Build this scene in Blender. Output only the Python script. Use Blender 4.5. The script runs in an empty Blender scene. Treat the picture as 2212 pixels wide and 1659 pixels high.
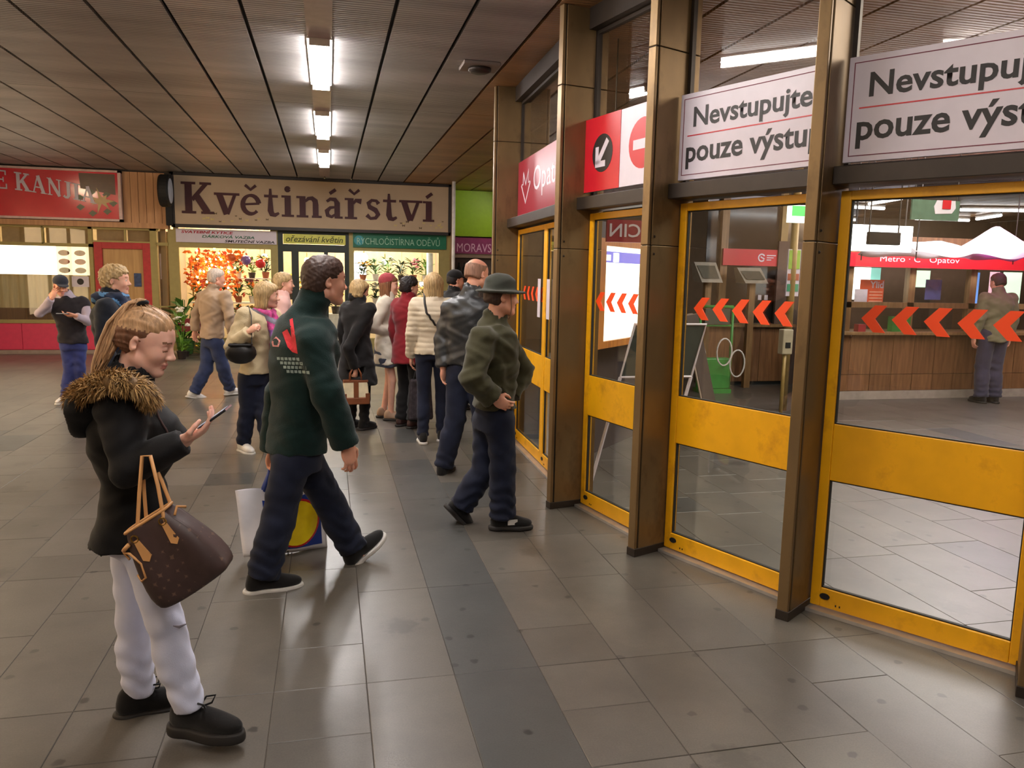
import bpy, bmesh, math, random
import numpy as np
from mathutils import Vector, Matrix
from mathutils.bvhtree import BVHTree

SC = bpy.context.scene
COL = SC.collection
random.seed(7)
RNG = np.random.default_rng(11)

# ------------------------------------------------------------------ camera
CAM_H = 1.70
FPX = 1689.1
ROT = Matrix(((0.973792, 0.012036, -0.22712),
              (-0.226527, 0.140652, -0.963796),
              (0.020345, 0.989986, 0.139692)))
_x = Vector((ROT[0][0], ROT[1][0], ROT[2][0])).normalized()
_y = Vector((ROT[0][1], ROT[1][1], ROT[2][1])); _y = (_y - _x * _y.dot(_x)).normalized()
_z = _x.cross(_y)
RM = Matrix((_x, _y, _z)).transposed()
cam_data = bpy.data.cameras.new('camera')
cam = bpy.data.objects.new('camera', cam_data)
COL.objects.link(cam)
cam.matrix_world = Matrix.Translation((0, 0, CAM_H)) @ RM.to_4x4()
cam_data.sensor_fit = 'HORIZONTAL'
cam_data.sensor_width = 36.0
cam_data.lens = 36.0 * FPX / 2212.0
cam_data.clip_start = 0.05
SC.camera = cam

# ------------------------------------------------------------------ world, exposure, large lights
world = bpy.data.worlds.new('world'); SC.world = world
world.use_nodes = True
world.node_tree.nodes['Background'].inputs[0].default_value = (1.0, 0.86, 0.72, 1)
world.node_tree.nodes['Background'].inputs[1].default_value = 0.10
SC.view_settings.view_transform = 'Standard'
SC.view_settings.look = 'None'
SC.view_settings.gamma = 1.0
SC.view_settings.use_curve_mapping = False
SC.view_settings.exposure = 0.45
LAMP_HALL = 70.0        # emission of the hall's ceiling lamps
LAMP_IN = 11.0          # tubes in the vestibule
LAMP_SHOP = 1.0         # factor on the shop lamps

def area_light(name, loc, rot, sx, sy, power, color):
    l = bpy.data.lights.new(name, 'AREA'); l.shape = 'RECTANGLE'
    l.size = sx; l.size_y = sy; l.energy = power; l.color = color
    o = bpy.data.objects.new(name, l); COL.objects.link(o)
    o.location = loc; o.rotation_euler = rot
    return o

DEG = math.pi / 180
# kebab shop and flower shop ceiling lamps
area_light('snack_bar_lamp', (-5.6, 17.6, 3.0), (0, 0, 0), 3.0, 0.6, 90 * LAMP_SHOP, (1.0, 0.78, 0.5))
area_light('flower_shop_lamp', (-2.0, 17.9, 3.2), (0, 0, 0), 1.6, 1.0, 170 * LAMP_SHOP, (1.0, 0.8, 0.55))
area_light('flower_shop_lamp', (0.9, 17.9, 3.2), (0, 0, 0), 2.2, 1.0, 190 * LAMP_SHOP, (1.0, 0.92, 0.78))
# vestibule lighting
area_light('vestibule_lamp', (5.0, 4.5, 3.38), (0, 0, 0), 3.0, 3.0, 150, (1.0, 0.9, 0.78))
area_light('vestibule_lamp', (8.6, 7.6, 3.38), (0, 0, 0), 4.0, 3.0, 190, (1.0, 0.86, 0.86))

# ------------------------------------------------------------------ pixel -> place (frame 2212 x 1659)
def ray(px, py):
    return RM @ Vector((px - 1106.0, -(py - 829.5), -FPX))
def at(px, py, y):
    d = ray(px, py); t = y / d.y
    return Vector((d.x * t, y, CAM_H + d.z * t))
def atz(px, py, z):
    d = ray(px, py); t = (z - CAM_H) / d.z
    return Vector((d.x * t, d.y * t, z))

# ------------------------------------------------------------------ object helpers
def link(o, parent=None):
    COL.objects.link(o)
    if parent is not None:
        o.parent = parent
    return o
def tag(o, label=None, cat=None, group=None, kind=None):
    if label: o['label'] = label
    if cat: o['category'] = cat
    if group: o['group'] = group
    if kind: o['kind'] = kind
    return o
def empty(name, loc=(0, 0, 0), rz=0.0):
    o = bpy.data.objects.new(name, None); COL.objects.link(o)
    o.location = loc; o.rotation_euler = (0, 0, rz); o.empty_display_size = 0.1
    return o
def mesh_np(name, V, F, mats, parent=None, smooth=True, midx=None):
    """V (n,3) array, F (m,3|4) int array -> one mesh object (coordinates in the parent's space)."""
    V = np.asarray(V, dtype=np.float32); F = np.asarray(F, dtype=np.int32)
    me = bpy.data.meshes.new(name)
    k = F.shape[1]
    me.vertices.add(len(V)); me.vertices.foreach_set('co', V.ravel())
    me.loops.add(F.size); me.loops.foreach_set('vertex_index', F.ravel())
    me.polygons.add(len(F))
    me.polygons.foreach_set('loop_start', np.arange(0, F.size, k, dtype=np.int32))
    if smooth:
        me.polygons.foreach_set('use_smooth', np.ones(len(F), dtype=bool))
    if midx is not None:
        me.polygons.foreach_set('material_index', np.asarray(midx, dtype=np.int32))
    me.update(calc_edges=True)
    for m in (mats if isinstance(mats, (list, tuple)) else [mats]):
        me.materials.append(m)
    o = bpy.data.objects.new(name, me)
    return link(o, parent)
class MB:
    """collects simple shapes; build() links them as one mesh object"""
    def __init__(s): s.v = []; s.f = []
    def add(s, vs, fs):
        n = len(s.v); s.v += [tuple(v) for v in vs]; s.f += [tuple(i + n for i in f) for f in fs]; return s
    def box(s, x0, x1, y0, y1, z0, z1):
        return s.add([(x0, y0, z0), (x1, y0, z0), (x1, y1, z0), (x0, y1, z0), (x0, y0, z1), (x1, y0, z1), (x1, y1, z1), (x0, y1, z1)],
                     [(3, 2, 1, 0), (4, 5, 6, 7), (0, 1, 5, 4), (1, 2, 6, 5), (2, 3, 7, 6), (3, 0, 4, 7)])
    def tube(s, pts, r, n=8, closed=False, flat=1.0, cap=True):
        pts = [Vector(p) for p in pts]; m = len(pts)
        rs = r if isinstance(r, (list, tuple)) else [r] * m
        up = Vector((0, 0, 1)); rings = []; prev = None
        for i, p in enumerate(pts):
            a = pts[(i - 1) % m] if (closed or i > 0) else p
            b = pts[(i + 1) % m] if (closed or i < m - 1) else p
            t = (b - a).normalized() if (b - a).length > 1e-9 else Vector((0, 0, 1))
            if prev is None:
                u = t.cross(up) if abs(t.dot(up)) < 0.95 else t.cross(Vector((1, 0, 0)))
            else:
                u = prev - t * prev.dot(t)
            u.normalize(); w = t.cross(u); prev = u
            rings.append([p + (u * math.cos(2 * math.pi * j / n) * flat + w * math.sin(2 * math.pi * j / n)) * rs[i] for j in range(n)])
        vs = [v for rg in rings for v in rg]; fs = []
        for i in range(m if closed else m - 1):
            k = (i + 1) % m
            for j in range(n):
                fs.append((i * n + j, i * n + (j + 1) % n, k * n + (j + 1) % n, k * n + j))
        if cap and not closed:
            fs.append(tuple(range(n - 1, -1, -1))); fs.append(tuple((m - 1) * n + j for j in range(n)))
        return s.add(vs, fs)
    def lathe(s, prof, n=20, c=(0, 0, 0), cap=True):
        vs = []; fs = []
        for (r, z) in prof:
            for j in range(n):
                a = 2 * math.pi * j / n
                vs.append((c[0] + r * math.cos(a), c[1] + r * math.sin(a), c[2] + z))
        for i in range(len(prof) - 1):
            for j in range(n):
                fs.append((i * n + j, i * n + (j + 1) % n, (i + 1) * n + (j + 1) % n, (i + 1) * n + j))
        if cap:
            fs.append(tuple(range(n - 1, -1, -1))); fs.append(tuple((len(prof) - 1) * n + j for j in range(n)))
        return s.add(vs, fs)
    def prism(s, poly, M, d):
        """2D polygon (list of (u,v)), extruded by d along the frame's third axis; M maps (u,v,w) to 3D"""
        n = len(poly)
        area = sum(poly[i][0] * poly[(i + 1) % n][1] - poly[(i + 1) % n][0] * poly[i][1] for i in range(n))
        if area < 0: poly = poly[::-1]
        vs = [M @ Vector((u, v, 0)) for u, v in poly] + [M @ Vector((u, v, d)) for u, v in poly]
        fs = [tuple(range(n - 1, -1, -1)), tuple(range(n, 2 * n))] + [(i, (i + 1) % n, n + (i + 1) % n, n + i) for i in range(n)]
        return s.add(vs, fs)
    def blob(s, c, r, n=6, m=4, sq=(1, 1, 1)):
        vs = [(c[0], c[1], c[2] - r * sq[2])]; fs = []
        for i in range(1, m):
            a = math.pi * i / m
            for j in range(n):
                b = 2 * math.pi * (j + 0.5 * (i % 2)) / n
                vs.append((c[0] + r * sq[0] * math.sin(a) * math.cos(b), c[1] + r * sq[1] * math.sin(a) * math.sin(b), c[2] - r * sq[2] * math.cos(a)))
        vs.append((c[0], c[1], c[2] + r * sq[2])); L = len(vs) - 1
        for j in range(n):
            fs.append((0, 1 + (j + 1) % n, 1 + j)); fs.append((L, 1 + (m - 2) * n + j, 1 + (m - 2) * n + (j + 1) % n))
        for i in range(m - 2):
            for j in range(n):
                fs.append((1 + i * n + j, 1 + i * n + (j + 1) % n, 1 + (i + 1) * n + (j + 1) % n, 1 + (i + 1) * n + j))
        return s.add(vs, fs)
    def build(s, name, mat, parent=None, smooth=False, bevel=0.0):
        me = bpy.data.meshes.new(name); me.from_pydata([tuple(v) for v in s.v], [], s.f); me.update()
        for m in (mat if isinstance(mat, (list, tuple)) else [mat]): me.materials.append(m)
        if smooth:
            me.polygons.foreach_set('use_smooth', np.ones(len(me.polygons), dtype=bool))
        o = bpy.data.objects.new(name, me); link(o, parent)
        if bevel:
            b = o.modifiers.new('bevel', 'BEVEL'); b.width = bevel; b.segments = 2; b.limit_method = 'ANGLE'
        return o
def box_obj(name, mat, x0, x1, y0, y1, z0, z1, parent=None, bevel=0.0):
    return MB().box(x0, x1, y0, y1, z0, z1).build(name, mat, parent, bevel=bevel)
def struct(o): o['kind'] = 'structure'; return o
def copy_tree(o, parent=None):
    c = o.copy(); COL.objects.link(c)
    if parent is not None: c.parent = parent
    for ch in o.children: copy_tree(ch, c)
    return c

# ------------------------------------------------------------------ materials
MATS = {}
def _nodes(name):
    m = bpy.data.materials.new(name); m.use_nodes = True
    nt = m.node_tree; b = nt.nodes['Principled BSDF']
    return m, nt, b
def mat(name, color, rough=0.6, metal=0.0, var=0.12, scale=12.0, bump=0.0, bscale=60.0, spec=0.5, sheen=0.0, stretch=(1, 1, 1), emit=None, estr=0.0, obj_var=0.0, detail=4.0, dirt=None, dirt_scale=2.0, dirt_amt=0.5, sss=0.0, coat=0.0, coords='Object'):
    """plain procedural surface: colour with noise variation, optional fine relief, wear"""
    if name in MATS: return MATS[name]
    m, nt, b = _nodes(name); N = nt.nodes; L = nt.links
    tc = N.new('ShaderNodeTexCoord'); mp = N.new('ShaderNodeMapping'); mp.inputs['Scale'].default_value = stretch
    L.new(tc.outputs[coords], mp.inputs['Vector'])
    nz = N.new('ShaderNodeTexNoise'); nz.inputs['Scale'].default_value = scale; nz.inputs['Detail'].default_value = detail
    L.new(mp.outputs[0], nz.inputs['Vector'])
    rp = N.new('ShaderNodeValToRGB')
    c = Vector(color[:3])
    lo = c * (1 - var); hi = c * (1 + var)
    rp.color_ramp.elements[0].position = 0.3; rp.color_ramp.elements[1].position = 0.7
    rp.color_ramp.elements[0].color = (*lo, 1); rp.color_ramp.elements[1].color = (*[min(1, x) for x in hi], 1)
    L.new(nz.outputs['Fac'], rp.inputs[0])
    out = rp.outputs[0]
    if dirt is not None:
        n2 = N.new('ShaderNodeTexNoise'); n2.inputs['Scale'].default_value = dirt_scale; n2.inputs['Detail'].default_value = 6.0
        n2.inputs['Roughness'].default_value = 0.65
        L.new(mp.outputs[0], n2.inputs['Vector'])
        r2 = N.new('ShaderNodeValToRGB'); r2.color_ramp.elements[0].position = 0.52; r2.color_ramp.elements[1].position = 0.72
        r2.color_ramp.elements[0].color = (0, 0, 0, 1); r2.color_ramp.elements[1].color = (dirt_amt, dirt_amt, dirt_amt, 1)
        L.new(n2.outputs['Fac'], r2.inputs[0])
        mx = N.new('ShaderNodeMix'); mx.data_type = 'RGBA'
        L.new(r2.outputs[0], mx.inputs['Factor']); L.new(out, mx.inputs['A']); mx.inputs['B'].default_value = (*dirt, 1)
        out = mx.outputs['Result']
    if obj_var:
        oi = N.new('ShaderNodeObjectInfo'); hs = N.new('ShaderNodeHueSaturation')
        mr = N.new('ShaderNodeMapRange'); mr.inputs['To Min'].default_value = 1 - obj_var; mr.inputs['To Max'].default_value = 1 + obj_var
        L.new(oi.outputs['Random'], mr.inputs['Value']); L.new(mr.outputs[0], hs.inputs['Value']); L.new(out, hs.inputs['Color']); out = hs.outputs[0]
    L.new(out, b.inputs['Base Color'])
    b.inputs['Roughness'].default_value = rough; b.inputs['Metallic'].default_value = metal
    b.inputs['Specular IOR Level'].default_value = spec
    if sheen: b.inputs['Sheen Weight'].default_value = sheen; b.inputs['Sheen Roughness'].default_value = 0.5
    if sss:
        b.inputs['Subsurface Weight'].default_value = sss; b.inputs['Subsurface Radius'].default_value = (0.012, 0.005, 0.003)
        b.inputs['Subsurface Scale'].default_value = 1.0
    if coat: b.inputs['Coat Weight'].default_value = coat; b.inputs['Coat Roughness'].default_value = 0.1
    if bump:
        n3 = N.new('ShaderNodeTexNoise'); n3.inputs['Scale'].default_value = bscale; n3.inputs['Detail'].default_value = 5.0
        L.new(mp.outputs[0], n3.inputs['Vector'])
        bp = N.new('ShaderNodeBump'); bp.inputs['Strength'].default_value = bump; bp.inputs['Distance'].default_value = 0.01
        L.new(n3.outputs['Fac'], bp.inputs['Height']); L.new(bp.outputs[0], b.inputs['Normal'])
    if emit is not None:
        b.inputs['Emission Color'].default_value = (*emit, 1); b.inputs['Emission Strength'].default_value = estr
    MATS[name] = m
    return m
def glass_mat(name, tint=(0.93, 0.96, 0.94), refl=0.06):
    if name in MATS: return MATS[name]
    m = bpy.data.materials.new(name); m.use_nodes = True; nt = m.node_tree; N = nt.nodes; L = nt.links
    for n in list(N): N.remove(n)
    out = N.new('ShaderNodeOutputMaterial'); mx = N.new('ShaderNodeMixShader')
    tr = N.new('ShaderNodeBsdfTransparent'); tr.inputs[0].default_value = (*tint, 1)
    gl = N.new('ShaderNodeBsdfGlossy'); gl.inputs['Roughness'].default_value = 0.02; gl.inputs['Color'].default_value = (1, 1, 1, 1)
    fr = N.new('ShaderNodeFresnel'); ge = N.new('ShaderNodeNewGeometry'); io = N.new('ShaderNodeMath'); io.operation = 'MULTIPLY_ADD'
    io.inputs[1].default_value = 1 / 1.5 - 1.5; io.inputs[2].default_value = 1.5      # same index from either side of the thin pane
    L.new(ge.outputs['Backfacing'], io.inputs[0]); L.new(io.outputs[0], fr.inputs['IOR'])
    ma = N.new('ShaderNodeMath'); ma.operation = 'MULTIPLY_ADD'; ma.inputs[1].default_value = 1.4; ma.inputs[2].default_value = refl - 0.05
    L.new(fr.outputs[0], ma.inputs[0]); L.new(ma.outputs[0], mx.inputs[0]); L.new(tr.outputs[0], mx.inputs[1]); L.new(gl.outputs[0], mx.inputs[2])
    L.new(mx.outputs[0], out.inputs[0])
    MATS[name] = m
    return m
def emis(name, color, strength):
    return mat(name, color, rough=0.5, var=0.02, emit=color, estr=strength)
def srgb(r, g, b):
    f = lambda c: ((c / 255 + 0.055) / 1.055) ** 2.4 if c > 10 else c / 255 / 12.92
    return (f(r), f(g), f(b))
def wood_mat(name, color, dark, scale=3.0, stretch=(8, 8, 0.7), rough=0.45, obj_var=0.12, bump=0.05):
    if name in MATS: return MATS[name]
    m, nt, b = _nodes(name); N = nt.nodes; L = nt.links
    tc = N.new('ShaderNodeTexCoord'); mp = N.new('ShaderNodeMapping'); mp.inputs['Scale'].default_value = stretch
    L.new(tc.outputs['Object'], mp.inputs['Vector'])
    nz = N.new('ShaderNodeTexNoise'); nz.inputs['Scale'].default_value = scale; nz.inputs['Detail'].default_value = 7; nz.inputs['Distortion'].default_value = 0.6
    L.new(mp.outputs[0], nz.inputs['Vector'])
    rp = N.new('ShaderNodeValToRGB'); rp.color_ramp.elements[0].position = 0.32; rp.color_ramp.elements[1].position = 0.68
    rp.color_ramp.elements[0].color = (*dark, 1); rp.color_ramp.elements[1].color = (*color, 1)
    L.new(nz.outputs['Fac'], rp.inputs[0])
    oi = N.new('ShaderNodeObjectInfo'); hs = N.new('ShaderNodeHueSaturation'); mr = N.new('ShaderNodeMapRange')
    mr.inputs['To Min'].default_value = 1 - obj_var; mr.inputs['To Max'].default_value = 1 + obj_var
    L.new(oi.outputs['Random'], mr.inputs['Value']); L.new(mr.outputs[0], hs.inputs['Value']); L.new(rp.outputs[0], hs.inputs['Color'])
    L.new(hs.outputs[0], b.inputs['Base Color']); b.inputs['Roughness'].default_value = rough
    bp = N.new('ShaderNodeBump'); bp.inputs['Strength'].default_value = bump; bp.inputs['Distance'].default_value = 0.01
    L.new(nz.outputs['Fac'], bp.inputs['Height']); L.new(bp.outputs[0], b.inputs['Normal'])
    MATS[name] = m
    return m
def floor_mat(name, color, per_island=False, var=0.16, rough=0.27):
    """worn grey stone slab: grain, blotches, chewing-gum spots, polish that varies"""
    if name in MATS: return MATS[name]
    m, nt, b = _nodes(name); N = nt.nodes; L = nt.links
    tc = N.new('ShaderNodeNewGeometry')
    P = tc.outputs['Position']
    def noise(scale, detail, rough_=0.6):
        n = N.new('ShaderNodeTexNoise'); n.inputs['Scale'].default_value = scale; n.inputs['Detail'].default_value = detail; n.inputs['Roughness'].default_value = rough_
        L.new(P, n.inputs['Vector']); return n.outputs['Fac']
    def ramp(src, p0, c0, p1, c1):
        r = N.new('ShaderNodeValToRGB'); r.color_ramp.elements[0].position = p0; r.color_ramp.elements[1].position = p1
        r.color_ramp.elements[0].color = (*c0, 1); r.color_ramp.elements[1].color = (*c1, 1); L.new(src, r.inputs[0]); return r.outputs[0]
    def mix(f, a, bb, mode='MIX'):
        x = N.new('ShaderNodeMix'); x.data_type = 'RGBA'; x.blend_type = mode
        if isinstance(f, float): x.inputs['Factor'].default_value = f
        else: L.new(f, x.inputs['Factor'])
        L.new(a, x.inputs['A'])
        if isinstance(bb, tuple): x.inputs['B'].default_value = (*bb, 1)
        else: L.new(bb, x.inputs['B'])
        return x.outputs['Result']
    c = Vector(color)
    base = ramp(noise(3.0, 6), 0.3, c * 0.86, 0.72, c * 1.12)
    fine = ramp(noise(140.0, 3), 0.35, (0.8, 0.8, 0.8), 0.65, (1.12, 1.1, 1.08))
    col = mix(0.7, base, fine, 'MULTIPLY')
    hs = N.new('ShaderNodeHueSaturation'); mr = N.new('ShaderNodeMapRange')
    mr.inputs['To Min'].default_value = 1 - var; mr.inputs['To Max'].default_value = 1 + var
    if per_island: L.new(tc.outputs['Random Per Island'], mr.inputs['Value'])
    else:
        oi = N.new('ShaderNodeObjectInfo'); L.new(oi.outputs['Random'], mr.inputs['Value'])
    L.new(mr.outputs[0], hs.inputs['Value']); L.new(col, hs.inputs['Color']); col = hs.outputs[0]
    # chewing-gum spots
    vo = N.new('ShaderNodeTexVoronoi'); vo.voronoi_dimensions = '2D'; vo.inputs['Scale'].default_value = 3.4; vo.inputs['Randomness'].default_value = 1.0
    wv = N.new('ShaderNodeVectorMath'); wv.operation = 'ADD'
    nn = N.new('ShaderNodeTexNoise'); nn.inputs['Scale'].default_value = 30; L.new(P, nn.inputs['Vector'])
    sc = N.new('ShaderNodeVectorMath'); sc.operation = 'SCALE'; sc.inputs['Scale'].default_value = 0.03; L.new(nn.outputs['Color'], sc.inputs[0])
    L.new(P, wv.inputs[0]); L.new(sc.outputs[0], wv.inputs[1]); L.new(wv.outputs[0], vo.inputs['Vector'])
    spot = ramp(vo.outputs['Distance'], 0.05, (1, 1, 1), 0.075, (0, 0, 0))
    sel = ramp(vo.outputs['Color'], 0.42, (0, 0, 0), 0.5, (0.8, 0.8, 0.8))
    sp = mix(1.0, spot, sel, 'MULTIPLY')
    col = mix(sp, col, tuple(c * 0.28))
    v2 = N.new('ShaderNodeTexVoronoi'); v2.voronoi_dimensions = '2D'; v2.inputs['Scale'].default_value = 1.05
    s2 = N.new('ShaderNodeVectorMath'); s2.operation = 'SCALE'; s2.inputs['Scale'].default_value = 0.16; L.new(nn.outputs['Color'], s2.inputs[0])
    w2 = N.new('ShaderNodeVectorMath'); w2.operation = 'ADD'; L.new(P, w2.inputs[0]); L.new(s2.outputs[0], w2.inputs[1]); L.new(w2.outputs[0], v2.inputs['Vector'])
    stain = mix(1.0, ramp(v2.outputs['Distance'], 0.05, (1, 1, 1), 0.11, (0, 0, 0)), ramp(v2.outputs['Color'], 0.45, (0, 0, 0), 0.5, (0.6, 0.6, 0.6)), 'MULTIPLY')
    col = mix(stain, col, tuple(c * 0.4))
    big = ramp(noise(1.1, 5, 0.7), 0.48, (0, 0, 0), 0.72, (0.6, 0.6, 0.6))
    col = mix(big, col, tuple(c * 0.55))
    L.new(col, b.inputs['Base Color'])
    rr = N.new('ShaderNodeMapRange'); rr.inputs['To Min'].default_value = rough + 0.018; rr.inputs['To Max'].default_value = rough + 0.13
    L.new(noise(2.2, 5), rr.inputs['Value']); L.new(rr.outputs[0], b.inputs['Roughness'])
    b.inputs['Specular IOR Level'].default_value = 0.65
    bp = N.new('ShaderNodeBump'); bp.inputs['Strength'].default_value = 0.08; bp.inputs['Distance'].default_value = 0.006
    L.new(noise(24.0, 6), bp.inputs['Height']); L.new(bp.outputs[0], b.inputs['Normal'])
    MATS[name] = m
    return m
def ceil_mat(name, color, rough=0.42):
    """painted sheet metal with fine cross ribs"""
    if name in MATS: return MATS[name]
    m, nt, b = _nodes(name); N = nt.nodes; L = nt.links
    ge = N.new('ShaderNodeNewGeometry')
    wv = N.new('ShaderNodeTexWave'); wv.wave_type = 'BANDS'; wv.bands_direction = 'Y'; wv.inputs['Scale'].default_value = 7.0
    wv.inputs['Distortion'].default_value = 0.6; wv.inputs['Detail'].default_value = 2
    L.new(ge.outputs['Position'], wv.inputs['Vector'])
    n = N.new('ShaderNodeTexNoise'); n.inputs['Scale'].default_value = 1.0; n.inputs['Detail'].default_value = 4
    mp = N.new('ShaderNodeMapping'); mp.inputs['Scale'].default_value = (0.5, 3.0, 1)
    L.new(ge.outputs['Position'], mp.inputs['Vector']); L.new(mp.outputs[0], n.inputs['Vector'])
    rp = N.new('ShaderNodeValToRGB'); c = Vector(color)
    rp.color_ramp.elements[0].position = 0.33; rp.color_ramp.elements[1].position = 0.66
    rp.color_ramp.elements[0].color = (*(c * 0.72), 1); rp.color_ramp.elements[1].color = (*(c * 1.2), 1)
    L.new(n.outputs['Fac'], rp.inputs[0])
    oi = N.new('ShaderNodeObjectInfo'); hs = N.new('ShaderNodeHueSaturation'); mr = N.new('ShaderNodeMapRange')
    mr.inputs['To Min'].default_value = 0.9; mr.inputs['To Max'].default_value = 1.1
    L.new(oi.outputs['Random'], mr.inputs['Value']); L.new(mr.outputs[0], hs.inputs['Value']); L.new(rp.outputs[0], hs.inputs['Color'])
    L.new(hs.outputs[0], b.inputs['Base Color'])
    b.inputs['Roughness'].default_value = rough; b.inputs['Metallic'].default_value = 0.0; b.inputs['Specular IOR Level'].default_value = 0.6
    bp = N.new('ShaderNodeBump'); bp.inputs['Strength'].default_value = 0.35; bp.inputs['Distance'].default_value = 0.012
    L.new(wv.outputs['Fac'], bp.inputs['Height']); L.new(bp.outputs[0], b.inputs['Normal'])
    MATS[name] = m
    return m

# ------------------------------------------------------------------ lettering
def text_mesh(txt, bold=0.0, shear=0.0):
    cu = bpy.data.curves.new('t', 'FONT'); cu.body = txt; cu.resolution_u = 3; cu.offset = bold; cu.shear = shear
    o = bpy.data.objects.new('t', cu); COL.objects.link(o)
    dg = bpy.context.evaluated_depsgraph_get(); dg.update()
    me = bpy.data.meshes.new_from_object(o.evaluated_get(dg), depsgraph=dg)
    bpy.data.objects.remove(o); bpy.data.curves.remove(cu)
    return me
def lettering(txt, M, u0, u1, v0, v1, material, parent, bold=0.012, name='lettering', mirror=False, shear=0.0, keep_aspect=False, box=None):
    """flat lettering fitted to the box u0..u1, v0..v1 of frame M (a 4x4); sits slightly proud"""
    me = text_mesh(txt, bold, shear)
    V = np.array([v.co[:] for v in me.vertices])
    lo, hi = V.min(0), V.max(0)
    if box: lo, hi = np.array([lo[0], box[0], 0]), np.array([hi[0], box[1], 0])
    su = (u1 - u0) / (hi[0] - lo[0]); sv = (v1 - v0) / (hi[1] - lo[1])
    for v in me.vertices:
        u = (v.co.x - lo[0]) * su; w = (v.co.y - lo[1]) * sv
        if mirror: u = (u1 - u0) - u
        v.co = M @ Vector((u0 + u, v0 + w, 0.0))
    if mirror: me.flip_normals()
    me.materials.append(material); me.name = name
    o = bpy.data.objects.new(name, me)
    return link(o, parent)
def stroke_polys(pts, w):
    """polyline of width w (number or one per point) as quads"""
    n = len(pts); ws = w if isinstance(w, (list, tuple)) else [w] * n
    L = []; R_ = []
    for i in range(n):
        a = Vector(pts[max(i - 1, 0)]); b = Vector(pts[min(i + 1, n - 1)]); t = (b - a).normalized(); nn = Vector((-t.y, t.x))
        p = Vector(pts[i]); L.append(p + nn * ws[i] / 2); R_.append(p - nn * ws[i] / 2)
    return [[L[i], R_[i], R_[i + 1], L[i + 1]] for i in range(n - 1)]
def arc(cx, cy, rx, ry, a0, a1, n=12):
    return [(cx + rx * math.cos((a0 + (a1 - a0) * i / n) * DEG), cy + ry * math.sin((a0 + (a1 - a0) * i / n) * DEG)) for i in range(n + 1)]
def bx_poly(x0, x1, y0, y1): return [[Vector((x0, y0)), Vector((x1, y0)), Vector((x1, y1)), Vector((x0, y1))]]
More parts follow.
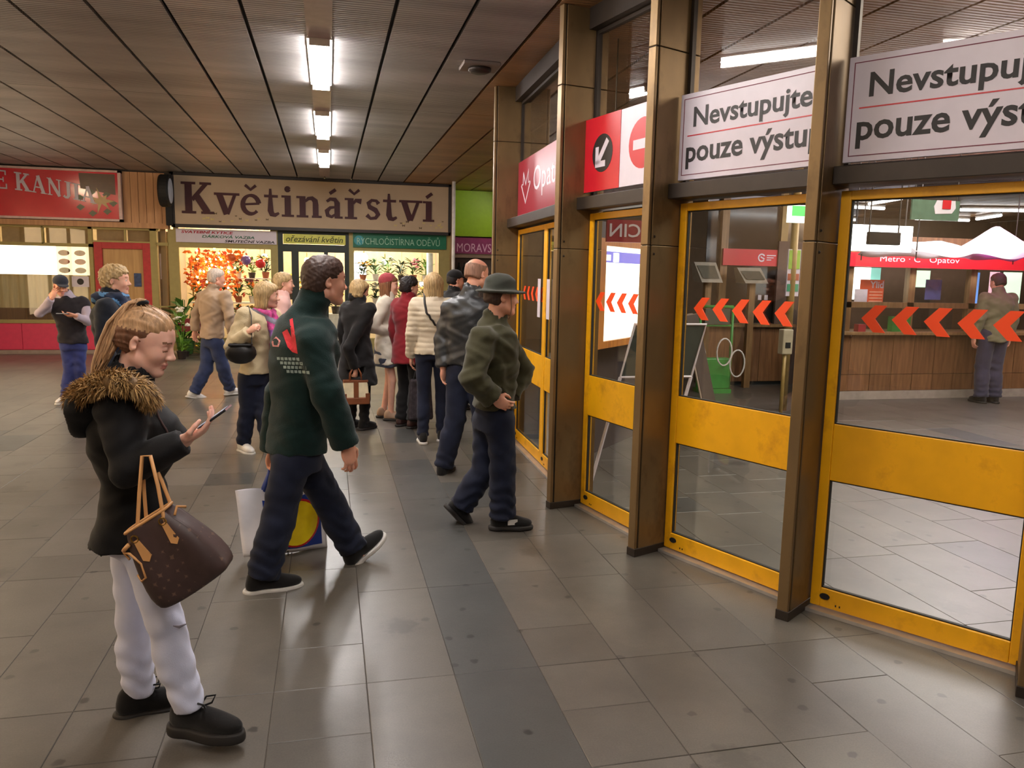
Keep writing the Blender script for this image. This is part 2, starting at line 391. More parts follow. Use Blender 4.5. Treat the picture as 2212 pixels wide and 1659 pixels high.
def serif_glyph(ch):
    """slab-serif letter as polygons; x-height 1; returns (polygons, advance)"""
    S = stroke_polys
    hacek = lambda x, y: S([(x - .24, y + .22), (x, y + .02), (x + .24, y + .22)], .13)
    acute = lambda x, y: S([(x - .12, y), (x + .16, y + .2)], .15)
    if ch == 'K': return (bx_poly(.16, .46, 0, 1.42) + bx_poly(0, .62, 0, .11) + bx_poly(0, .62, 1.31, 1.42) + S([(1.08, 1.36), (.46, .62)], .17) + S([(.62, .86), (1.12, .06)], .29) + bx_poly(.84, 1.4, 0, .11) + bx_poly(.8, 1.3, 1.31, 1.42), 1.36)
    if ch == 'v': return (S([(.22, .94), (.54, .02)], .27) + S([(.92, .94), (.58, .02)], .14) + bx_poly(0, 1.12, .88, .99), 1.1)
    if ch in 'eě':
        g = S(arc(.46, .5, .36, .42, 8, 318, 20), [.12 + .1 * abs(math.cos(i / 20 * 5)) for i in range(21)]) + S([(.12, .5), (.84, .56)], .1)
        return (g + (hacek(.46, 1.16) if ch == 'ě' else []), .98)
    if ch == 't': return (S([(.3, 1.26), (.3, .25), (.36, .1), (.5, .06), (.68, .16)], [.1, .27, .26, .18, .1]) + bx_poly(.02, .64, .86, .98), .74)
    if ch in 'ií':
        g = bx_poly(.14, .42, 0, .98) + bx_poly(0, .56, 0, .1) + bx_poly(0, .3, .88, .98)
        return (g + (S(arc(.28, 1.27, .07, .07, 0, 360, 10), .15) if ch == 'i' else acute(.28, 1.15)), .62)
    if ch == 'n': return (bx_poly(.14, .42, 0, .98) + bx_poly(0, .54, 0, .1) + bx_poly(0, .3, .88, .98) + S([(.4, .74), (.55, .88), (.72, .9), (.86, .78), (.88, .6), (.88, 0)], [.1, .16, .2, .26, .27, .27]) + bx_poly(.7, 1.16, 0, .1), 1.2)
    if ch == 'á': return (S([(.14, .78), (.3, .9), (.52, .88), (.62, .72), (.62, .06)], [.12, .15, .2, .26, .26]) + bx_poly(.5, .88, 0, .1) + S([(.58, .54), (.3, .5), (.14, .34), (.18, .14), (.36, .07), (.58, .22)], [.1, .14, .22, .2, .14, .1]) + acute(.4, 1.15), .92)
    if ch == 'ř': return (bx_poly(.14, .42, 0, .98) + bx_poly(0, .58, 0, .1) + bx_poly(0, .3, .88, .98) + S([(.4, .72), (.52, .88), (.78, .84)], [.1, .17, .26]) + hacek(.45, 1.16), .88)
    if ch == 's': return (S([(.66, .76), (.56, .9), (.34, .92), (.18, .78), (.24, .6), (.52, .46), (.64, .26), (.52, .09), (.28, .06), (.1, .22)], [.2, .14, .14, .2, .22, .24, .22, .16, .14, .2]), .8)
    if ch == 'C': return (S(arc(.62, .7, .5, .66, 40, 320, 18), [.1 + .2 * abs(math.cos((40 + 280 * i / 18) * DEG)) for i in range(19)]) + bx_poly(.98, 1.06, .95, 1.38), 1.16)
    if ch == 'E': return (bx_poly(.14, .46, 0, 1.42) + bx_poly(0, 1.06, 0, .1) + bx_poly(0, 1.02, 1.32, 1.42) + bx_poly(.46, .8, .66, .76) + bx_poly(.98, 1.08, 0, .4) + bx_poly(.94, 1.04, 1.06, 1.42) + bx_poly(.74, .82, .52, .9), 1.14)
    if ch == 'A': return (S([(.62, 1.42), (1.08, .03)], .3) + S([(.6, 1.36), (.2, .03)], .1) + bx_poly(.36, .9, .42, .52) + bx_poly(0, .42, 0, .08) + bx_poly(.82, 1.36, 0, .08), 1.36)
    if ch == 'N': return (bx_poly(.14, .26, 0, 1.42) + bx_poly(1.0, 1.12, 0, 1.42) + S([(.2, 1.4), (1.06, .02)], .28) + bx_poly(0, .42, 0, .08) + bx_poly(0, .3, 1.34, 1.42) + bx_poly(.82, 1.26, 1.34, 1.42), 1.26)
    if ch == 'J': return (S([(.55, 1.4), (.55, .25), (.45, .06), (.25, .03), (.12, .16)], [.3, .3, .24, .16, .22]) + bx_poly(.24, .86, 1.34, 1.42), .88)
    if ch == 'I': return (bx_poly(.16, .46, 0, 1.42) + bx_poly(0, .62, 0, .08) + bx_poly(0, .62, 1.34, 1.42), .64)
    return ([], .5)
def serif_text(txt, placer, depth, material, parent, name='lettering', gap=0.06):
    """placer(u, v) -> 3D point on the sign; depth: vector the letters stand proud by"""
    mb = MB(); x = 0.0; k = 0
    for ch in txt:
        polys, adv = serif_glyph(ch)
        for p in polys:
            e = Vector(depth) * (1 + 0.02 * (k % 7)); k += 1
            n = len(p); a = [placer(x + q.x, q.y) for q in p]
            area = sum(p[i].x * p[(i + 1) % n].y - p[(i + 1) % n].x * p[i].y for i in range(n))
            if area < 0: a = a[::-1]
            vs = a + [q + e for q in a]
            fs = [tuple(range(n - 1, -1, -1)), tuple(range(n, 2 * n))] + [(i, (i + 1) % n, n + (i + 1) % n, n + i) for i in range(n)]
            mb.add(vs, fs)
        x += adv + gap
    return mb.build(name, material, parent)
def serif_width(txt, gap=0.06): return sum(serif_glyph(c)[1] + gap for c in txt) - gap
# ================================================================== the setting
ZC = 3.5
WALL_Y = 16.6
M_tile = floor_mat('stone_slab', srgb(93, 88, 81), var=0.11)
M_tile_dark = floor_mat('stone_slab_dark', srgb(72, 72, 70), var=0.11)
M_tile_far = floor_mat('stone_slabs_far', srgb(93, 88, 81), per_island=True, var=0.11)
M_joint = mat('joint', srgb(66, 61, 56), rough=0.8)
M_ceil = ceil_mat('ceiling_sheet', srgb(146, 142, 140))
M_ceil_in = ceil_mat('ceiling_sheet_brown', srgb(152, 114, 76))
M_black = mat('black', srgb(18, 16, 15), rough=0.7)
M_darkmetal = mat('dark_metal', srgb(52, 44, 38), rough=0.45, metal=0.4)
M_bronze = mat('bronze_sheet', srgb(126, 102, 68), rough=0.4, metal=0.5, var=0.2, scale=3.0, stretch=(1, 1, 0.5), bump=0.06, bscale=8, dirt=srgb(58, 42, 30), dirt_scale=3.2, dirt_amt=0.75)
M_brownwall = wood_mat('brown_boards', srgb(126, 92, 62), srgb(82, 58, 40), obj_var=0.1)
M_yellow = mat('yellow_paint', srgb(236, 170, 10), rough=0.42, var=0.1, scale=5, dirt=srgb(150, 92, 14), dirt_scale=5, dirt_amt=0.55)
M_glass = glass_mat('door_glass')
M_clear = glass_mat('transom_glass', (0.9, 0.88, 0.84), 0.05)
M_signwhite = mat('sign_white', srgb(214, 204, 214), rough=0.35, var=0.03)
M_signred = mat('sign_red', srgb(196, 22, 40), rough=0.35, var=0.05)
M_ink = mat('sign_ink', srgb(24, 20, 22), rough=0.5)
M_orange = mat('orange_film', srgb(255, 78, 22), rough=0.5, var=0.03)
M_white = mat('white_paint', srgb(225, 220, 212), rough=0.5)
M_wall = mat('plaster', srgb(150, 128, 104), rough=0.7, var=0.1, scale=3)
M_lamp = emis('lamp_diffuser', (1.0, 0.95, 0.93), LAMP_HALL)
M_lamp_warm = emis('lamp_diffuser_warm', (1.0, 0.76, 0.5), LAMP_HALL * 0.95)
M_lamp_off = emis('lamp_diffuser_old', (1.0, 0.92, 0.86), LAMP_HALL * 0.46)
M_tube = emis('tube_diffuser', (1.0, 0.92, 0.95), LAMP_IN)

# ---- floor: base and slabs
floor = struct(MB().box(-8.2, 19.5, -6.2, 20.2, -0.12, -0.004).build('floor', M_joint))
cols_x = [-8.0 + 0.37 * i for i in range(0, 75)]
shift = 0.505 - min(cols_x, key=lambda v: abs(v - 0.505))
rng = random.Random(5)
slab = MB(); far_slab = MB(); n_part = 0
tile_meshes = {}
def tile_mesh(w, l, m):
    key = (round(w, 3), round(l, 3), m.name)
    if key not in tile_meshes:
        g = 0.0012; e = 0.002
        me = bpy.data.meshes.new('tile'); bm = bmesh.new()
        a = [bm.verts.new(v) for v in ((g, g, -0.02), (w - g, g, -0.02), (w - g, l - g, -0.02), (g, l - g, -0.02))]
        b = [bm.verts.new(v) for v in ((g, g, -e), (w - g, g, -e), (w - g, l - g, -e), (g, l - g, -e))]
        c = [bm.verts.new(v) for v in ((g + e, g + e, 0), (w - g - e, g + e, 0), (w - g - e, l - g - e, 0), (g + e, l - g - e, 0))]
        bm.faces.new(c)
        for p, q in ((a, b), (b, c)):
            for i in range(4): bm.faces.new((p[i], p[(i + 1) % 4], q[(i + 1) % 4], q[i]))
        bm.to_mesh(me); bm.free(); me.materials.append(m); tile_meshes[key] = me
    return tile_meshes[key]
cands = []
for i, x0 in enumerate(cols_x):
    x0 += shift; xm = x0 + 0.185
    # every column is anchored on the long cross joint at y = 3.10
    ys = [3.10]
    while ys[-1] < 20: ys.append(ys[-1] + rng.choice((0.36, 0.55, 0.72, 0.72, 0.95)))
    dn = [3.10]
    while dn[-1] > -6: dn.append(dn[-1] - rng.choice((0.36, 0.55, 0.72, 0.72, 0.95)))
    ys = sorted(set(dn + ys))
    for y0, y1 in zip(ys[:-1], ys[1:]):
        ym = (y0 + y1) / 2
        q = RM.transposed() @ Vector((xm, ym, -CAM_H))
        px = 1106 + FPX * q.x / max(-q.z, 0.01); py = 829.5 - FPX * q.y / max(-q.z, 0.01)
        vis = q.z < -0.5 and -150 < px < 2350 and py < 1760
        cands.append((vis, math.hypot(xm, ym), x0, y0, y1, xm))
near = sorted([c for c in cands if c[0]], key=lambda c: c[1])[:296]
nset = set(id(c) for c in near)
for c in cands:
    vis, d, x0, y0, y1, xm = c
    if x0 > 19: continue
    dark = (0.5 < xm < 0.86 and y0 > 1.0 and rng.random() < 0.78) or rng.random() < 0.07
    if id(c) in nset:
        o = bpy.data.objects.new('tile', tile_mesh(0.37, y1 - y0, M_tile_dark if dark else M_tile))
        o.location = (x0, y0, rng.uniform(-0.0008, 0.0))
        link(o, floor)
    else:
        g = 0.0007
        far_slab.box(x0 + g, x0 + 0.37 - g, y0 + g, y1 - g, -0.02, 0.0)
o = far_slab.build('tile_field', M_tile_far, floor); o['kind'] = 'stuff'

# ---- ceiling: base and long sheet panels
ceiling = struct(MB().box(-8.2, 19.5, -6.2, 20.2, ZC + 0.05, ZC + 0.15).build('ceiling', M_black))
PW = 0.5215; X0 = 0.0
def panel(x0, x1, y0, y1, m, z=ZC):
    g = 0.015
    return MB().box(x0 + g, x1 - g, y0 + 0.006, y1 - 0.006, z, z + 0.03).build('panel', m, ceiling)
LAMPX0, LAMPX1 = -0.15, 0.055
for k in range(-16, 38):
    x0 = 0.215 + PW * (k - 1) - 0.2605; x1 = x0 + PW
    if x1 < -8.2 or x0 > 19.4: continue
    inside = x0 > 1.5
    m = M_ceil_in if inside else M_ceil
    segs = [(-6.2, 3.0), (3.0, 9.2), (9.2, 15.2), (15.2, 20.2)]
    for (a, b) in segs:
        if x0 > 5 and b < 2: continue
        panel(x0, x1, a, b, m)

# ---- walls
def wall(name, x0, x1, y0, y1, z0, z1, m): return struct(box_obj(name, m, x0, x1, y0, y1, z0, z1))
wall('wall_left', -7.15, -7.0, -6.2, 20.2, 0, ZC, M_wall)
wall('wall_back', -7.15, 19.5, -6.2, -6.0, 0, ZC, M_wall)
wall('wall_far', -7.0, 19.5, 20.0, 20.2, 0, ZC, M_wall)
wall('wall_right', 19.3, 19.5, -6.0, 20.0, 0, ZC, M_brownwall)
# end wall of the vestibule running away behind the first pillar
vw = MB()
a = Vector((1.80, 8.0)); b = Vector((4.55, 20.0)); d = (b - a).normalized(); n = Vector((d.y, -d.x)) * 0.12
vw.add([(a.x, a.y, 0), (a.x + n.x, a.y + n.y, 0), (b.x + n.x, b.y + n.y, 0), (b.x, b.y, 0), (a.x, a.y, ZC), (a.x + n.x, a.y + n.y, ZC), (b.x + n.x, b.y + n.y, ZC), (b.x, b.y, ZC)],
       [(3, 2, 1, 0), (4, 5, 6, 7), (0, 1, 5, 4), (1, 2, 6, 5), (2, 3, 7, 6), (3, 0, 4, 7)])
struct(vw.build('wall_vestibule', M_brownwall))

# ---- ceiling lamps of the hall, one row
def hall_lamp(y0, y1, label, x=-0.045, dm_=None):
    t = empty('ceiling_lamp', (x, y0, ZC))
    tag(t, label, 'lamp', 'ceiling lamps of the hall')
    L_ = y1 - y0
    h = MB().box(-0.1, 0.1, 0, L_, -0.016, 0.0); h.build('housing', M_white, t, bevel=0.004)
    dm = MB().prism([(-0.077, -0.016), (-0.07, -0.05), (-0.045, -0.062), (0.045, -0.062), (0.07, -0.05), (0.077, -0.016)], Matrix(((1, 0, 0, 0), (0, 0, 1, 0.02), (0, 1, 0, 0), (0, 0, 0, 1))), L_ - 0.04)
    dm.build('diffuser', dm_ or M_lamp, t)
    for yy in (0.0, L_ - 0.02):
        MB().box(-0.08, 0.08, yy, yy + 0.02, -0.064, -0.016).build('end_cap', M_white, t)
hall_lamp(6.6, 8.2, 'long white ceiling lamp largest and nearest of the lit row')
hall_lamp(9.5, 11.2, 'long white ceiling lamp second in the lit row')
hall_lamp(12.45, 14.2, 'long white ceiling lamp farthest in the lit row, before the flower shop sign')
hall_lamp(3.6, 5.2, 'long white ceiling lamp overhead, just above the picture edge')
hall_lamp(0.7, 2.3, 'long white ceiling lamp over the photographer', dm_=M_lamp_off)
hall_lamp(-2.2, -0.6, 'long white ceiling lamp behind the photographer', dm_=M_lamp_off)
for k, (lx, ly) in enumerate(((1.15, -0.9), (-5.3, -0.5), (-5.3, 2.4), (-5.3, 5.3), (-5.3, 8.2), (-5.7, 11.0))):
    hall_lamp(ly, ly + 1.6, ['white ceiling lamp of the door-side row', 'warm lamp of the left row, behind the photographer', 'warm lamp of the left row, beside the photographer', 'warm lamp of the left row, outside the left edge', 'warm lamp of the left row, second from the snack bar', 'warm lamp added out of view to brighten the snack bar'][k], lx, M_lamp_off if k == 0 else M_lamp_warm)  # last one is an extra lamp out of view that brightens the snack bar
hall_lamp(15.0, 16.6, 'white ceiling lamp added unseen behind a pillar to brighten the lime panel', 3.75)  # added lamp, kept out of sight, lifts the lime panel
# lit shop windows in the wall along the left side of the hall
for k in range(3):
    y0 = 7.6 + k * 1.7
    w_ = struct(box_obj('window_%d' % (20 + k), emis('lit_shop_window', (1.0, 0.74, 0.44), 2.2), -6.99, -6.96, y0, y0 + 1.5, 0.5, 2.7))
    for (a, b, c, d) in ((y0 - .06, y0, .44, 2.76), (y0 + 1.5, y0 + 1.56, .44, 2.76), (y0, y0 + 1.5, .44, .5), (y0, y0 + 1.5, 2.7, 2.76)): box_obj('frame_bar', M_darkmetal, -7.0, -6.92, a, b, c, d, w_)
# pale channel cover between the lamps
for y0, y1 in ((5.2, 6.6), (2.3, 3.6), (8.2, 9.5), (11.2, 12.45), (14.2, 16.0)):
    tr = struct(box_obj('trim_1', mat('channel_cover', srgb(168, 150, 150), rough=0.3, metal=0.3), -0.14, 0.05, y0, y1, ZC - 0.012, ZC + 0.0))
# smoke detector / loudspeaker box on the ceiling near the doors
p = atz(1036, 140, ZC)
t = empty('ceiling_speaker', (p.x, p.y, ZC)); tag(t, 'small round-faced fixture on the ceiling before the pillars', 'fixture')
MB().box(-0.16, 0.16, -0.14, 0.14, -0.03, 0).build('plate', mat('fixture_paint', srgb(120, 106, 98), rough=0.4), t, bevel=0.006)
MB().lathe([(0.10, -0.03), (0.10, -0.055), (0.07, -0.07), (0.0, -0.072)], 20).build('grille', M_darkmetal, t, smooth=True)

# ---- row of pillars and doors
PILL = [Vector((1.60, 7.8)), Vector((1.547, 5.38)), Vector((1.777, 4.345)), Vector((2.187, 3.349)), Vector((2.766, 2.478)), Vector((3.50, 1.73))]
def bay_frame(i, off, u=0.0, z=0.0):
    """local frame of bay i: x along the row (towards the camera), y into the vestibule, z up"""
    a, b = PILL[i], PILL[i + 1]; d = (b - a).normalized(); n = Vector((-d.y, d.x))
    if n.x < 0: n = -n
    o = a + n * off + d * u
    return Matrix(((d.x, n.x, 0, o.x), (d.y, n.y, 0, o.y), (0, 0, 1, z), (0, 0, 0, 1)))
pill_lab = ['bronze clad pillar beside the lime green panel', 'bronze clad pillar left of the red arrow sign', 'bronze clad pillar between the red arrow sign and a white sign',
            'bronze clad pillar between the two white signs', 'bronze clad pillar cut off at the right edge of the picture']
for i in range(5):
    a = PILL[i]; dn = (PILL[i + 1] - a).normalized(); dp = (a - PILL[i - 1]).normalized() if i else dn
    d = dn; n = Vector((-d.y, d.x)); n = n if n.x > 0 else -n
    t = empty('pillar', (a.x, a.y, 0), math.atan2(d.y, d.x)); tag(t, pill_lab[i], 'pillar', 'bronze pillars of the door row')
    s = 1 if Vector((-d.y, d.x)).dot(n) > 0 else -1
    T = 0.058; D = 0.36
    def pb(u0, u1, v0, v1, z0, z1):
        v0, v1 = sorted((s * v0, s * v1)); return MB().box(u0, u1, v0, v1, z0, z1)
    pb(0.006, T - 0.006, 0.006, D - 0.01, 0, ZC).build('core', M_black, t)
    zs = [0.0, 1.88, 2.98, ZC]
    for z0, z1 in zip(zs[:-1], zs[1:]):
        pb(0, T, 0, 0.022, z0 + 0.002, z1 - 0.002).build('edge_strip', M_bronze, t, bevel=0.004)
        pb(0.002, T + 0.004, 0.03, D, z0 + 0.002, z1 - 0.002).build('cladding_sheet', M_bronze, t, bevel=0.003)
    rv = MB()
    for zz in (1.83, 1.93):
        for vv in (0.05, 0.30):
            rv.blob((T + 0.004, s * vv, zz), 0.008)
    rv.build('rivet', M_darkmetal, t)
    pb(-0.004, T + 0.008, -0.004, D, 0.0, 0.05).build('foot', M_darkmetal, t, bevel=0.003)

def arrow_poly(u, z, w=0.115, h=0.065):
    return [(u, z), (u + w * 0.52, z + h), (u + w, z + h), (u + w * 0.56, z), (u + w, z - h), (u + w * 0.52, z - h)]
DOFF = 0.25
FRONT = lambda i: bay_frame(i, 0) @ Matrix(((1, 0, 0, 0), (0, 0, 1, 0), (0, 1, 0, 0), (0, 0, 0, 1)))   # (u, z, depth)
def uz_box(mb, F, u0, u1, z0, z1, d0, d1):
    vs = [F @ Vector(p) for p in ((u0, z0, d0), (u1, z0, d0), (u1, z1, d0), (u0, z1, d0), (u0, z0, d1), (u1, z0, d1), (u1, z1, d1), (u0, z1, d1))]
    return mb.add(vs, [(0, 1, 2, 3), (7, 6, 5, 4), (1, 0, 4, 5), (2, 1, 5, 6), (3, 2, 6, 7), (0, 3, 7, 4)])
def part(F, name, m, parent, *b, bevel=0.0): return uz_box(MB(), F, *b).build(name, m, parent, bevel=bevel)
M_rubber = mat('rubber_seal', srgb(30, 26, 22), rough=0.7)
M_sill = mat('threshold_metal', srgb(190, 184, 176), rough=0.3, metal=0.6)
def door_leaf(num, i, u0, u1, label_struct=True, arrows=5, a0=0.17, lock=True, ast=0.155):
    F = FRONT(i); d0, d1 = DOFF, DOFF + 0.045
    t = struct(empty('door_%d' % num, (0, 0, 0)))
    st = 0.05
    part(F, 'stile', M_yellow, t, u0, u0 + st, 0.025, 2.13, d0, d1, bevel=0.004)
    part(F, 'stile', M_yellow, t, u1 - st, u1, 0.025, 2.13, d0, d1, bevel=0.004)
    part(F, 'top_rail', M_yellow, t, u0 + st, u1 - st, 2.085, 2.13, d0, d1, bevel=0.003)
    part(F, 'push_panel', M_yellow, t, u0 + st, u1 - st, 0.695, 0.985, d0 + 0.004, d1 - 0.004, bevel=0.004)
    part(F, 'bottom_rail', M_yellow, t, u0 + st, u1 - st, 0.025, 0.125, d0, d1, bevel=0.004)
    gl = part(F, 'upper_pane', M_glass, t, u0 + st - 0.006, u1 - st + 0.006, 0.98, 2.09, d0 + 0.019, d0 + 0.025)
    part(F, 'lower_pane', M_glass, t, u0 + st - 0.006, u1 - st + 0.006, 0.12, 0.70, d0 + 0.019, d0 + 0.025)
    for z0, z1 in ((0.985, 2.085), (0.125, 0.695)):
        se = MB(); uu0, uu1 = u0 + st, u1 - st
        for b in ((uu0, uu0 + 0.006, z0, z1), (uu1 - 0.006, uu1, z0, z1), (uu0, uu1, z0, z0 + 0.006), (uu0, uu1, z1 - 0.006, z1)):
            uz_box(se, F, *b, d0 + 0.012, d0 + 0.032)
        se.build('seal', M_rubber, t)
    for k in range(arrows):
        mb = MB().prism(arrow_poly(a0 + k * ast, 1.52), F @ Matrix.Translation((0, 0, d0 + 0.0155)), 0.002)
        mb.build('arrow_sticker', M_orange, gl)
    if lock:
        lk = MB(); 
        pts = [(u0 + 0.075 + 0.026 * math.cos(q * DEG), 0.085 + 0.016 * math.sin(q * DEG)) for q in range(0, 360, 30)]
        lk.prism(pts, F @ Matrix.Translation((0, 0, d0 - 0.006)), 0.008); lk.build('lock', M_black, t)
        for du in (0.13, 0.15):
            part(F, 'bolt', M_darkmetal, t, u0 + du, u0 + du + 0.006, 0.045, 0.055, d0 - 0.003, d0 + 0.002)
    return t
def transom(i, u0, u1, k):
    F = FRONT(i)
    b = struct(part(F, 'trim_%d' % k, M_darkmetal, None, u0, u1, 2.15, 2.235, 0.14, 0.34, bevel=0.004))
    b2 = struct(part(F, 'trim_%d' % (k + 1), M_darkmetal, None, u0, u1, 3.36, ZC, 0.2, 0.34))
    b3 = struct(part(F, 'trim_%d' % (k + 2), M_sill, None, u0, u1, 0.0, 0.018, 0.2, 0.34))
    w = struct(part(F, 'window_%d' % (i + 1), M_clear, None, u0, u1, 2.235, 3.36, 0.275, 0.281))
    fr = MB()
    for b_ in ((u0, u0 + 0.022, 2.235, 3.36), (u1 - 0.022, u1, 2.235, 3.36), (u0, u1, 2.235, 2.255), (u0, u1, 3.335, 3.36)):
        uz_box(fr, F, *b_, 0.262, 0.294)
    fr.build('window_frame', M_darkmetal, w)
UE = 0.064
doors = {1: (1, 0), 2: (2, 0), 3: (3, 0), 4: (4, 0)}
for i in (1, 2, 3, 4):
    Lb = (PILL[i + 1] - PILL[i]).length
    transom(i, UE, Lb + 0.0, 10 * i)
    door_leaf(i, i, {1: 0.066, 2: 0.066, 3: 0.068, 4: 0.07}[i], Lb - 0.03, arrows=5, a0={1: 0.16, 2: 0.195, 3: 0.205, 4: 0.205}[i], ast={1: 0.135, 2: 0.14, 3: 0.14, 4: 0.14}[i])
# bay 0: two leaves
Lb = (PILL[1] - PILL[0]).length
transom(0, UE, Lb, 50)
door_leaf(5, 0, 0.08, 1.2, arrows=5, a0=0.3, ast=0.17)
door_leaf(6, 0, 1.205, Lb - 0.02, arrows=5, a0=1.42, ast=0.16)
F0 = FRONT(0)
for (uu, lab) in ((0.98, 'white paper notice on the far yellow door, left one'), (1.3, 'white paper notice on the far yellow door, right one')):
    o = part(F0, 'notice', M_signwhite, None, uu, uu + 0.1, 1.32, 1.66, DOFF - 0.004, DOFF - 0.001)
    tag(o, lab, 'notice', 'paper notices on the far doors')
# cladding beyond the right end: vestibule front continues past the frame
struct(box_obj('wall_end', M_bronze, 3.7, 19.4, 1.3, 1.5, 0, ZC))

# ---- signs above the doors
M_signpink = mat('sign_dark_red', srgb(150, 30, 54), rough=0.3, var=0.04)
def sign_board(i, u0, u1, z0, z1, m, name, label, off=0.2):
    F = FRONT(i)
    t = empty(name, (0, 0, 0)); tag(t, label, 'sign')
    part(F, 'board', m, t, u0, u1, z0, z1, off, off + 0.02, bevel=0.003)
    return t, F @ Matrix.Translation((0, 0, off - 0.0015))
for i, lab in ((2, 'white keep-out sign above the middle yellow door'), (3, 'white keep-out sign above the nearest yellow door, cut by the picture edge')):
    u0, u1 = 0.08, (PILL[i + 1] - PILL[i]).length - 0.03
    t, S = sign_board(i, u0, u1, 2.255, 2.735, M_signwhite, 'door_sign', lab); t['group'] = 'white door signs'
    c = (u0 + u1) / 2
    lettering('Nevstupujte', S, u0 + 0.10, u0 + 0.86, 2.51, 2.655, M_ink, t, bold=0.022)
    lettering('pouze výstup', S, u0 + 0.055, u0 + 0.93, 2.315, 2.47, M_ink, t, bold=0.022)
    part(FRONT(i), 'red_rule', M_signred, t, u0 + 0.06, u1 - 0.06, 2.497, 2.503, 0.198, 0.2)
    br = MB()
    for b in ((u0 + .025, u1 - .025, 2.282, 2.286), (u0 + .025, u1 - .025, 2.704, 2.708), (u0 + .025, u0 + .029, 2.286, 2.704), (u1 - .029, u1 - .025, 2.286, 2.704)):
        uz_box(br, FRONT(i), *b, 0.198, 0.2)
    br.build('border_line', mat('border_ink', srgb(120, 50, 70)), t)
# red sign with arrow and no-entry disc
t, S = sign_board(1, 0.06, 1.0, 2.27, 2.76, M_signwhite, 'direction_sign', 'red and white sign with arrow and no-entry disc above a yellow door')
part(FRONT(1), 'red_field', M_signred, t, 0.06, 0.5, 2.27, 2.76, 0.197, 0.2)
S2 = FRONT(1) @ Matrix.Translation((0, 0, 0.1955))
circ = lambda cx, cz, r, n=28: [(cx + r * math.cos(2 * math.pi * k / n), cz + r * math.sin(2 * math.pi * k / n)) for k in range(n)]
MB().prism(circ(0.29, 2.515, 0.125), S2, 0.0015).build('disc', M_ink, t)
S3 = FRONT(1) @ Matrix.Translation((0, 0, 0.194))
ar = MB()
for pl in (stroke_polys([(0.355, 2.595), (0.235, 2.455)], 0.042) + stroke_polys([(0.225, 2.56), (0.225, 2.445)], 0.04) + stroke_polys([(0.205, 2.445), (0.33, 2.445)], 0.04)):
    ar.prism([(p.x, p.y) for p in pl], S3, 0.0012)
ar.build('arrow', M_signwhite, t)
MB().prism(circ(0.755, 2.52, 0.155), S2 @ Matrix.Translation((0, 0, 0.003)), 0.0015).build('no_entry_disc', M_signred, t)
MB().prism([(0.65, 2.485), (0.86, 2.485), (0.86, 2.545), (0.65, 2.545)], S3 @ Matrix.Translation((0, 0, 0.003)), 0.0012).build('no_entry_bar', M_signwhite, t)
# station sign over the double door
t, S = sign_board(0, 0.075, 2.3, 2.235, 2.78, M_signpink, 'station_sign', 'dark red sign with white arrow mark and lettering over the far doors', off=0.242)
S2 = S
mk = MB()
for pl in (stroke_polys([(0.31, 2.66), (0.31, 2.55), (0.23, 2.55), (0.42, 2.37), (0.61, 2.55), (0.53, 2.55), (0.53, 2.66), (0.42, 2.54), (0.31, 2.66)], 0.026)):
    mk.prism([(p.x, p.y) for p in pl], S2, 0.001)
mk.build('arrow_mark', M_signwhite, t)
lettering('Opatov', S2, 0.74, 1.86, 2.38, 2.66, M_signwhite, t, bold=0.0)
# ================================================================== shop fronts at the far end
WY = WALL_Y
M_alu = mat('olive_metal', srgb(160, 146, 92), rough=0.5, metal=0.3, var=0.06)
M_darkgreen = mat('dark_green_frame', srgb(30, 40, 34), rough=0.5)
M_redframe = mat('red_frame', srgb(188, 44, 48), rough=0.5)
M_redpanel = mat('red_panel', srgb(216, 58, 92), rough=0.5, var=0.06)
M_tan = wood_mat('tan_boards', srgb(206, 156, 108), srgb(184, 134, 90), scale=2.5, stretch=(10, 10, 0.5), obj_var=0.05)
M_fascia = mat('fascia_beige', srgb(180, 158, 130), rough=0.6, var=0.05, scale=2)
M_maroon = mat('maroon_letter', srgb(64, 22, 28), rough=0.6)
M_shopglass = glass_mat('shop_glass', (0.96, 0.97, 0.95), 0.04)
# back rooms
struct(box_obj('wall_shop_back', mat('shop_back', srgb(196, 172, 132), rough=0.7, var=0.1), -7.0, 2.6, 18.9, 19.0, 0, ZC))
struct(box_obj('wall_shop_left', M_wall, -3.2, -3.1, 16.75, 18.9, 0, ZC))
struct(box_obj('wall_shop_right', M_wall, 2.5, 2.6, 16.75, 18.9, 0, ZC))
# header behind the fascias, kerb below the fronts
struct(MB().box(-7.0, 2.52, WY - 0.02, WY + 0.16, 2.5, ZC).build('wall_far_header', mat('dark_header', srgb(60, 48, 40), rough=0.7)))
struct(box_obj('baseboard_far', mat('kerb_stone', srgb(150, 132, 120), rough=0.5), -7.0, -3.15, WY - 0.08, WY + 0.1, 0, 0.07))
UV_FRONT = lambda y: Matrix(((1, 0, 0, 0), (0, 0, 1, y), (0, 1, 0, 0), (0, 0, 0, 1)))

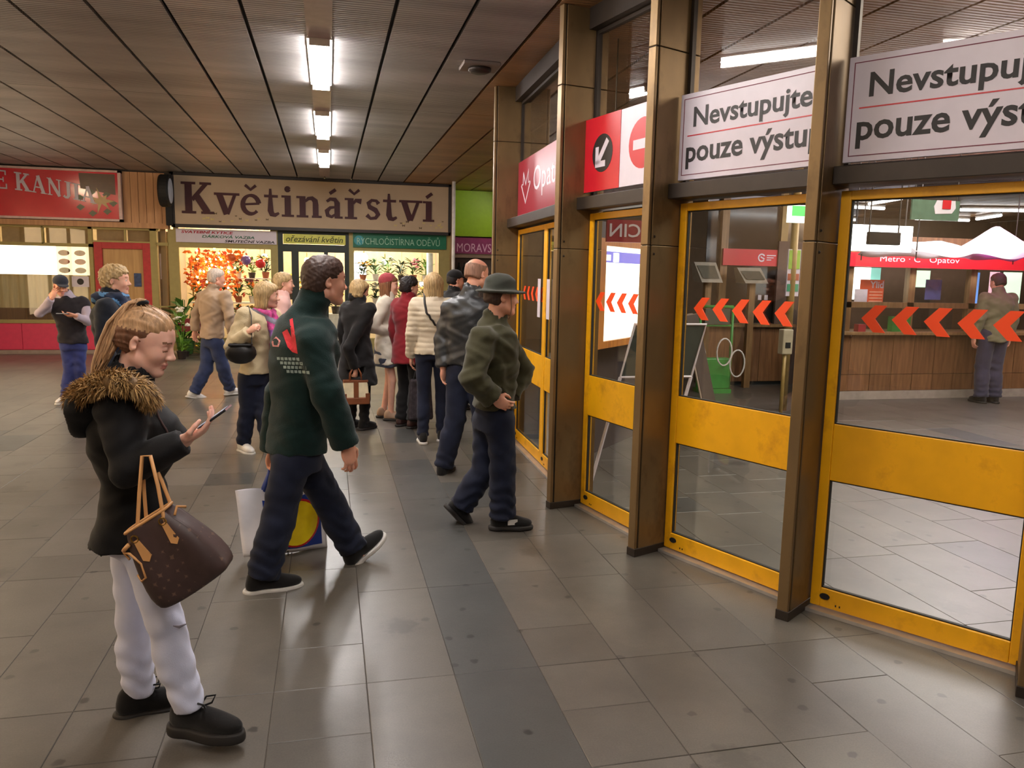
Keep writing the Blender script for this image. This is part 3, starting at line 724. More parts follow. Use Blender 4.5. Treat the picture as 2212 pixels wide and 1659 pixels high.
# ---- snack bar: red sign, boards, window, door
t = empty('shop_sign', (0, 0, 0)); tag(t, 'red shop sign with white serif lettering running off the left edge', 'sign')
box_obj('board', mat('sign_red_gloss', srgb(216, 34, 54), rough=0.16, var=0.12, scale=1.5, coat=0.5), -6.95, -3.84, WY - 0.14, WY - 0.06, 2.56, 3.44, t)
fr = MB()
for b in ((-6.98, -3.80, 2.53, 2.57), (-6.98, -3.80, 3.43, 3.47), (-3.85, -3.80, 2.53, 3.47), (-6.98, -6.94, 2.53, 3.47)): fr.box(b[0], b[1], WY - 0.16, WY - 0.05, b[2], b[3])
fr.build('frame', mat('pale_frame', srgb(220, 190, 180), rough=0.4), t)
ys = WY - 0.142
w_all = serif_width('CE KANJIA'); sc = (1.92) / w_all
def kan(u, v):
    x = -6.16 + u * sc; q = (x + 5.9) / 1.6
    z = 3.06 - 0.13 * max(0, q) ** 1.5 * 1.6 + v * (0.235 - 0.03 * q)
    return Vector((x, ys, z))
serif_text('CE KANJIA', kan, (0, -0.012, 0), M_signwhite, t)
MB().prism([(-6.5, 2.93), (-5.86, 2.97), (-6.02, 2.83), (-6.5, 2.74)], UV_FRONT(ys - 0.004), 0.004).build('white_swoosh', M_signwhite, t)
MB().prism([(-4.52, 3.40), (-3.9, 3.40), (-3.9, 3.02), (-4.5, 3.12)], UV_FRONT(ys - 0.001), 0.004).build('picture_ground', mat('print_olive', srgb(92, 62, 40), rough=0.3), t)
star = [(-4.16 + (0.24 if k % 2 == 0 else 0.08) * (1 + .3 * math.sin(k * 2.1)) * math.cos(k * math.pi / 7), 2.9 + (0.2 if k % 2 == 0 else 0.07) * (1 + .3 * math.sin(k * 2.1)) * math.sin(k * math.pi / 7)) for k in range(14)]
MB().prism(star, UV_FRONT(ys - 0.005), 0.004).build('picture_flower', mat('print_cream', srgb(196, 160, 100), rough=0.3), t)
for k in range(7):
    lf = MB()
    a = k * 0.9; cx, cz = -4.25 + 0.3 * math.cos(a), 2.86 + 0.2 * math.sin(a)
    lf.prism([(cx - .07, cz), (cx, cz + .06), (cx + .08, cz + .01), (cx, cz - .06)], UV_FRONT(ys - 0.003), 0.003)
    lf.build('picture_leaf', mat('print_green', srgb(84, 82, 52), rough=0.3), t)
# tan boarding right of the sign, vertical boards
tb = struct(box_obj('wall_boarding', M_tan, -3.80, -2.98, WY - 0.03, WY - 0.02, 2.42, 3.47))
for k in range(6):
    x0 = -3.795 + k * 0.137
    box_obj('board', M_tan, x0 + 0.004, x0 + 0.133, WY - 0.06, WY - 0.03, 2.42, 3.47, tb)
box_obj('rail', M_tan, -7.0, -3.0, WY - 0.1, WY - 0.02, 2.42, 2.52, tb)
# shop window with frame, transom panes, red plinth
w = struct(box_obj('window_10', M_shopglass, -6.95, -4.45, WY + 0.02, WY + 0.026, 0.62, 2.42))
fm = [(-6.98, -4.38, 2.04, 2.1), (-6.98, -4.38, 0.58, 0.64), (-4.45, -4.38, 0.6, 2.44), (-6.98, -3.2, 2.38, 2.44), (-6.0, -5.97, 2.08, 2.4), (-5.25, -5.22, 2.08, 2.4)]
for b in fm: box_obj('frame_bar', M_alu, b[0], b[1], WY - 0.02, WY + 0.06, b[2], b[3], w)
pl = struct(MB().box(-6.98, -4.40, WY + 0.0, WY + 0.1, 0.07, 0.585).build('wall_plinth', M_redpanel))
for k in range(2):
    x0 = -6.96 + k * 1.28; box_obj('panel', M_redpanel, x0, x0 + 1.27, WY - 0.02, WY + 0.0, 0.08, 0.57, pl, bevel=0.004)
# behind the pane: lit menu board, curtain, shelf
t = empty('menu_board', (0, 0, 0)); tag(t, 'bright backlit menu board in the snack bar window', 'menu board')
box_obj('light_box', M_alu, -6.95, -4.46, WY + 0.103, WY + 0.16, 1.5, 2.04, t)
box_obj('lit_face', emis('menu_light', (1.0, 0.93, 0.78), 2.0), -6.95, -5.05, WY + 0.1, WY + 0.102, 1.5, 2.04, t)
box_obj('picture_panel', emis('menu_pale', (0.95, 0.80, 0.58), 0.75), -5.05, -4.46, WY + 0.1, WY + 0.102, 1.5, 2.04, t)
cols3 = [srgb(120, 70, 40), srgb(150, 60, 40), srgb(110, 84, 48)]
for r in range(3):
    for c in range(2):
        cx = -4.92 + 0.28 * c; cz = 1.92 - 0.165 * r
        o = MB().prism([(cx + 0.1 * math.cos(a * DEG), cz + 0.055 * math.sin(a * DEG)) for a in range(0, 360, 30)], UV_FRONT(WY + 0.097), 0.002)
        o.build('dish_picture', mat('dish_%d' % r, cols3[r], rough=0.5, var=0.5, scale=25), t)
o = box_obj('price_notice', M_signwhite, -4.78, -4.48, WY + 0.005, WY + 0.012, 1.28, 1.48); tag(o, 'small white notice with a dark round mark in the snack bar window', 'notice')
MB().prism(circ(-4.63, 1.38, 0.06), UV_FRONT(WY + 0.002), 0.002).build('mark', M_ink, o)
ct = empty('curtain', (0, 0, 0)); tag(ct, 'pale pleated curtain in the snack bar window under the menu board', 'curtain')
xs = np.linspace(-6.95, -4.5, 140); V = []; F = []
for i, x in enumerate(xs):
    yy = WY + 0.2 + 0.018 * math.sin(x * 42) + 0.012 * math.sin(x * 17)
    V += [(x, yy, 0.86), (x, yy, 1.5)]
    if i: F.append((2 * i - 2, 2 * i, 2 * i + 1, 2 * i - 1))
mesh_np('cloth', V, F, mat('curtain_cloth', srgb(190, 172, 132), rough=0.9, var=0.18, scale=3, stretch=(6, 1, .4)), ct)
sh = box_obj('shelf_board', wood_mat('dark_shelf', srgb(110, 76, 44), srgb(80, 52, 30)), -6.95, -4.5, WY + 0.12, WY + 0.4, 0.64, 0.86); tag(sh, 'dark wooden sill board under the snack bar curtain', 'shelf')
for k, (xa, xb) in enumerate(((-6.95, -6.0), (-5.97, -5.25), (-5.22, -4.45), (-4.34, -3.82), (-3.79, -3.36))):
    box_obj('blind', mat('blind_tan', srgb(150, 124, 88), rough=0.8), xa + .01, xb - .01, WY + 0.12, WY + 0.13, 2.1 if k < 3 else 2.16, 2.39, w)
# red door
d = struct(empty('door_10', (0, 0, 0)))
for n_, b in (('stile', (-4.36, -4.22, 0.05, 2.14)), ('stile', (-3.50, -3.36, 0.05, 2.14)), ('top_rail', (-4.22, -3.50, 2.02, 2.14)), ('bottom_rail', (-4.22, -3.50, 0.05, 0.55))):
    box_obj(n_, M_redframe, b[0], b[1], WY - 0.02, WY + 0.05, b[2], b[3], d, bevel=0.004)
box_obj('panel', wood_mat('door_ply', srgb(214, 170, 108), srgb(192, 148, 90), stretch=(6, 6, .5)), -4.22, -3.50, WY + 0.03, WY + 0.04, 0.55, 2.02, d)
o = box_obj('sticker', mat('blue_print', srgb(40, 66, 110), rough=0.4, var=0.4, scale=20), -3.68, -3.55, WY + 0.015, WY + 0.02, 1.3, 1.56, d)
MB().tube([(-4.29, WY - 0.06, 1.25), (-4.29, WY - 0.06, 1.05)], 0.014).build('handle', M_white, d)
box_obj('panel', M_shopglass, -4.36, -3.36, WY + 0.02, WY + 0.026, 2.16, 2.38, d)
box_obj('frame_bar', M_alu, -3.82, -3.79, WY, WY + 0.05, 2.14, 2.38, d)
box_obj('frame_bar', M_alu, -4.38, -3.34, WY - 0.01, WY + 0.05, 2.13, 2.17, d)
# narrow side light
sw = struct(box_obj('window_11', M_shopglass, -3.25, -3.02, WY + 0.02, WY + 0.026, 0.1, 2.38))
for b in ((-3.36, -3.24, 0.05, 2.42), (-3.03, -2.93, 0.05, 2.42), (-3.25, -3.02, 0.9, 0.93), (-3.25, -3.02, 2.1, 2.16)):
    box_obj('frame_bar', M_alu, b[0], b[1], WY - 0.02, WY + 0.05, b[2], b[3], sw)
box_obj('backing', mat('grey_backing', srgb(140, 126, 104), rough=0.7), -3.25, -3.02, WY + 0.2, WY + 0.22, 0.1, 2.38, sw)
box_obj('paper', M_signwhite, -3.23, -3.1, WY + 0.17, WY + 0.18, 1.45, 1.95, sw)

# ---- flower shop
t = empty('shop_sign', (0, 0, 0)); tag(t, 'large beige flower shop sign with maroon slab-serif lettering', 'sign')
box_obj('board', M_fascia, -2.86, 2.44, WY - 0.18, WY - 0.06, 2.52, 3.44, t, bevel=0.006)
fr = MB()
for b in ((-2.93, -2.86, 2.46, 3.49), (2.44, 2.49, 2.46, 3.49), (-2.93, 2.49, 2.46, 2.52), (-2.93, 2.49, 3.44, 3.49)): fr.box(b[0], b[1], WY - 0.19, WY - 0.03, b[2], b[3])
fr.build('frame', mat('fascia_frame', srgb(40, 34, 32), rough=0.5), t)
ww = serif_width('Květinářství'); sx = (2.17 + 2.73) / ww
serif_text('Květinářství', lambda u, v: Vector((-2.73 + u * sx, WY - 0.181, 2.725 + v * 0.42)), (0, -0.014, 0), M_maroon, t)
# little painted butterflies and petals along the lower edge
M_petal = mat('petal_paint', srgb(196, 178, 110), rough=0.6); M_bfly = mat('butterfly_paint', srgb(90, 72, 44), rough=0.6)
for (cx, spread, cnt) in ((-1.75, 0.75, 16), (1.85, 0.55, 14)):
    for k in range(cnt):
        x = cx + rng.uniform(-spread, spread); z = 2.58 + abs(rng.gauss(0, 0.07)); r = rng.uniform(0.018, 0.034)
        MB().prism([(x - r, z + r), (x, z + .3 * r), (x + r, z + r), (x + .8 * r, z - .6 * r), (x, z), (x - .8 * r, z - .6 * r)], UV_FRONT(WY - 0.184), 0.004).build('painted_petal' if k % 3 else 'painted_butterfly', M_petal if k % 3 else M_bfly, t)
# small signs
M_signyel = mat('sign_yellow', srgb(206, 206, 84), rough=0.4, var=0.1); M_signgrn = mat('sign_green', srgb(14, 104, 74), rough=0.4, var=0.06)
M_grn = mat('ink_green', srgb(30, 100, 70)); M_redink = mat('ink_red', srgb(170, 30, 50)); M_plum = mat('sign_plum', srgb(150, 60, 104), rough=0.4)
def small_sign(name, lab, m, x0, x1, z0, z1, y=WY - 0.05):
    t = empty(name, (0, 0, 0)); tag(t, lab, 'sign'); box_obj('board', m, x0, x1, y, y + 0.03, z0, z1, t)
    return t, Matrix.Translation((0, 0, 0)) @ UV_FRONT(y - 0.003)
t, S = small_sign('small_sign', 'white strip sign with red, green and black slanted lines over the left flower window', M_signwhite, -2.88, -1.0, 2.18, 2.44)
lettering('SVATEBNÍ KYTICE', S, -2.78, -1.82, 2.355, 2.42, M_redink, t, bold=0.03, shear=0.2)
lettering('DÁRKOVÁ VAZBA', S, -2.40, -1.42, 2.275, 2.34, M_grn, t, bold=0.02, shear=0.2)
lettering('SMUTEČNÍ VAZBA', S, -1.98, -1.04, 2.195, 2.262, M_ink, t, bold=0.02, shear=0.2)
t, S = small_sign('small_sign', 'yellow strip sign with dark script over the flower shop door', M_signyel, -0.87, 0.35, 2.21, 2.40)
lettering('ořezávání květin', S, -0.82, 0.30, 2.245, 2.375, mat('ink_olive', srgb(70, 76, 20)), t, bold=0.01, shear=0.25)
t, S = small_sign('small_sign', 'green strip sign of a dry cleaner with white capitals', M_signgrn, 0.50, 2.42, 2.17, 2.46)
lettering('RYCHLOČISTÍRNA ODĚVŮ', S, 0.58, 2.28, 2.235, 2.42, mat('ink_pale_green', srgb(168, 206, 180)), t, bold=-0.008)
MB().prism(circ(0.62, 2.31, 0.1), S @ Matrix.Translation((0, 0, 0.001)), 0.001).build('round_mark', mat('teal_print', srgb(60, 150, 160)), t)
# frames, panes and door of the flower shop
def frame_bars(parent, bars, m, y0=WY - 0.02, y1=WY + 0.06):
    for b in bars: box_obj('frame_bar', m, b[0], b[1], y0, y1, b[2], b[3], parent)
w = struct(box_obj('window_12', M_shopglass, -2.86, -1.1, WY + 0.02, WY + 0.026, 0.3, 2.1))
frame_bars(w, [(-2.93, -2.84, 0, 2.5), (-1.12, -0.98, 0, 2.5), (-2.84, -1.12, 2.08, 2.18), (-2.84, -1.12, 0.0, 0.3)], M_alu)
w = struct(box_obj('window_13', M_shopglass, 0.5, 2.3, WY + 0.02, WY + 0.026, 0.3, 2.1))
frame_bars(w, [(0.42, 0.52, 0, 2.5), (2.27, 2.5, 0, 2.5), (0.52, 2.27, 2.1, 2.17), (0.52, 2.27, 0.0, 0.3)], M_alu)
d = struct(empty('door_11', (0, 0, 0)))
frame_bars(d, [(-0.98, -0.88, 0, 2.48), (0.33, 0.42, 0, 2.48), (-0.88, 0.33, 2.05, 2.2), (-0.88, 0.33, 2.40, 2.48), (-0.72, -0.58, 0, 2.05), (-0.08, 0.0, 0, 2.05), (-0.88, 0.33, 0, 0.25)], M_darkgreen)
for x0, x1 in ((-0.88, -0.72), (-0.58, -0.08), (0.0, 0.33)): box_obj('pane', M_shopglass, x0, x1, WY + 0.02, WY + 0.026, 0.25, 2.05, d)
# slim white post at the corner, lime panel and wine shop beyond
t = MB().tube([(2.47, 15.9, 0), (2.47, 15.9, ZC)], 0.035, n=12).build('post', M_white, smooth=True); tag(t, 'slim white post at the right end of the flower shop', 'post')
lp = box_obj('lime_panel', mat('lime_panel', srgb(150, 186, 20), rough=0.5, var=0.05), 2.60, 3.93, 17.4, 17.5, 2.50, ZC - 0.01); tag(lp, 'bright lime green wall panel above the plum coloured sign', 'panel')
struct(box_obj('wall_lime_side', mat('lime_panel', (0, 0, 0)), 2.55, 2.62, WY + 0.2, 17.5, 2.5, ZC))
t, S = small_sign('small_sign', 'plum coloured wine shop sign with pale capitals under the lime panel', M_plum, 2.70, 4.1, 2.12, 2.47, y=17.38)
lettering('MORAVSKÁ VÍNA', S, 2.78, 4.35, 2.16, 2.40, mat('ink_pink', srgb(232, 190, 206)), t, bold=0.0, box=(0, 0.9))
struct(box_obj('wall_wine_shop', mat('wine_grey', srgb(96, 84, 76), rough=0.6), 2.6, 4.25, 17.55, 17.65, 0, 2.1))
struct(box_obj('trim_60', M_wall, 2.6, 4.25, 17.4, 17.55, 2.03, 2.12))
for k in range(5):
    o = MB().lathe([(0.035, 0), (0.037, 0.02), (0.037, 0.18), (0.014, 0.24), (0.013, 0.3)], 10, (2.85 + 0.12 * k, 17.5, 1.62)).build('wine_bottle', mat('bottle_glass', srgb(34, 40, 34), rough=0.15), smooth=True)
    tag(o, 'dark wine bottle, %s on the shelf under the plum sign' % ['leftmost', 'second from left', 'middle one', 'second from right', 'rightmost'][k], 'bottle', 'wine bottles under the plum sign')
o = box_obj('bottle_shelf', M_brownwall, 2.7, 3.6, 17.4, 17.55, 1.58, 1.615); tag(o, 'narrow shelf with wine bottles under the plum sign', 'shelf')
# round hanging clock sign on a black bracket between the two shops
p = at(357, 412, WY - 0.5)
t = empty('wall_clock', (p.x, p.y, p.z), 0); tag(t, 'round black two-faced clock on a black bracket between the two shop signs', 'clock')
Rm = Matrix.Rotation(90 * DEG, 4, 'Y')
cb = MB().lathe([(0.0, -0.09), (0.28, -0.09), (0.30, -0.06), (0.30, 0.06), (0.28, 0.09), (0, 0.09)], 28, cap=False); cb.v = [tuple(Rm @ Vector(v)) for v in cb.v]; cb.build('case', M_black, t, smooth=False)
for sx_ in (-1, 1):
    fc = MB().lathe([(0.0, 0), (0.23, 0), (0.23, 0.006), (0, 0.006)], 28, cap=False); fc.v = [tuple(Rm @ Vector((v[0], v[1], v[2] + (0.09 if sx_ > 0 else -0.096)))) for v in fc.v]
    fc.build('dial', mat('dial', srgb(196, 206, 222), rough=0.3), t)
MB().box(-0.035, 0.035, -0.05, 0.62, -0.04, 0.04).box(-0.06, 0.06, 0.28, 0.4, -0.62, 0.35).build('bracket', M_black, t)

# ---- goods of the flower shop: pots, bouquets, lanterns
LEAF = [mat('leaf_a', srgb(60, 104, 34), rough=0.6, var=0.3), mat('leaf_b', srgb(96, 140, 40), rough=0.6, var=0.3), mat('leaf_c', srgb(38, 70, 40), rough=0.6, var=0.3)]
BLO = {'orange': srgb(240, 120, 30), 'red': srgb(190, 30, 36), 'white': srgb(240, 232, 220), 'yellow': srgb(240, 200, 50), 'pink': srgb(230, 130, 150), 'purple': srgb(110, 84, 150), 'copper': srgb(186, 84, 40), 'gold': srgb(224, 170, 70)}
POT = [mat('pot_dark', srgb(50, 40, 36)), mat('pot_terracotta', srgb(150, 80, 50)), mat('pot_white', srgb(210, 200, 190)), mat('pot_green', srgb(70, 110, 50))]
PLANTS = {}
def plant_proto(color, kind, leaf, pot, seed):
    r = random.Random(seed)
    t = empty('potted_plant', (0, 0, -50))
    MB().lathe([(0.055, 0), (0.06, 0.01), (0.08, 0.12), (0.085, 0.125), (0.075, 0.128), (0.07, 0.11), (0, 0.11)], 10).build('pot', POT[pot], t, smooth=True)
    fo = MB(); bl = MB()
    H_ = 0.45 if kind != 'tall' else 0.75
    for k in range(34):
        a = r.uniform(0, 6.28); rad = r.uniform(0.02, 0.17) * (0.7 if kind == 'tall' else 1); z = r.uniform(0.14, H_)
        L_ = r.uniform(0.07, 0.15); w_ = L_ * 0.3; ux, uy = math.cos(a), math.sin(a)
        b0 = Vector((ux * rad * .4, uy * rad * .4, z - .04)); tip = Vector((ux * (rad + L_ * .6), uy * (rad + L_ * .6), z + L_ * r.uniform(-.3, .7)))
        sd = Vector((-uy, ux, 0)) * w_; mid = (b0 + tip) / 2 + Vector((0, 0, 0.02))
        fo.add([b0, mid + sd, tip, mid - sd, mid + Vector((0, 0, -0.008))], [(0, 1, 2), (0, 2, 3), (0, 4, 1), (0, 3, 4), (1, 4, 2), (3, 2, 4)])
    for k in range(5):
        a = r.uniform(0, 6.28); fo.tube([(0, 0, 0.1), (0.05 * math.cos(a), 0.05 * math.sin(a), H_ * .6), (0.1 * math.cos(a), 0.1 * math.sin(a), H_)], [0.006, 0.004, 0.003], n=4)
    for k in range(13 if kind != 'leafy' else 0):
        a = r.uniform(0, 6.28); rad = r.uniform(0, 0.17); z = H_ * r.uniform(0.75, 1.1) - rad * .4
        c = Vector((rad * math.cos(a), rad * math.sin(a), z)); rr = r.uniform(0.028, 0.05)
        for q in range(5):
            aa = q * 1.257 + a; bl.blob(c + Vector((math.cos(aa) * rr * .6, math.sin(aa) * rr * .6, 0)), rr * .55, n=5, m=3, sq=(1, 1, .6))
        bl.blob(c + Vector((0, 0, rr * .3)), rr * .45, n=5, m=3)
    fo.build('foliage', LEAF[leaf], t)
    if bl.v: bl.build('blossom', mat('bloom_' + color, BLO[color], rough=0.6, var=0.2, scale=30), t)
    return t
def place_plant(x, y, z, color, kind, leaf, pot, label, s=1.0, group='plants of the flower shop'):
    key = (color, kind, leaf, pot)
    if key not in PLANTS:
        o = plant_proto(color, kind, leaf, pot, len(PLANTS) + 3); PLANTS[key] = o
    else: o = copy_tree(PLANTS[key])
    o.location = (x, y, z); o.rotation_euler = (0, 0, rng.uniform(0, 6.28)); o.scale = (s, s, s * rng.uniform(.9, 1.1))
    tag(o, label, 'plant', group)
    return o
# display shelves inside
def shelf_unit(x0, x1, y0, y1, zs, lab):
    t = empty('display_shelf', (0, 0, 0)); tag(t, lab, 'shelf')
    for z in zs: box_obj('shelf_board', M_white, x0, x1, y0, y1, z - 0.02, z, t)
    for x in (x0, x1 - 0.03): box_obj('upright', M_alu, x, x + 0.03, y1 - 0.03, y1, 0, max(zs), t)
    return t
shelf_unit(-2.75, -1.15, 16.95, 17.45, (0.5, 1.0, 1.5), 'white display shelf in the left flower shop window')
shelf_unit(0.6, 2.2, 16.95, 17.45, (0.5, 1.0, 1.5), 'white display shelf in the right flower shop window')
left = ['orange', 'copper', 'orange', 'red', 'white', 'gold', 'red', 'purple', 'orange', 'copper']
names = {'orange': 'orange autumn', 'copper': 'copper coloured', 'red': 'red flowering', 'white': 'white flowering', 'gold': 'golden dried', 'purple': 'violet flowering', 'yellow': 'yellow flowering', 'pink': 'pink flowering'}
ORD = ['leftmost', 'second from left', 'third from left', 'third from right', 'second from right', 'rightmost']
lev = ['lower', 'middle', 'top']
for li, z in enumerate((0.5, 1.0, 1.5)):
    for k in range(6):
        c = left[(k * 3 + li * 5) % len(left)] if k < 4 else ['white', 'gold', 'pink'][(k + li) % 3]
        if k < 3 and li > 0: c = ['orange', 'copper', 'orange'][(k + li) % 3]
        place_plant(-2.62 + 0.27 * k, 17.15 + rng.uniform(-.06, .06), z, c, 'bunch', k % 3, (k + li) % 3, '%s arrangement, %s on the %s shelf of the left flower window' % (names[c], ORD[k], lev[li]), 0.95, 'arrangements in the left flower window')
for li, z in enumerate((0.5, 1.0, 1.5)):
    for k in range(6):
        c = ['white', 'yellow', 'pink', 'white', 'gold', 'red'][(k + 2 * li) % 6]
        kd = 'leafy' if (k + li) % 2 else 'bunch'
        place_plant(0.72 + 0.27 * k, 17.15 + rng.uniform(-.06, .06), z, c, kd, (k + li) % 3, (k + 1) % 4, '%s, %s on the %s shelf of the right flower window' % ('green leafy plant' if kd == 'leafy' else names[c] + ' plant', ORD[k], lev[li]), 0.98, 'plants in the right flower window')
for k in range(4):
    place_plant(0.15 - 0.3 * k, 17.6 + 0.1 * (k % 2), 0.75 + 0.3 * (k % 2), ['yellow', 'white', 'orange', 'yellow'][k], 'bunch', k % 3, k % 3, ['yellow bouquet at the right of the flower shop door counter', 'white bouquet seen through the flower shop door', 'orange bouquet seen through the flower shop door', 'yellow bouquet at the left of the flower shop door counter'][k], 1.2, 'bouquets behind the flower shop door')
o = box_obj('sales_counter', M_white, -0.95, 0.4, 17.45, 17.9, 0, 0.75, bevel=0.01); tag(o, 'pale sales counter behind the flower shop door', 'counter')
# hanging orange garland with warm light bulbs in it
gl = empty('garland', (0, 0, 0)); tag(gl, 'hanging garland of orange leaves glowing at the left of the flower window', 'garland')
g1 = MB(); g2 = MB(); rr = random.Random(3)
for k in range(420):
    x = -2.25 + rr.gauss(0, 0.32); z = 1.66 + rr.gauss(0, 0.27); y = 16.85 + rr.gauss(0, 0.07); s_ = rr.uniform(0.03, 0.07); a = rr.uniform(0, 6.28); b_ = rr.uniform(-1, 1)
    if x < -2.78 or x > -1.5 or z > 2.04: continue
    u = Vector((math.cos(a), b_ * .4, math.sin(a))) * s_; v = Vector((-math.sin(a), .3, math.cos(a))) * s_ * .5; c = Vector((x, y, z))
    (g1 if k % 3 else g2).add([c - u, c + v, c + u, c - v, c + Vector((0, -.012, 0))], [(0, 4, 1), (1, 4, 2), (2, 4, 3), (3, 4, 0), (0, 1, 2, 3)])
g1.build('orange_leaf', mat('garland_orange', srgb(246, 122, 30), rough=0.6, var=0.3), gl); g2.build('copper_leaf', mat('garland_copper', srgb(190, 70, 34), rough=0.6, var=0.3), gl)
bb = MB()
for k in range(44): bb.blob((-2.2 + rr.gauss(0, 0.2), 16.82 + rr.gauss(0, 0.05), 1.72 + rr.gauss(0, 0.17)), 0.022)
bb.build('light_bulb', emis('warm_bulb', (1.0, 0.62, 0.2), 22.0), gl)
for (x, z, c, lab) in ((-1.62, 1.86, 'purple', 'violet glass ball hanging in the left flower window'), (-1.34, 1.80, 'red', 'red glass ball hanging in the left flower window'), (-1.9, 1.9, 'copper', 'copper glass ball hanging in the left flower window')):
    o = empty('hanging_ball', (x, 16.82, z)); tag(o, lab, 'ornament', 'glass balls in the flower window')
    mb = MB(); mb.blob((0, 0, 0), 0.1, n=14, m=9); mb.build('ball', mat('ball_' + c, BLO[c], rough=0.2), o, smooth=True)
    MB().tube([(0, 0, 0.1), (0, 0, ZC + 0.05 - z)], 0.004, n=5).build('string', M_ink, o)
# bright small lamps within the windows
M_bulb = emis('shop_bulb', (1.0, 0.9, 0.74), 14.0)
for k, (x, y, z) in enumerate(((0.75, 17.3, 1.98), (1.2, 17.35, 1.9), (1.55, 17.2, 1.42), (2.0, 17.3, 1.44), (-1.3, 17.4, 1.95), (-0.45, 17.9, 1.9), (0.15, 17.9, 1.85))):
    o = empty('shop_lamp', (x, y, z)); tag(o, 'small bright shop lamp shining %s' % ['at the left end of the right flower window', 'over the top shelf of the right flower window', 'between plants in the right flower window', 'low at the right of the right flower window', 'at the right end of the left flower window', 'left behind the flower shop door', 'right behind the flower shop door'][k], 'lamp', 'flower shop lamps')
    mb = MB(); mb.blob((0, 0, 0), 0.06 if k else 0.09, n=10, m=6); mb.build('bulb', M_bulb, o, smooth=True); MB().tube([(0, 0, 0.05), (0, 0, 0.16)], 0.012).tube([(0, 0, 0.15), (0, 0, ZC - z)], 0.004, n=5).build('stem', M_alu, o)
o = box_obj('lit_board', emis('panel_light', (0.95, 0.98, 1.0), 5.0), 0.54, 0.8, 17.44, 17.47, 1.5, 2.08); tag(o, 'bluish white lit panel at the left of the right flower window', 'lamp')
o = MB().tube([(2.12, 16.9, 0.3), (2.12, 16.9, 2.1)], 0.07, n=12).build('rolled_foil', mat('foil', srgb(196, 200, 206), rough=0.35), smooth=True); tag(o, 'upright grey roll standing at the right end of the flower window', 'roll')
# plants and crates outside, left of the flower window
for k, (px, py, c, kd, lf_, s_) in enumerate(((392, 742, 'white', 'tall', 1, 1.15), (440, 745, 'yellow', 'bunch', 0, 0.8), (402, 757, 'yellow', 'leafy', 1, 0.8))):
    p = Vector((0, [15.5, 15.55, 15.95][k], 0))
    place_plant(at(px, py, p.y).x, p.y, 0.0, c, kd, lf_, 0, ['tall green plant with white blossom standing outside the flower shop', 'yellow flowering plant in a dark pot outside the flower shop', 'bushy green plant outside the flower shop left window'][k], s_, 'plants outside the flower shop')
o = empty('flower_crate', (at(425, 720, 16.1).x, 16.1, 0)); tag(o, 'dark red crate stand with pansies outside the flower shop', 'crate')
mb = MB()
for zz in (0.5, 0.62): mb.box(-0.3, 0.3, -0.16, -0.14, zz, zz + 0.09).box(-0.3, 0.3, 0.14, 0.16, zz, zz + 0.09)
mb.build('slats', mat('crate_red', srgb(120, 28, 34)), o); MB().box(-0.3, 0.3, -0.15, 0.15, 0.48, 0.5).build('bottom', mat('crate_red', (0, 0, 0)), o)
for x in (-0.28, 0.26): MB().box(x, x + 0.02, -0.15, -0.13, 0, 0.7).build('leg', M_black, o); MB().box(x, x + 0.02, 0.13, 0.15, 0, 0.7).build('leg', M_black, o)
# tall green growth behind the window edge
for k in range(4):
    place_plant([-2.72, -2.3, -1.75, -1.3][k], [16.2, 16.32, 16.3, 16.34][k], 0.02, 'yellow', 'leafy', k % 2, 3, ['bright green upright plant at the left edge of the flower window', 'second upright green plant beside the flower window', 'third upright green plant near the red crate', 'low dark green plant behind the red crate'][k], [2.2, 1.4, 1.0, 0.9][k], 'plants outside the flower shop')
# ================================================================== vestibule behind the doors
# ---- ticket office at the back
M_plank = wood_mat('booth_plank', srgb(146, 104, 66), srgb(112, 76, 46), obj_var=0.14)
M_boothwood = wood_mat('booth_frame_wood', srgb(150, 118, 76), srgb(120, 90, 56), obj_var=0.05)
BY = 9.75
t = empty('ticket_office', (0, 0, 0)); tag(t, 'brown wooden ticket office with red band and lit windows behind the nearest doors', 'booth')
box_obj('counter_core', M_black, 6.9, 13.4, BY + 0.03, BY + 0.5, 0.0, 0.95, t)
box_obj('skirting', mat('skirting', srgb(170, 158, 144), rough=0.5), 6.9, 13.4, BY - 0.02, BY + 0.03, 0.0, 0.12, t)
k = 0; x = 6.9
while x < 13.35:
    w_ = 0.355
    box_obj('plank', M_plank, x + 0.004, min(x + w_ - 0.004, 13.4), BY + rng.uniform(-.004, .004), BY + 0.03, 0.125, 0.36, t)
    box_obj('plank', M_plank, x + 0.004, min(x + w_ - 0.004, 13.4), BY + rng.uniform(-.004, .004), BY + 0.03, 0.366, 0.94, t); x += w_
box_obj('counter_top', M_boothwood, 6.85, 13.4, BY - 0.12, BY + 0.55, 0.94, 0.985, t, bevel=0.006)
for xx in (7.18, 8.22, 9.28, 10.6, 11.9, 13.2):
    box_obj('post', M_boothwood, xx, xx + 0.11, BY + 0.1, BY + 0.2, 0.98, 2.2, t)
box_obj('window_rail', M_boothwood, 7.2, 13.3, BY + 0.1, BY + 0.18, 1.32, 1.40, t)
bd = box_obj('red_band', M_signred, 7.0, 13.4, BY + 0.0, BY + 0.1, 1.90, 2.10, t)
lettering('Metro · C   Opatov', UV_FRONT(BY - 0.003), 7.62, 8.95, 1.955, 2.06, M_signwhite, t, bold=0.0)
box_obj('upper_panel', M_brownwall, 7.0, 13.4, BY + 0.2, BY + 0.24, 2.1, 2.35, t)
for xx in (7.29, 8.33, 9.39, 10.71, 12.01):
    box_obj('pane', M_shopglass, xx, xx + 0.93, BY + 0.14, BY + 0.146, 1.0, 1.9, t)
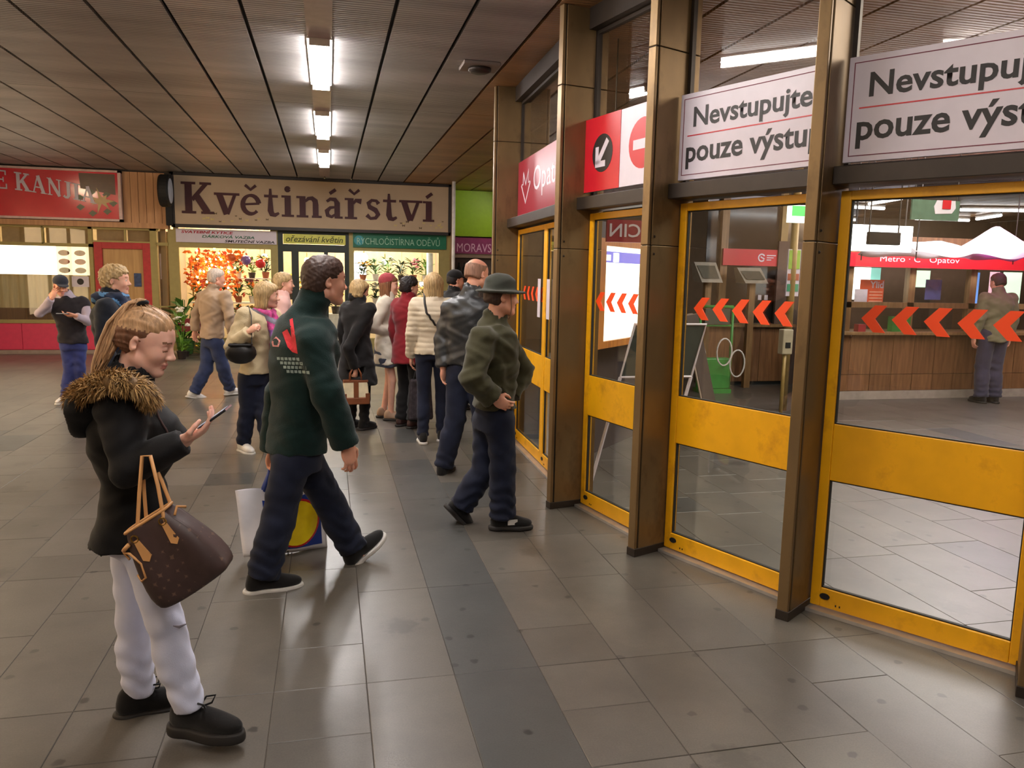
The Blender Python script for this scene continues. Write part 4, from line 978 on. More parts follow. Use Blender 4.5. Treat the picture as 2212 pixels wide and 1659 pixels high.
box_obj('back_panel', mat('booth_back', srgb(92, 70, 58), rough=0.7), 7.0, 13.4, BY + 1.6, BY + 1.65, 0, 2.3, t)
# things in the booth windows
def poster(x0, x1, z0, z1, y, m, lab):
    o = box_obj('poster', m, x0, x1, y, y + 0.006, z0, z1); tag(o, lab, 'poster', None); return o
poster(7.25, 7.95, 1.42, 1.9, BY + 0.6, emis('white_lit', (1.0, 0.97, 0.92), 2.4), 'glaring white lit panel in the first ticket window')
o = poster(7.56, 7.96, 1.36, 1.72, BY + 0.3, mat('orange_print', srgb(226, 92, 54), rough=0.5), 'orange printed sheet in the first ticket window')
lettering('Ylid', UV_FRONT(BY + 0.296), 7.72, 7.95, 1.6, 1.7, M_signwhite, o, bold=0.02)
for q in range(4): box_obj('text_line', mat('print_pale_orange', srgb(244, 178, 150)), 7.72, 7.94, BY + 0.296, BY + 0.3, 1.40 + 0.045 * q, 1.415 + 0.045 * q, o)
poster(7.45, 7.66, 1.36, 1.58, BY + 0.26, mat('paper_lilac', srgb(226, 214, 226), rough=0.5), 'pale sheet of paper in front of the orange sheet')
poster(7.98, 8.2, 1.42, 1.9, BY + 0.7, emis('teal_lit', (0.25, 0.62, 0.56), 0.9), 'teal lit panel at the right of the first ticket window')
poster(8.72, 9.0, 1.44, 1.74, BY + 0.35, mat('blue_poster', srgb(96, 104, 160), rough=0.4), 'blue poster with pale border in the second ticket window')
poster(8.98, 9.26, 1.52, 1.88, BY + 0.9, emis('mint_lit', (0.72, 0.92, 0.7), 1.2), 'mint coloured lit panel in the second ticket window')
poster(9.42, 9.62, 1.36, 1.86, BY + 0.3, emis('blue_lit', (0.16, 0.34, 0.85), 0.9), 'deep blue lit poster left of the waiting customer')
poster(10.0, 10.18, 1.4, 1.88, BY + 0.5, emis('pink_lit', (0.95, 0.5, 0.62), 1.0), 'pink lit panel right of the waiting customer')
poster(10.25, 10.6, 1.4, 1.88, BY + 0.5, emis('mint_lit', (0, 0, 0), 1), 'pale mint panel at the right of the ticket office')
o = empty('office_chair', (9.05, BY + 0.9, 0)); tag(o, 'dark high-backed office chair inside the second ticket window', 'chair')
mb = MB().box(-0.24, 0.24, -0.04, 0.05, 0.95, 1.62); mb.build('backrest', M_black, o, bevel=0.04); MB().box(-0.25, 0.25, -0.5, 0, 0.46, 0.55).build('seat', M_black, o, bevel=0.02); MB().tube([(0, -.2, 0.06), (0, -.2, 0.46)], 0.03).build('column', M_black, o); MB().box(-.3, .3, -.23, -.17, 0, 0.06).box(-.03, .03, -.5, .1, 0, 0.06).build('base', M_black, o); MB().box(-.03, .03, -.0, .05, .5, 1.0).build('back_bar', M_black, o)
o = box_obj('leaflet_box', mat('leaflet_green', srgb(50, 130, 50), rough=0.5), 7.9, 8.2, BY - 0.02, BY + 0.08, 0.985, 1.2); tag(o, 'green leaflet box on the ticket counter', 'box')
o = box_obj('flyer', mat('flyer_yellow', srgb(230, 150, 40), rough=0.5), 9.28, 9.45, BY - 0.1, BY - 0.09, 1.0, 1.3); tag(o, 'orange yellow flyer standing on the ticket counter', 'flyer')
o = box_obj('card_box', mat('card_red', srgb(150, 30, 40), rough=0.5), 7.3, 7.42, BY - 0.08, BY + 0.02, 0.985, 1.09); tag(o, 'small dark red card box at the left end of the ticket counter', 'box')

# ---- hung tent added in place of a pink reflection, lit from above
def reflection_tent():
    t = empty('reflection_tent', (9.0, BY - 0.75, 0)); tag(t, 'white and pink tent added in place of a reflection in the glass', 'reflection_tent')
    nx, ny = 40, 10; V = []; F = []
    for j in range(ny + 1):
        for i in range(nx + 1):
            u = i / nx; v = j / ny; x = -1.9 + 2.6 * u
            pk = math.exp(-((u - 0.66) / 0.16) ** 2) * 0.26 + 0.10 * math.exp(-((u - 0.12) / 0.2) ** 2)
            z = 2.075 + (pk + 0.12) * (1 - abs(2 * v - 1)) ** 0.8 - 0.05 * abs(math.sin(u * math.pi * 3)) + 0.02 * math.sin(u * 19 + v * 4) - 0.08 * (u > .9) * (u - .9) * 5
            V.append((x, -0.55 + 1.1 * v, z))
    for j in range(ny):
        for i in range(nx): F.append((j * (nx + 1) + i, j * (nx + 1) + i + 1, (j + 1) * (nx + 1) + i + 1, (j + 1) * (nx + 1) + i))
    m, nt, b = _nodes('reflection_cloth'); N = nt.nodes; L = nt.links
    tc = N.new('ShaderNodeTexCoord'); sp = N.new('ShaderNodeSeparateXYZ'); L.new(tc.outputs['Object'], sp.inputs[0])
    mr = N.new('ShaderNodeMapRange'); mr.inputs['From Min'].default_value = -0.6; mr.inputs['From Max'].default_value = 0.2; L.new(sp.outputs[0], mr.inputs['Value'])
    rp = N.new('ShaderNodeValToRGB'); rp.color_ramp.elements[0].color = (0.9, 0.88, 0.9, 1); rp.color_ramp.elements[1].color = (0.85, 0.36, 0.78, 1); L.new(mr.outputs[0], rp.inputs[0])
    tl = N.new('ShaderNodeBsdfTranslucent'); L.new(rp.outputs[0], tl.inputs[0]); L.new(rp.outputs[0], b.inputs['Base Color']); b.inputs['Roughness'].default_value = 0.9
    ms = N.new('ShaderNodeMixShader'); ms.inputs[0].default_value = 0.5; L.new(b.outputs[0], ms.inputs[1]); L.new(tl.outputs[0], ms.inputs[2]); L.new(ms.outputs[0], N['Material Output'].inputs[0])
    o = mesh_np('cloth', V, F, m, t); sm = o.modifiers.new('thick', 'SOLIDIFY'); sm.thickness = 0.003
    for x, y in ((-1.86, -0.52), (-1.86, 0.52), (0.66, -0.52), (0.66, 0.52)):
        MB().tube([(x, y, 1.98), (x, y, ZC)], 0.008, n=6).build('hanger', M_darkmetal, t)
    return t
reflection_tent()
area_light('tent_fill_light', (8.2, BY - 0.95, 2.95), (0, 0, 0), 1.8, 0.5, 44, (1.0, 0.97, 1.0))  # added lights without fixtures, brighten the stand-in tent from above
area_light('tent_fill_light', (9.3, BY - 0.95, 2.95), (0, 0, 0), 1.0, 0.5, 20, (1.0, 0.72, 1.0))
# light advertising case above the left of the added tent
o = empty('light_case', (0, 0, 0)); tag(o, 'big white lit case hanging behind the monitor', 'lamp')
p0, p1 = at(1838, 484, 9.1), at(1968, 545, 9.1)
box_obj('lit_face', emis('case_light', (1.0, 0.97, 0.99), 3.0), p0.x, p1.x, 9.1, 9.16, p1.z, p0.z, o)
for xx in (p0.x + .1, p1.x - .1): MB().tube([(xx, 9.13, p0.z), (xx, 9.13, ZC)], 0.01, n=6).build('hanger', M_darkmetal, o)
# hanging monitor
p0, p1 = at(1880, 500, 7.4), at(1945, 530, 7.4)
o = empty('hanging_monitor', (0, 0, 0)); tag(o, 'dark flat monitor hung from the vestibule ceiling on two rods', 'monitor')
box_obj('case', M_black, p0.x, p1.x, 7.4, 7.46, p1.z, p0.z, o, bevel=0.008)
for xx in (p0.x + 0.01, p1.x - 0.015): MB().tube([(xx, 7.43, p0.z), (xx, 7.43, ZC)], 0.008, n=6).build('rod', M_darkmetal, o)
# hanging exit sign
p0, p1 = at(1972, 430, 6.6), at(2070, 478, 6.6)
o = empty('exit_sign', (0, 0, 0)); tag(o, 'green glass hanging sign with a white and red mark', 'sign')
box_obj('plate', mat('green_plate', srgb(84, 112, 96), rough=0.2), p0.x, p1.x, 6.6, 6.62, p1.z, p0.z, o)
q0, q1 = at(2020, 432, 6.59), at(2064, 464, 6.59)
MB().prism([(q0.x + .02, q1.z), (q1.x - .04, q1.z + .01), (q1.x, q1.z + .06), (q1.x - .01, q0.z), (q0.x + .03, q0.z), (q0.x, q0.z - .06)], UV_FRONT(6.594), 0.004).build('white_mark', M_signwhite, o)
q0, q1 = at(2038, 432, 6.585), at(2054, 452, 6.585)
box_obj('red_mark', M_signred, q0.x, q1.x, 6.586, 6.59, q1.z, q0.z, o)
for xx in (p0.x + .03, p1.x - .03): MB().tube([(xx, 6.61, p0.z), (xx, 6.61, ZC)], 0.006, n=6).build('rod', M_darkmetal, o)
# lamp tubes on the vestibule ceiling
tubes = [((1842, 447), (1910, 450)), ((2075, 453), (2330, 456)), ((1977, 472), (2093, 476)), ((2110, 473), (2162, 465)), ((1878, 440), (1970, 424)), ((1500, 486), (1690, 490))]
tl = ['short lit tube at the left of the vestibule ceiling', 'long lit tube at the right of the vestibule ceiling', 'lit tube above the added tent', 'slanting lit tube above the added tent corner', 'slanting lit tube near the left door edge', 'faint lit tube over the machines']
for k, (a, b) in enumerate(tubes):
    A, B = atz(*a, 3.4), atz(*b, 3.4)
    for lim in (19.0,):
        A.x = min(A.x, lim); B.x = min(B.x, lim); A.y = min(A.y, 19.7); B.y = min(B.y, 19.7)
    o = empty('tube_lamp', (0, 0, 0)); tag(o, tl[k], 'lamp', 'lamp tubes of the vestibule')
    MB().tube([A, B], 0.035, n=8).build('tube', M_tube, o, smooth=True)
    MB().tube([A + Vector((0, 0, .06)), B + Vector((0, 0, .06))], 0.05, n=6).build('tray', M_white, o)
    for P_ in (A, B): MB().tube([P_ + Vector((0, 0, .05)), Vector((P_.x, P_.y, ZC + .04))], 0.01, n=5).build('hanger', M_darkmetal, o)
for k, (x, y) in enumerate(((4.2, 3.6), (5.6, 5.6), (7.4, 5.2), (4.6, 8.2), (6.6, 8.3))):
    o = empty('tube_lamp', (0, 0, 0)); tag(o, ['overhead lit tube nearest behind the doors', 'overhead lit tube second from the doors', 'overhead lit tube over the hall middle', 'overhead lit tube by the end wall', 'overhead lit tube before the office'][k], 'lamp', 'lamp tubes of the vestibule')
    MB().tube([(x - .7, y, 3.4), (x + .7, y, 3.4)], 0.03, n=8).build('tube', M_tube, o, smooth=True)
    MB().box(x - .72, x + .72, y - .04, y + .04, 3.44, ZC).build('tray', M_white, o)

# ---- left part of the office, seen through the middle door
Y2 = 11.3
t = empty('ticket_machine_wall', (0, 0, 0)); tag(t, 'brown counter with dark windows and red band behind the middle door', 'booth')
xa = at(1530, 700, Y2).x; xb = at(1700, 700, Y2).x
box_obj('counter_core', M_black, xa, xb + .1, Y2 + 0.03, Y2 + .4, 0, 0.95, t)
for k in range(3):
    x0 = xa + k * (xb - xa) / 3; box_obj('plank', M_plank, x0 + .004, x0 + (xb - xa) / 3 - .004, Y2, Y2 + .03, 0.06, 0.94, t)
box_obj('counter_top', M_boothwood, xa - .05, xb + .1, Y2 - .1, Y2 + .4, 0.94, 0.985, t)
box_obj('dark_window', mat('dark_glass', srgb(44, 36, 32), rough=0.12), xa, xb, Y2 + .2, Y2 + .22, 0.985, 3.0, t)
z1, z0 = at(1630, 538, Y2).z, at(1630, 574, Y2).z
box_obj('red_band', M_signred, at(1568, 550, Y2).x, at(1692, 550, Y2).x, Y2 + .08, Y2 + .12, z0, z1, t)
S = UV_FRONT(Y2 + .075)
cx = at(1651, 556, Y2).x; cz = (z0 + z1) / 2
lg = MB()
for pl in stroke_polys(arc(cx, cz, .055, .055, 30, 320, 16), .022) + stroke_polys([(cx - .02, cz + .015), (cx + .05, cz - .02)], .02): lg.prism([(p.x, p.y) for p in pl], S, .002)
lg.build('round_mark', M_signwhite, t)
for q in range(3): box_obj('text_line', M_signwhite, cx + .09, cx + .25 - .04 * q, Y2 + .075, Y2 + .08, cz + .03 - .035 * q, cz + .045 - .035 * q, t)
M_post = mat('pale_post', srgb(150, 124, 70), rough=0.4, metal=0.2)
for px in (1570, 1698): box_obj('post', M_post if px > 1600 else M_boothwood, at(px, 600, Y2).x - .06, at(px, 600, Y2).x + .06, Y2 + .12, Y2 + .2, 0.985, 3.1, t)
for k in range(3):
    xk = at(1641 + 14 * k, 628, Y2).x; box_obj('white_button', M_signwhite, xk - .03, xk + .03, Y2 + .18, Y2 + .2, 1.36, 1.44, t)
# sloping screens on the machines
for k, (pxa, pxb, pya, pyb) in enumerate(((1590, 1636, 578, 612), (1498, 1540, 566, 610))):
    p0, p1 = at(pxa, pya, Y2 - .1), at(pxb, pyb, Y2 - .1)
    o = empty('ticket_machine', (0, 0, 0)); tag(o, ['grey ticket machine with sloping screen right of the green stand', 'grey ticket machine with dark hood left of the green stand'][k], 'machine', 'ticket machines')
    vs = [(p0.x - .05, Y2 - .22, p0.z), (p1.x - .03, Y2 - .22, p0.z), (p1.x, Y2 - .42, p1.z), (p0.x, Y2 - .42, p1.z), (p0.x - .05, Y2 - .12, p0.z), (p1.x - .03, Y2 - .12, p0.z), (p1.x, Y2 - .12, p1.z), (p0.x, Y2 - .12, p1.z)]
    MB().add(vs, [(0, 3, 2, 1), (4, 5, 6, 7), (0, 1, 5, 4), (1, 2, 6, 5), (2, 3, 7, 6), (3, 0, 4, 7)]).build('screen_case', mat('machine_grey', srgb(160, 154, 140), rough=0.4), o)
    MB().box((p0.x + p1.x) / 2 - .05, (p0.x + p1.x) / 2 + .05, Y2 - .3, Y2 - .22, 0.0, p1.z).build('body', M_boothwood, o)
    MB().add([(p0.x - .02, Y2 - .266, p0.z - .05), (p1.x - .07, Y2 - .266, p0.z - .05), (p1.x - .05, Y2 - .40, p1.z + .06), (p0.x + .03, Y2 - .40, p1.z + .06)], [(0, 3, 2, 1)]).build('screen', mat('screen_dim', srgb(96, 96, 86), rough=0.2), o)
# green newspaper stand with wire hoops
gx = at(1545, 740, 10.6).x
o = empty('leaflet_stand', (gx, 10.6, 0)); tag(o, 'green metal leaflet stand with wire hoops behind the middle door', 'stand')
M_green = mat('green_enamel', srgb(52, 150, 60), rough=0.4)
fr = MB()
for x in (-.26, .26):
    fr.tube([(x, 0, 0.05), (x, 0, 1.28)], 0.022, n=8)
fr.tube([(-.26, 0, 1.28), (.26, 0, 1.28)], 0.022); fr.tube([(-.26, 0, 1.0), (.26, 0, 1.0)], 0.015); fr.build('frame', M_green, o, smooth=True)
MB().box(-.24, .24, -.06, .10, 0.06, 0.52).build('bin', M_green, o, bevel=0.02); MB().box(-.24, .24, -.12, .16, 0.0, 0.06).build('foot', M_green, o)
MB().box(-.2, .2, -.03, .02, 1.02, 1.25).build('leaflet_tray', mat('tray_dark', srgb(60, 70, 56)), o)
for k, (hx, hz, r_) in enumerate(((-.34, .55, .2), (.08, .62, .2), (.3, .45, .2))):
    MB().tube([(hx + r_ * .6 * math.cos(a * DEG), -.14, hz + r_ * math.sin(a * DEG)) for a in range(0, 360, 20)], 0.012, n=6, closed=True).build('hoop', M_white, o, smooth=True)
# folding boards
def a_board(pxl, pyt, pxr, pyb, y, lab, face, edge):
    pb = at(pxr, pyb, y); pt = at(pxl, pyt, y); 
    t = empty('folding_board', (0, 0, 0)); tag(t, lab, 'board', 'folding boards of the vestibule')
    return t, pb, pt
zf = 0.0
b0 = Vector((4.72, 9.75, 0)); 
t = empty('folding_board', (b0.x, b0.y, 0), 0.9); tag(t, 'dark grey folding board leaning beside the green stand', 'board', 'folding boards of the vestibule')
for s_ in (-1, 1):
    mb = MB().add([(-.36, s_ * .34, 0), (.36, s_ * .34, 0), (.36, s_ * .03, 1.2), (-.36, s_ * .03, 1.2), (-.36, s_ * .34 - .02, 0), (.36, s_ * .34 - .02, 0), (.36, s_ * .03 - .02, 1.2), (-.36, s_ * .03 - .02, 1.2)],
                [(0, 1, 2, 3), (7, 6, 5, 4), (0, 4, 5, 1), (1, 5, 6, 2), (2, 6, 7, 3), (3, 7, 4, 0)])
    mb.build('leaf', mat('board_grey', srgb(92, 80, 70), rough=0.5), t)
    MB().tube([(-.37, s_ * .34, 0), (-.37, s_ * .03, 1.2), (.37, s_ * .03, 1.2), (.37, s_ * .34, 0)], 0.012, n=6).build('edge_tube', mat('board_edge', srgb(190, 170, 150)), t)
# validator on a pole
vx = at(1697, 735, 7.6)
o = empty('ticket_validator', (vx.x, 7.6, 0)); tag(o, 'pale ticket validator box on a thin pole behind the middle door', 'validator')
MB().tube([(0, 0, 0), (0, 0, vx.z)], 0.02, n=8).build('pole', M_post, o, smooth=True); MB().box(-.06, .06, -.05, .05, vx.z - .15, vx.z + .12).build('box', mat('validator_grey', srgb(176, 164, 140), rough=0.4), o, bevel=0.01)
MB().box(-.03, .03, -.056, -.05, vx.z - .08, vx.z - .02).build('slot', M_black, o); MB().lathe([(.1, 0), (.1, .02), (.03, .03)], 16).build('base', M_darkmetal, o)
# notice strip and green exit notice beside the office
p0, p1 = at(1704, 538, 9.0), at(1724, 640, 9.0)
o = box_obj('notice_strip', M_signwhite, p0.x, p1.x, 9.0, 9.02, p1.z, p0.z); tag(o, 'tall narrow notice strip with green and red fields', 'notice')
for a, b, m in ((0.02, 0.42, mat('notice_lime', srgb(150, 190, 70))), (0.52, 0.66, mat('notice_rust', srgb(170, 90, 60))), (0.74, 0.9, mat('notice_green', srgb(70, 150, 110)))):
    box_obj('field', m, p0.x + .01, p1.x - .01, 8.994, 9.0, p0.z - b * (p0.z - p1.z), p0.z - a * (p0.z - p1.z), o)
MB().tube([((p0.x + p1.x) / 2, 9.03, 0), ((p0.x + p1.x) / 2, 9.03, ZC)], 0.05, n=10).build('post', M_post, o, smooth=True)
p0, p1 = at(1704, 442, 8.6), at(1742, 482, 8.6)
o = empty('exit_notice', (0, 0, 0)); tag(o, 'small green and white lit exit notice high behind the middle door', 'sign')
box_obj('face', emis('exit_white', (0.9, 1.0, 0.9), 1.3), p0.x, p1.x, 8.6, 8.63, p1.z, p0.z, o)
box_obj('green_field', emis('exit_green', (0.1, 0.7, 0.15), 0.8), p0.x + .05, p1.x, 8.594, 8.6, p0.z - .13, p0.z - .01, o)
for xx in (p0.x + .02, p1.x - .02): MB().tube([(xx, 8.62, p0.z), (xx, 8.62, ZC)], 0.006, n=5).build('rod', M_darkmetal, o)

# ---- wooden light case on the end wall, seen through the narrow door
c0 = at(1300, 640, 6.4); dirv = Vector((0.69, 0.72, 0))
Mx = Matrix(((dirv.x, dirv.y, 0, c0.x), (dirv.y, -dirv.x, 0, c0.y), (0, 0, 1, 0), (0, 0, 0, 1)))
def ob(name, m, u0, u1, d0, d1, z0, z1, p):
    vs = [Mx @ Vector(v) for v in ((u0, d0, z0), (u1, d0, z0), (u1, d1, z0), (u0, d1, z0), (u0, d0, z1), (u1, d0, z1), (u1, d1, z1), (u0, d1, z1))]
    return MB().add(vs, [(3, 2, 1, 0), (4, 5, 6, 7), (0, 1, 5, 4), (1, 2, 6, 5), (2, 3, 7, 6), (3, 0, 4, 7)]).build(name, m, p)
t = empty('light_case', (0, 0, 0)); tag(t, 'orange wooden light case with a glaring white poster behind the narrow door', 'light case')
zt, zb = at(1300, 530, 6.4).z, at(1290, 738, 6.4).z
M_case = wood_mat('case_wood', srgb(206, 132, 46), srgb(176, 104, 34), obj_var=0.03)
ob('case', M_case, -0.17, 1.5, -0.02, -0.28, zb - .06, zt + .06, t)
for b in ((-.17, 0.0, zb - .06, zt + .06), (1.44, 1.5, zb - .06, zt + .06), (0, 1.44, zt, zt + .06), (0, 1.44, zb - .06, zb)): ob('frame_bar', M_case, b[0], b[1], -0.02, 0.03, b[2], b[3], t)
pn = ob('lit_poster', emis('poster_light', (1.0, 0.97, 0.84), 1.35), 0.0, 1.44, -0.02, -0.005, zb, zt, t)
ob('blue_header', emis('header_blue', (0.2, 0.18, 0.66), 0.7), 0.02, 1.44, -0.005, -0.002, zt - .14, zt - .045, t)
ob('white_header_mark', emis('poster_light', (0, 0, 0), 1), 0.02, 0.16, -0.002, 0.002, zt - .125, zt - .075, t)
ob('white_header_mark', emis('poster_light', (0, 0, 0), 1), 0.22, 0.34, -0.002, 0.002, zt - .135, zt - .055, t)
# short dark wall that carries the case
struct(ob('wall_case_back', mat('dark_lower', srgb(62, 52, 48), rough=0.5), -0.17, 1.6, -0.28, -0.36, 0, 2.2, None))
# red sign reflected in the glass, built as a reversed board
p0, p1 = at(1312, 482, 5.95), at(1420, 520, 5.95)
o = empty('reflected_sign', (0, 0, 0)); tag(o, 'dark red board added for a reflected sign, reversed white lettering, behind the narrow door', 'sign')
box_obj('board', M_signpink, p0.x, p1.x + .2, 5.95, 5.98, p1.z - .02, p0.z + .03, o)
lettering('VTCIN', UV_FRONT(5.946), p0.x + .02, p1.x + .05, p1.z + .02, p0.z, M_signwhite, o, bold=0.01, mirror=True)
for xx in (p0.x + .04, p1.x + .1): MB().tube([(xx, 5.965, p0.z), (xx, 5.965, ZC)], 0.006, n=5).build('rod', M_darkmetal, o)
# white-edged folding board
b0 = atz(1375, 850, 0.0); b0 = Vector((2.62, 6.1, 0))
p_lo = at(1340, 815, 5.9); p_hi = at(1372, 700, 5.9)
t = empty('folding_board', (p_lo.x, 5.9, 0)); tag(t, 'dark folding board with white edges just behind the narrow door', 'board', 'folding boards of the vestibule')
hz = p_hi.z; dx = p_hi.x - p_lo.x
zl = p_lo.z
for s_ in (0,):
    sl = dx / (hz - zl)
    def bp(x, z): return (x + sl * (z - zl), 0.0, z)
    mb = MB(); c_ = [bp(0.0, zl), bp(.62, zl), bp(.62, hz), bp(0.0, hz)]
    mb.add([c_[0], c_[1], c_[2], c_[3]] + [(a, b + .02, c) for a, b, c in c_], [(0, 1, 2, 3), (7, 6, 5, 4), (0, 4, 5, 1), (1, 5, 6, 2), (2, 6, 7, 3), (3, 7, 4, 0)])
    mb.build('leaf', mat('board_dark', srgb(60, 66, 62), rough=0.4), t)
    MB().tube([c_[0], c_[3], c_[2], c_[1]], 0.013, n=6, closed=True).build('edge_tube', M_signwhite, t)
    MB().tube([bp(0, zl), bp(0, 0.0)], 0.014, n=6).build('leg', M_signwhite, t); MB().tube([bp(.62, zl), bp(.62, 0.0)], 0.014, n=6).build('leg', M_signwhite, t)
    MB().tube([bp(.3, hz), (bp(.3, hz)[0], .5, 0)], 0.014, n=6).build('prop', M_signwhite, t)
# ================================================================== people
# Figures are built as smooth implicit bodies (tapered limbs blended at the joints) and polygonised with surface nets.
BIG = 0.5
def np3(v): return np.array([v[0], v[1], v[2]], dtype=np.float64)
class Field:
    def __init__(s, ax):
        s.ax = [np.asarray(a, dtype=np.float32) for a in ax]
        s.F = np.full([len(a) for a in s.ax], BIG, dtype=np.float32)
    def region(s, lo, hi):
        sl = []
        for a, l, h in zip(s.ax, lo, hi):
            i0 = max(int(np.searchsorted(a, l)) - 1, 0); i1 = min(int(np.searchsorted(a, h)) + 1, len(a))
            sl.append(slice(i0, max(i1, i0)))
        X = s.ax[0][sl[0]][:, None, None]; Y = s.ax[1][sl[1]][None, :, None]; Z = s.ax[2][sl[2]][None, None, :]
        return tuple(sl), X, Y, Z
    @staticmethod
    def smin(a, b, k):
        if k <= 0: return np.minimum(a, b)
        h = np.maximum(k - np.abs(a - b), 0) / k
        return np.minimum(a, b) - h * h * k * 0.25
    def add(s, fn, lo, hi, k=0.03, sub=False):
        m = k + 0.05
        sl, X, Y, Z = s.region([l - m for l in lo], [h + m for h in hi])
        if s.F[sl].size == 0: return
        d = fn(X, Y, Z).astype(np.float32)
        s.F[sl] = -Field.smin(-s.F[sl], d, k) if sub else Field.smin(s.F[sl], d, k)
    def cap(s, a, b, ra, rb, k=0.03, sub=False):
        a = np3(a); b = np3(b); ba = b - a; L2 = max(float(ba @ ba), 1e-9); r = max(ra, rb)
        def fn(X, Y, Z):
            px, py, pz = X - a[0], Y - a[1], Z - a[2]
            t = np.clip((px * ba[0] + py * ba[1] + pz * ba[2]) / L2, 0, 1)
            return np.sqrt((px - t * ba[0]) ** 2 + (py - t * ba[1]) ** 2 + (pz - t * ba[2]) ** 2) - (ra + t * (rb - ra))
        s.add(fn, np.minimum(a, b) - r, np.maximum(a, b) + r, k, sub)
    def ell(s, c, r, M=None, k=0.03, sub=False):
        """ellipsoid, M: 3x3 rows = local axes"""
        c = np3(c); r = np.array(r, dtype=np.float64); M = np.eye(3) if M is None else M; R_ = float(r.max())
        def fn(X, Y, Z):
            px, py, pz = X - c[0], Y - c[1], Z - c[2]
            k0 = 0; k1 = 0
            for i in range(3):
                q = px * M[i][0] + py * M[i][1] + pz * M[i][2]
                k0 = k0 + (q / r[i]) ** 2; k1 = k1 + (q / r[i] ** 2) ** 2
            k0 = np.sqrt(k0); return k0 * (k0 - 1) / np.maximum(np.sqrt(k1), 1e-6)
        s.add(fn, c - R_, c + R_, k, sub)
    def loft(s, secs, lat, k=0.03, sub=False, p=2.0):
        """elliptic tube: secs = [(centre, half width along lat, half depth)], lowest first"""
        C = [np3(q[0]) for q in secs]; lat = np3(lat); R_ = max(max(q[1], q[2]) for q in secs)
        ax = C[-1] - C[0]; Lh = float(np.linalg.norm(ax)); ax = ax / Lh
        lat = lat - ax * (lat @ ax); lat = lat / np.linalg.norm(lat); dep = np.cross(ax, lat)
        ts = np.array([(c - C[0]) @ ax for c in C]); A = np.array([q[1] for q in secs]); B = np.array([q[2] for q in secs])
        cl = np.array([(c - C[0]) @ lat for c in C]); cd = np.array([(c - C[0]) @ dep for c in C])
        def fn(X, Y, Z):
            px, py, pz = X - C[0][0], Y - C[0][1], Z - C[0][2]
            t = px * ax[0] + py * ax[1] + pz * ax[2]
            u = px * lat[0] + py * lat[1] + pz * lat[2]; v = px * dep[0] + py * dep[1] + pz * dep[2]
            a = np.interp(t, ts, A); b = np.interp(t, ts, B); u = u - np.interp(t, ts, cl); v = v - np.interp(t, ts, cd)
            rho = (np.abs(u / a) ** p + np.abs(v / b) ** p) ** (1 / p)
            d = (rho - 1) * np.minimum(a, b)
            e = np.maximum(-t, t - Lh)
            return np.where(e > 0, np.sqrt(np.maximum(d, 0) ** 2 + e ** 2), np.maximum(d, e)) if True else d
        lo = np.min(C, axis=0) - R_; hi = np.max(C, axis=0) + R_
        s.add(fn, lo, hi, k, sub)
    def cut(s, point, normal, k=0.0):
        """removes everything on the side the normal points to"""
        p = np3(point); n = np3(normal); n = n / np.linalg.norm(n)
        X = s.ax[0][:, None, None]; Y = s.ax[1][None, :, None]; Z = s.ax[2][None, None, :]
        d = ((X - p[0]) * n[0] + (Y - p[1]) * n[1] + (Z - p[2]) * n[2]).astype(np.float32)
        s.F = np.maximum(s.F, d) if k == 0 else -Field.smin(-s.F, -d, k)
    def fold(s, amp, f, lo=None, hi=None):
        """adds f(X,Y,Z)*amp to the distance (cloth folds, quilting)"""
        lo = lo if lo is not None else [a[0] for a in s.ax]; hi = hi if hi is not None else [a[-1] for a in s.ax]
        sl, X, Y, Z = s.region(lo, hi)
        if s.F[sl].size: s.F[sl] = s.F[sl] + (amp * f(X, Y, Z)).astype(np.float32)
    def mesh(s):
        F = s.F; ax = s.ax
        F = F.copy(); F[0] = F[-1] = BIG; F[:, 0] = F[:, -1] = BIG; F[:, :, 0] = F[:, :, -1] = BIG
        S = F < 0
        n0, n1, n2 = F.shape
        c = np.zeros((n0 - 1, n1 - 1, n2 - 1), dtype=np.uint8)
        for i in (0, 1):
            for j in (0, 1):
                for k in (0, 1): c += S[i:n0 - 1 + i, j:n1 - 1 + j, k:n2 - 1 + k]
        act = (c > 0) & (c < 8)
        I, J, K = np.nonzero(act); n = len(I)
        idx = np.full(act.shape, -1, dtype=np.int32); idx[I, J, K] = np.arange(n)
        P = np.zeros((n, 3)); W = np.zeros(n)
        corners = [(i, j, k) for i in (0, 1) for j in (0, 1) for k in (0, 1)]
        val = {q: F[I + q[0], J + q[1], K + q[2]] for q in corners}
        for a in corners:
            for d in range(3):
                if a[d] == 1: continue
                b = list(a); b[d] = 1; b = tuple(b)
                va, vb = val[a], val[b]; m = (va < 0) != (vb < 0)
                t = np.where(m, va / np.where(m, va - vb, 1), 0)
                q = np.empty((n, 3)); ii = (I, J, K)
                for e in range(3):
                    base = ax[e][ii[e] + a[e]]
                    if e == d: base = base + t * (ax[e][ii[e] + 1] - ax[e][ii[e]])
                    q[:, e] = base
                P += np.where(m[:, None], q, 0); W += m
        P /= np.maximum(W, 1)[:, None]
        quads = []
        # edges along each axis
        for d in range(3):
            e1, e2 = [(1, 2), (2, 0), (0, 1)][d]
            sa = [slice(1, -1)] * 3; sb = [slice(1, -1)] * 3
            sa[d] = slice(0, -1); sb[d] = slice(1, None)
            A = S[tuple(sa)]; B = S[tuple(sb)]
            X = np.nonzero(A != B); inside = A[X]
            g = [X[0].copy(), X[1].copy(), X[2].copy()]
            for e in range(3):
                if e != d: g[e] = g[e] + 1
            def cell(o1, o2):
                h = [g[0].copy(), g[1].copy(), g[2].copy()]; h[e1] = h[e1] - o1; h[e2] = h[e2] - o2
                return idx[h[0], h[1], h[2]]
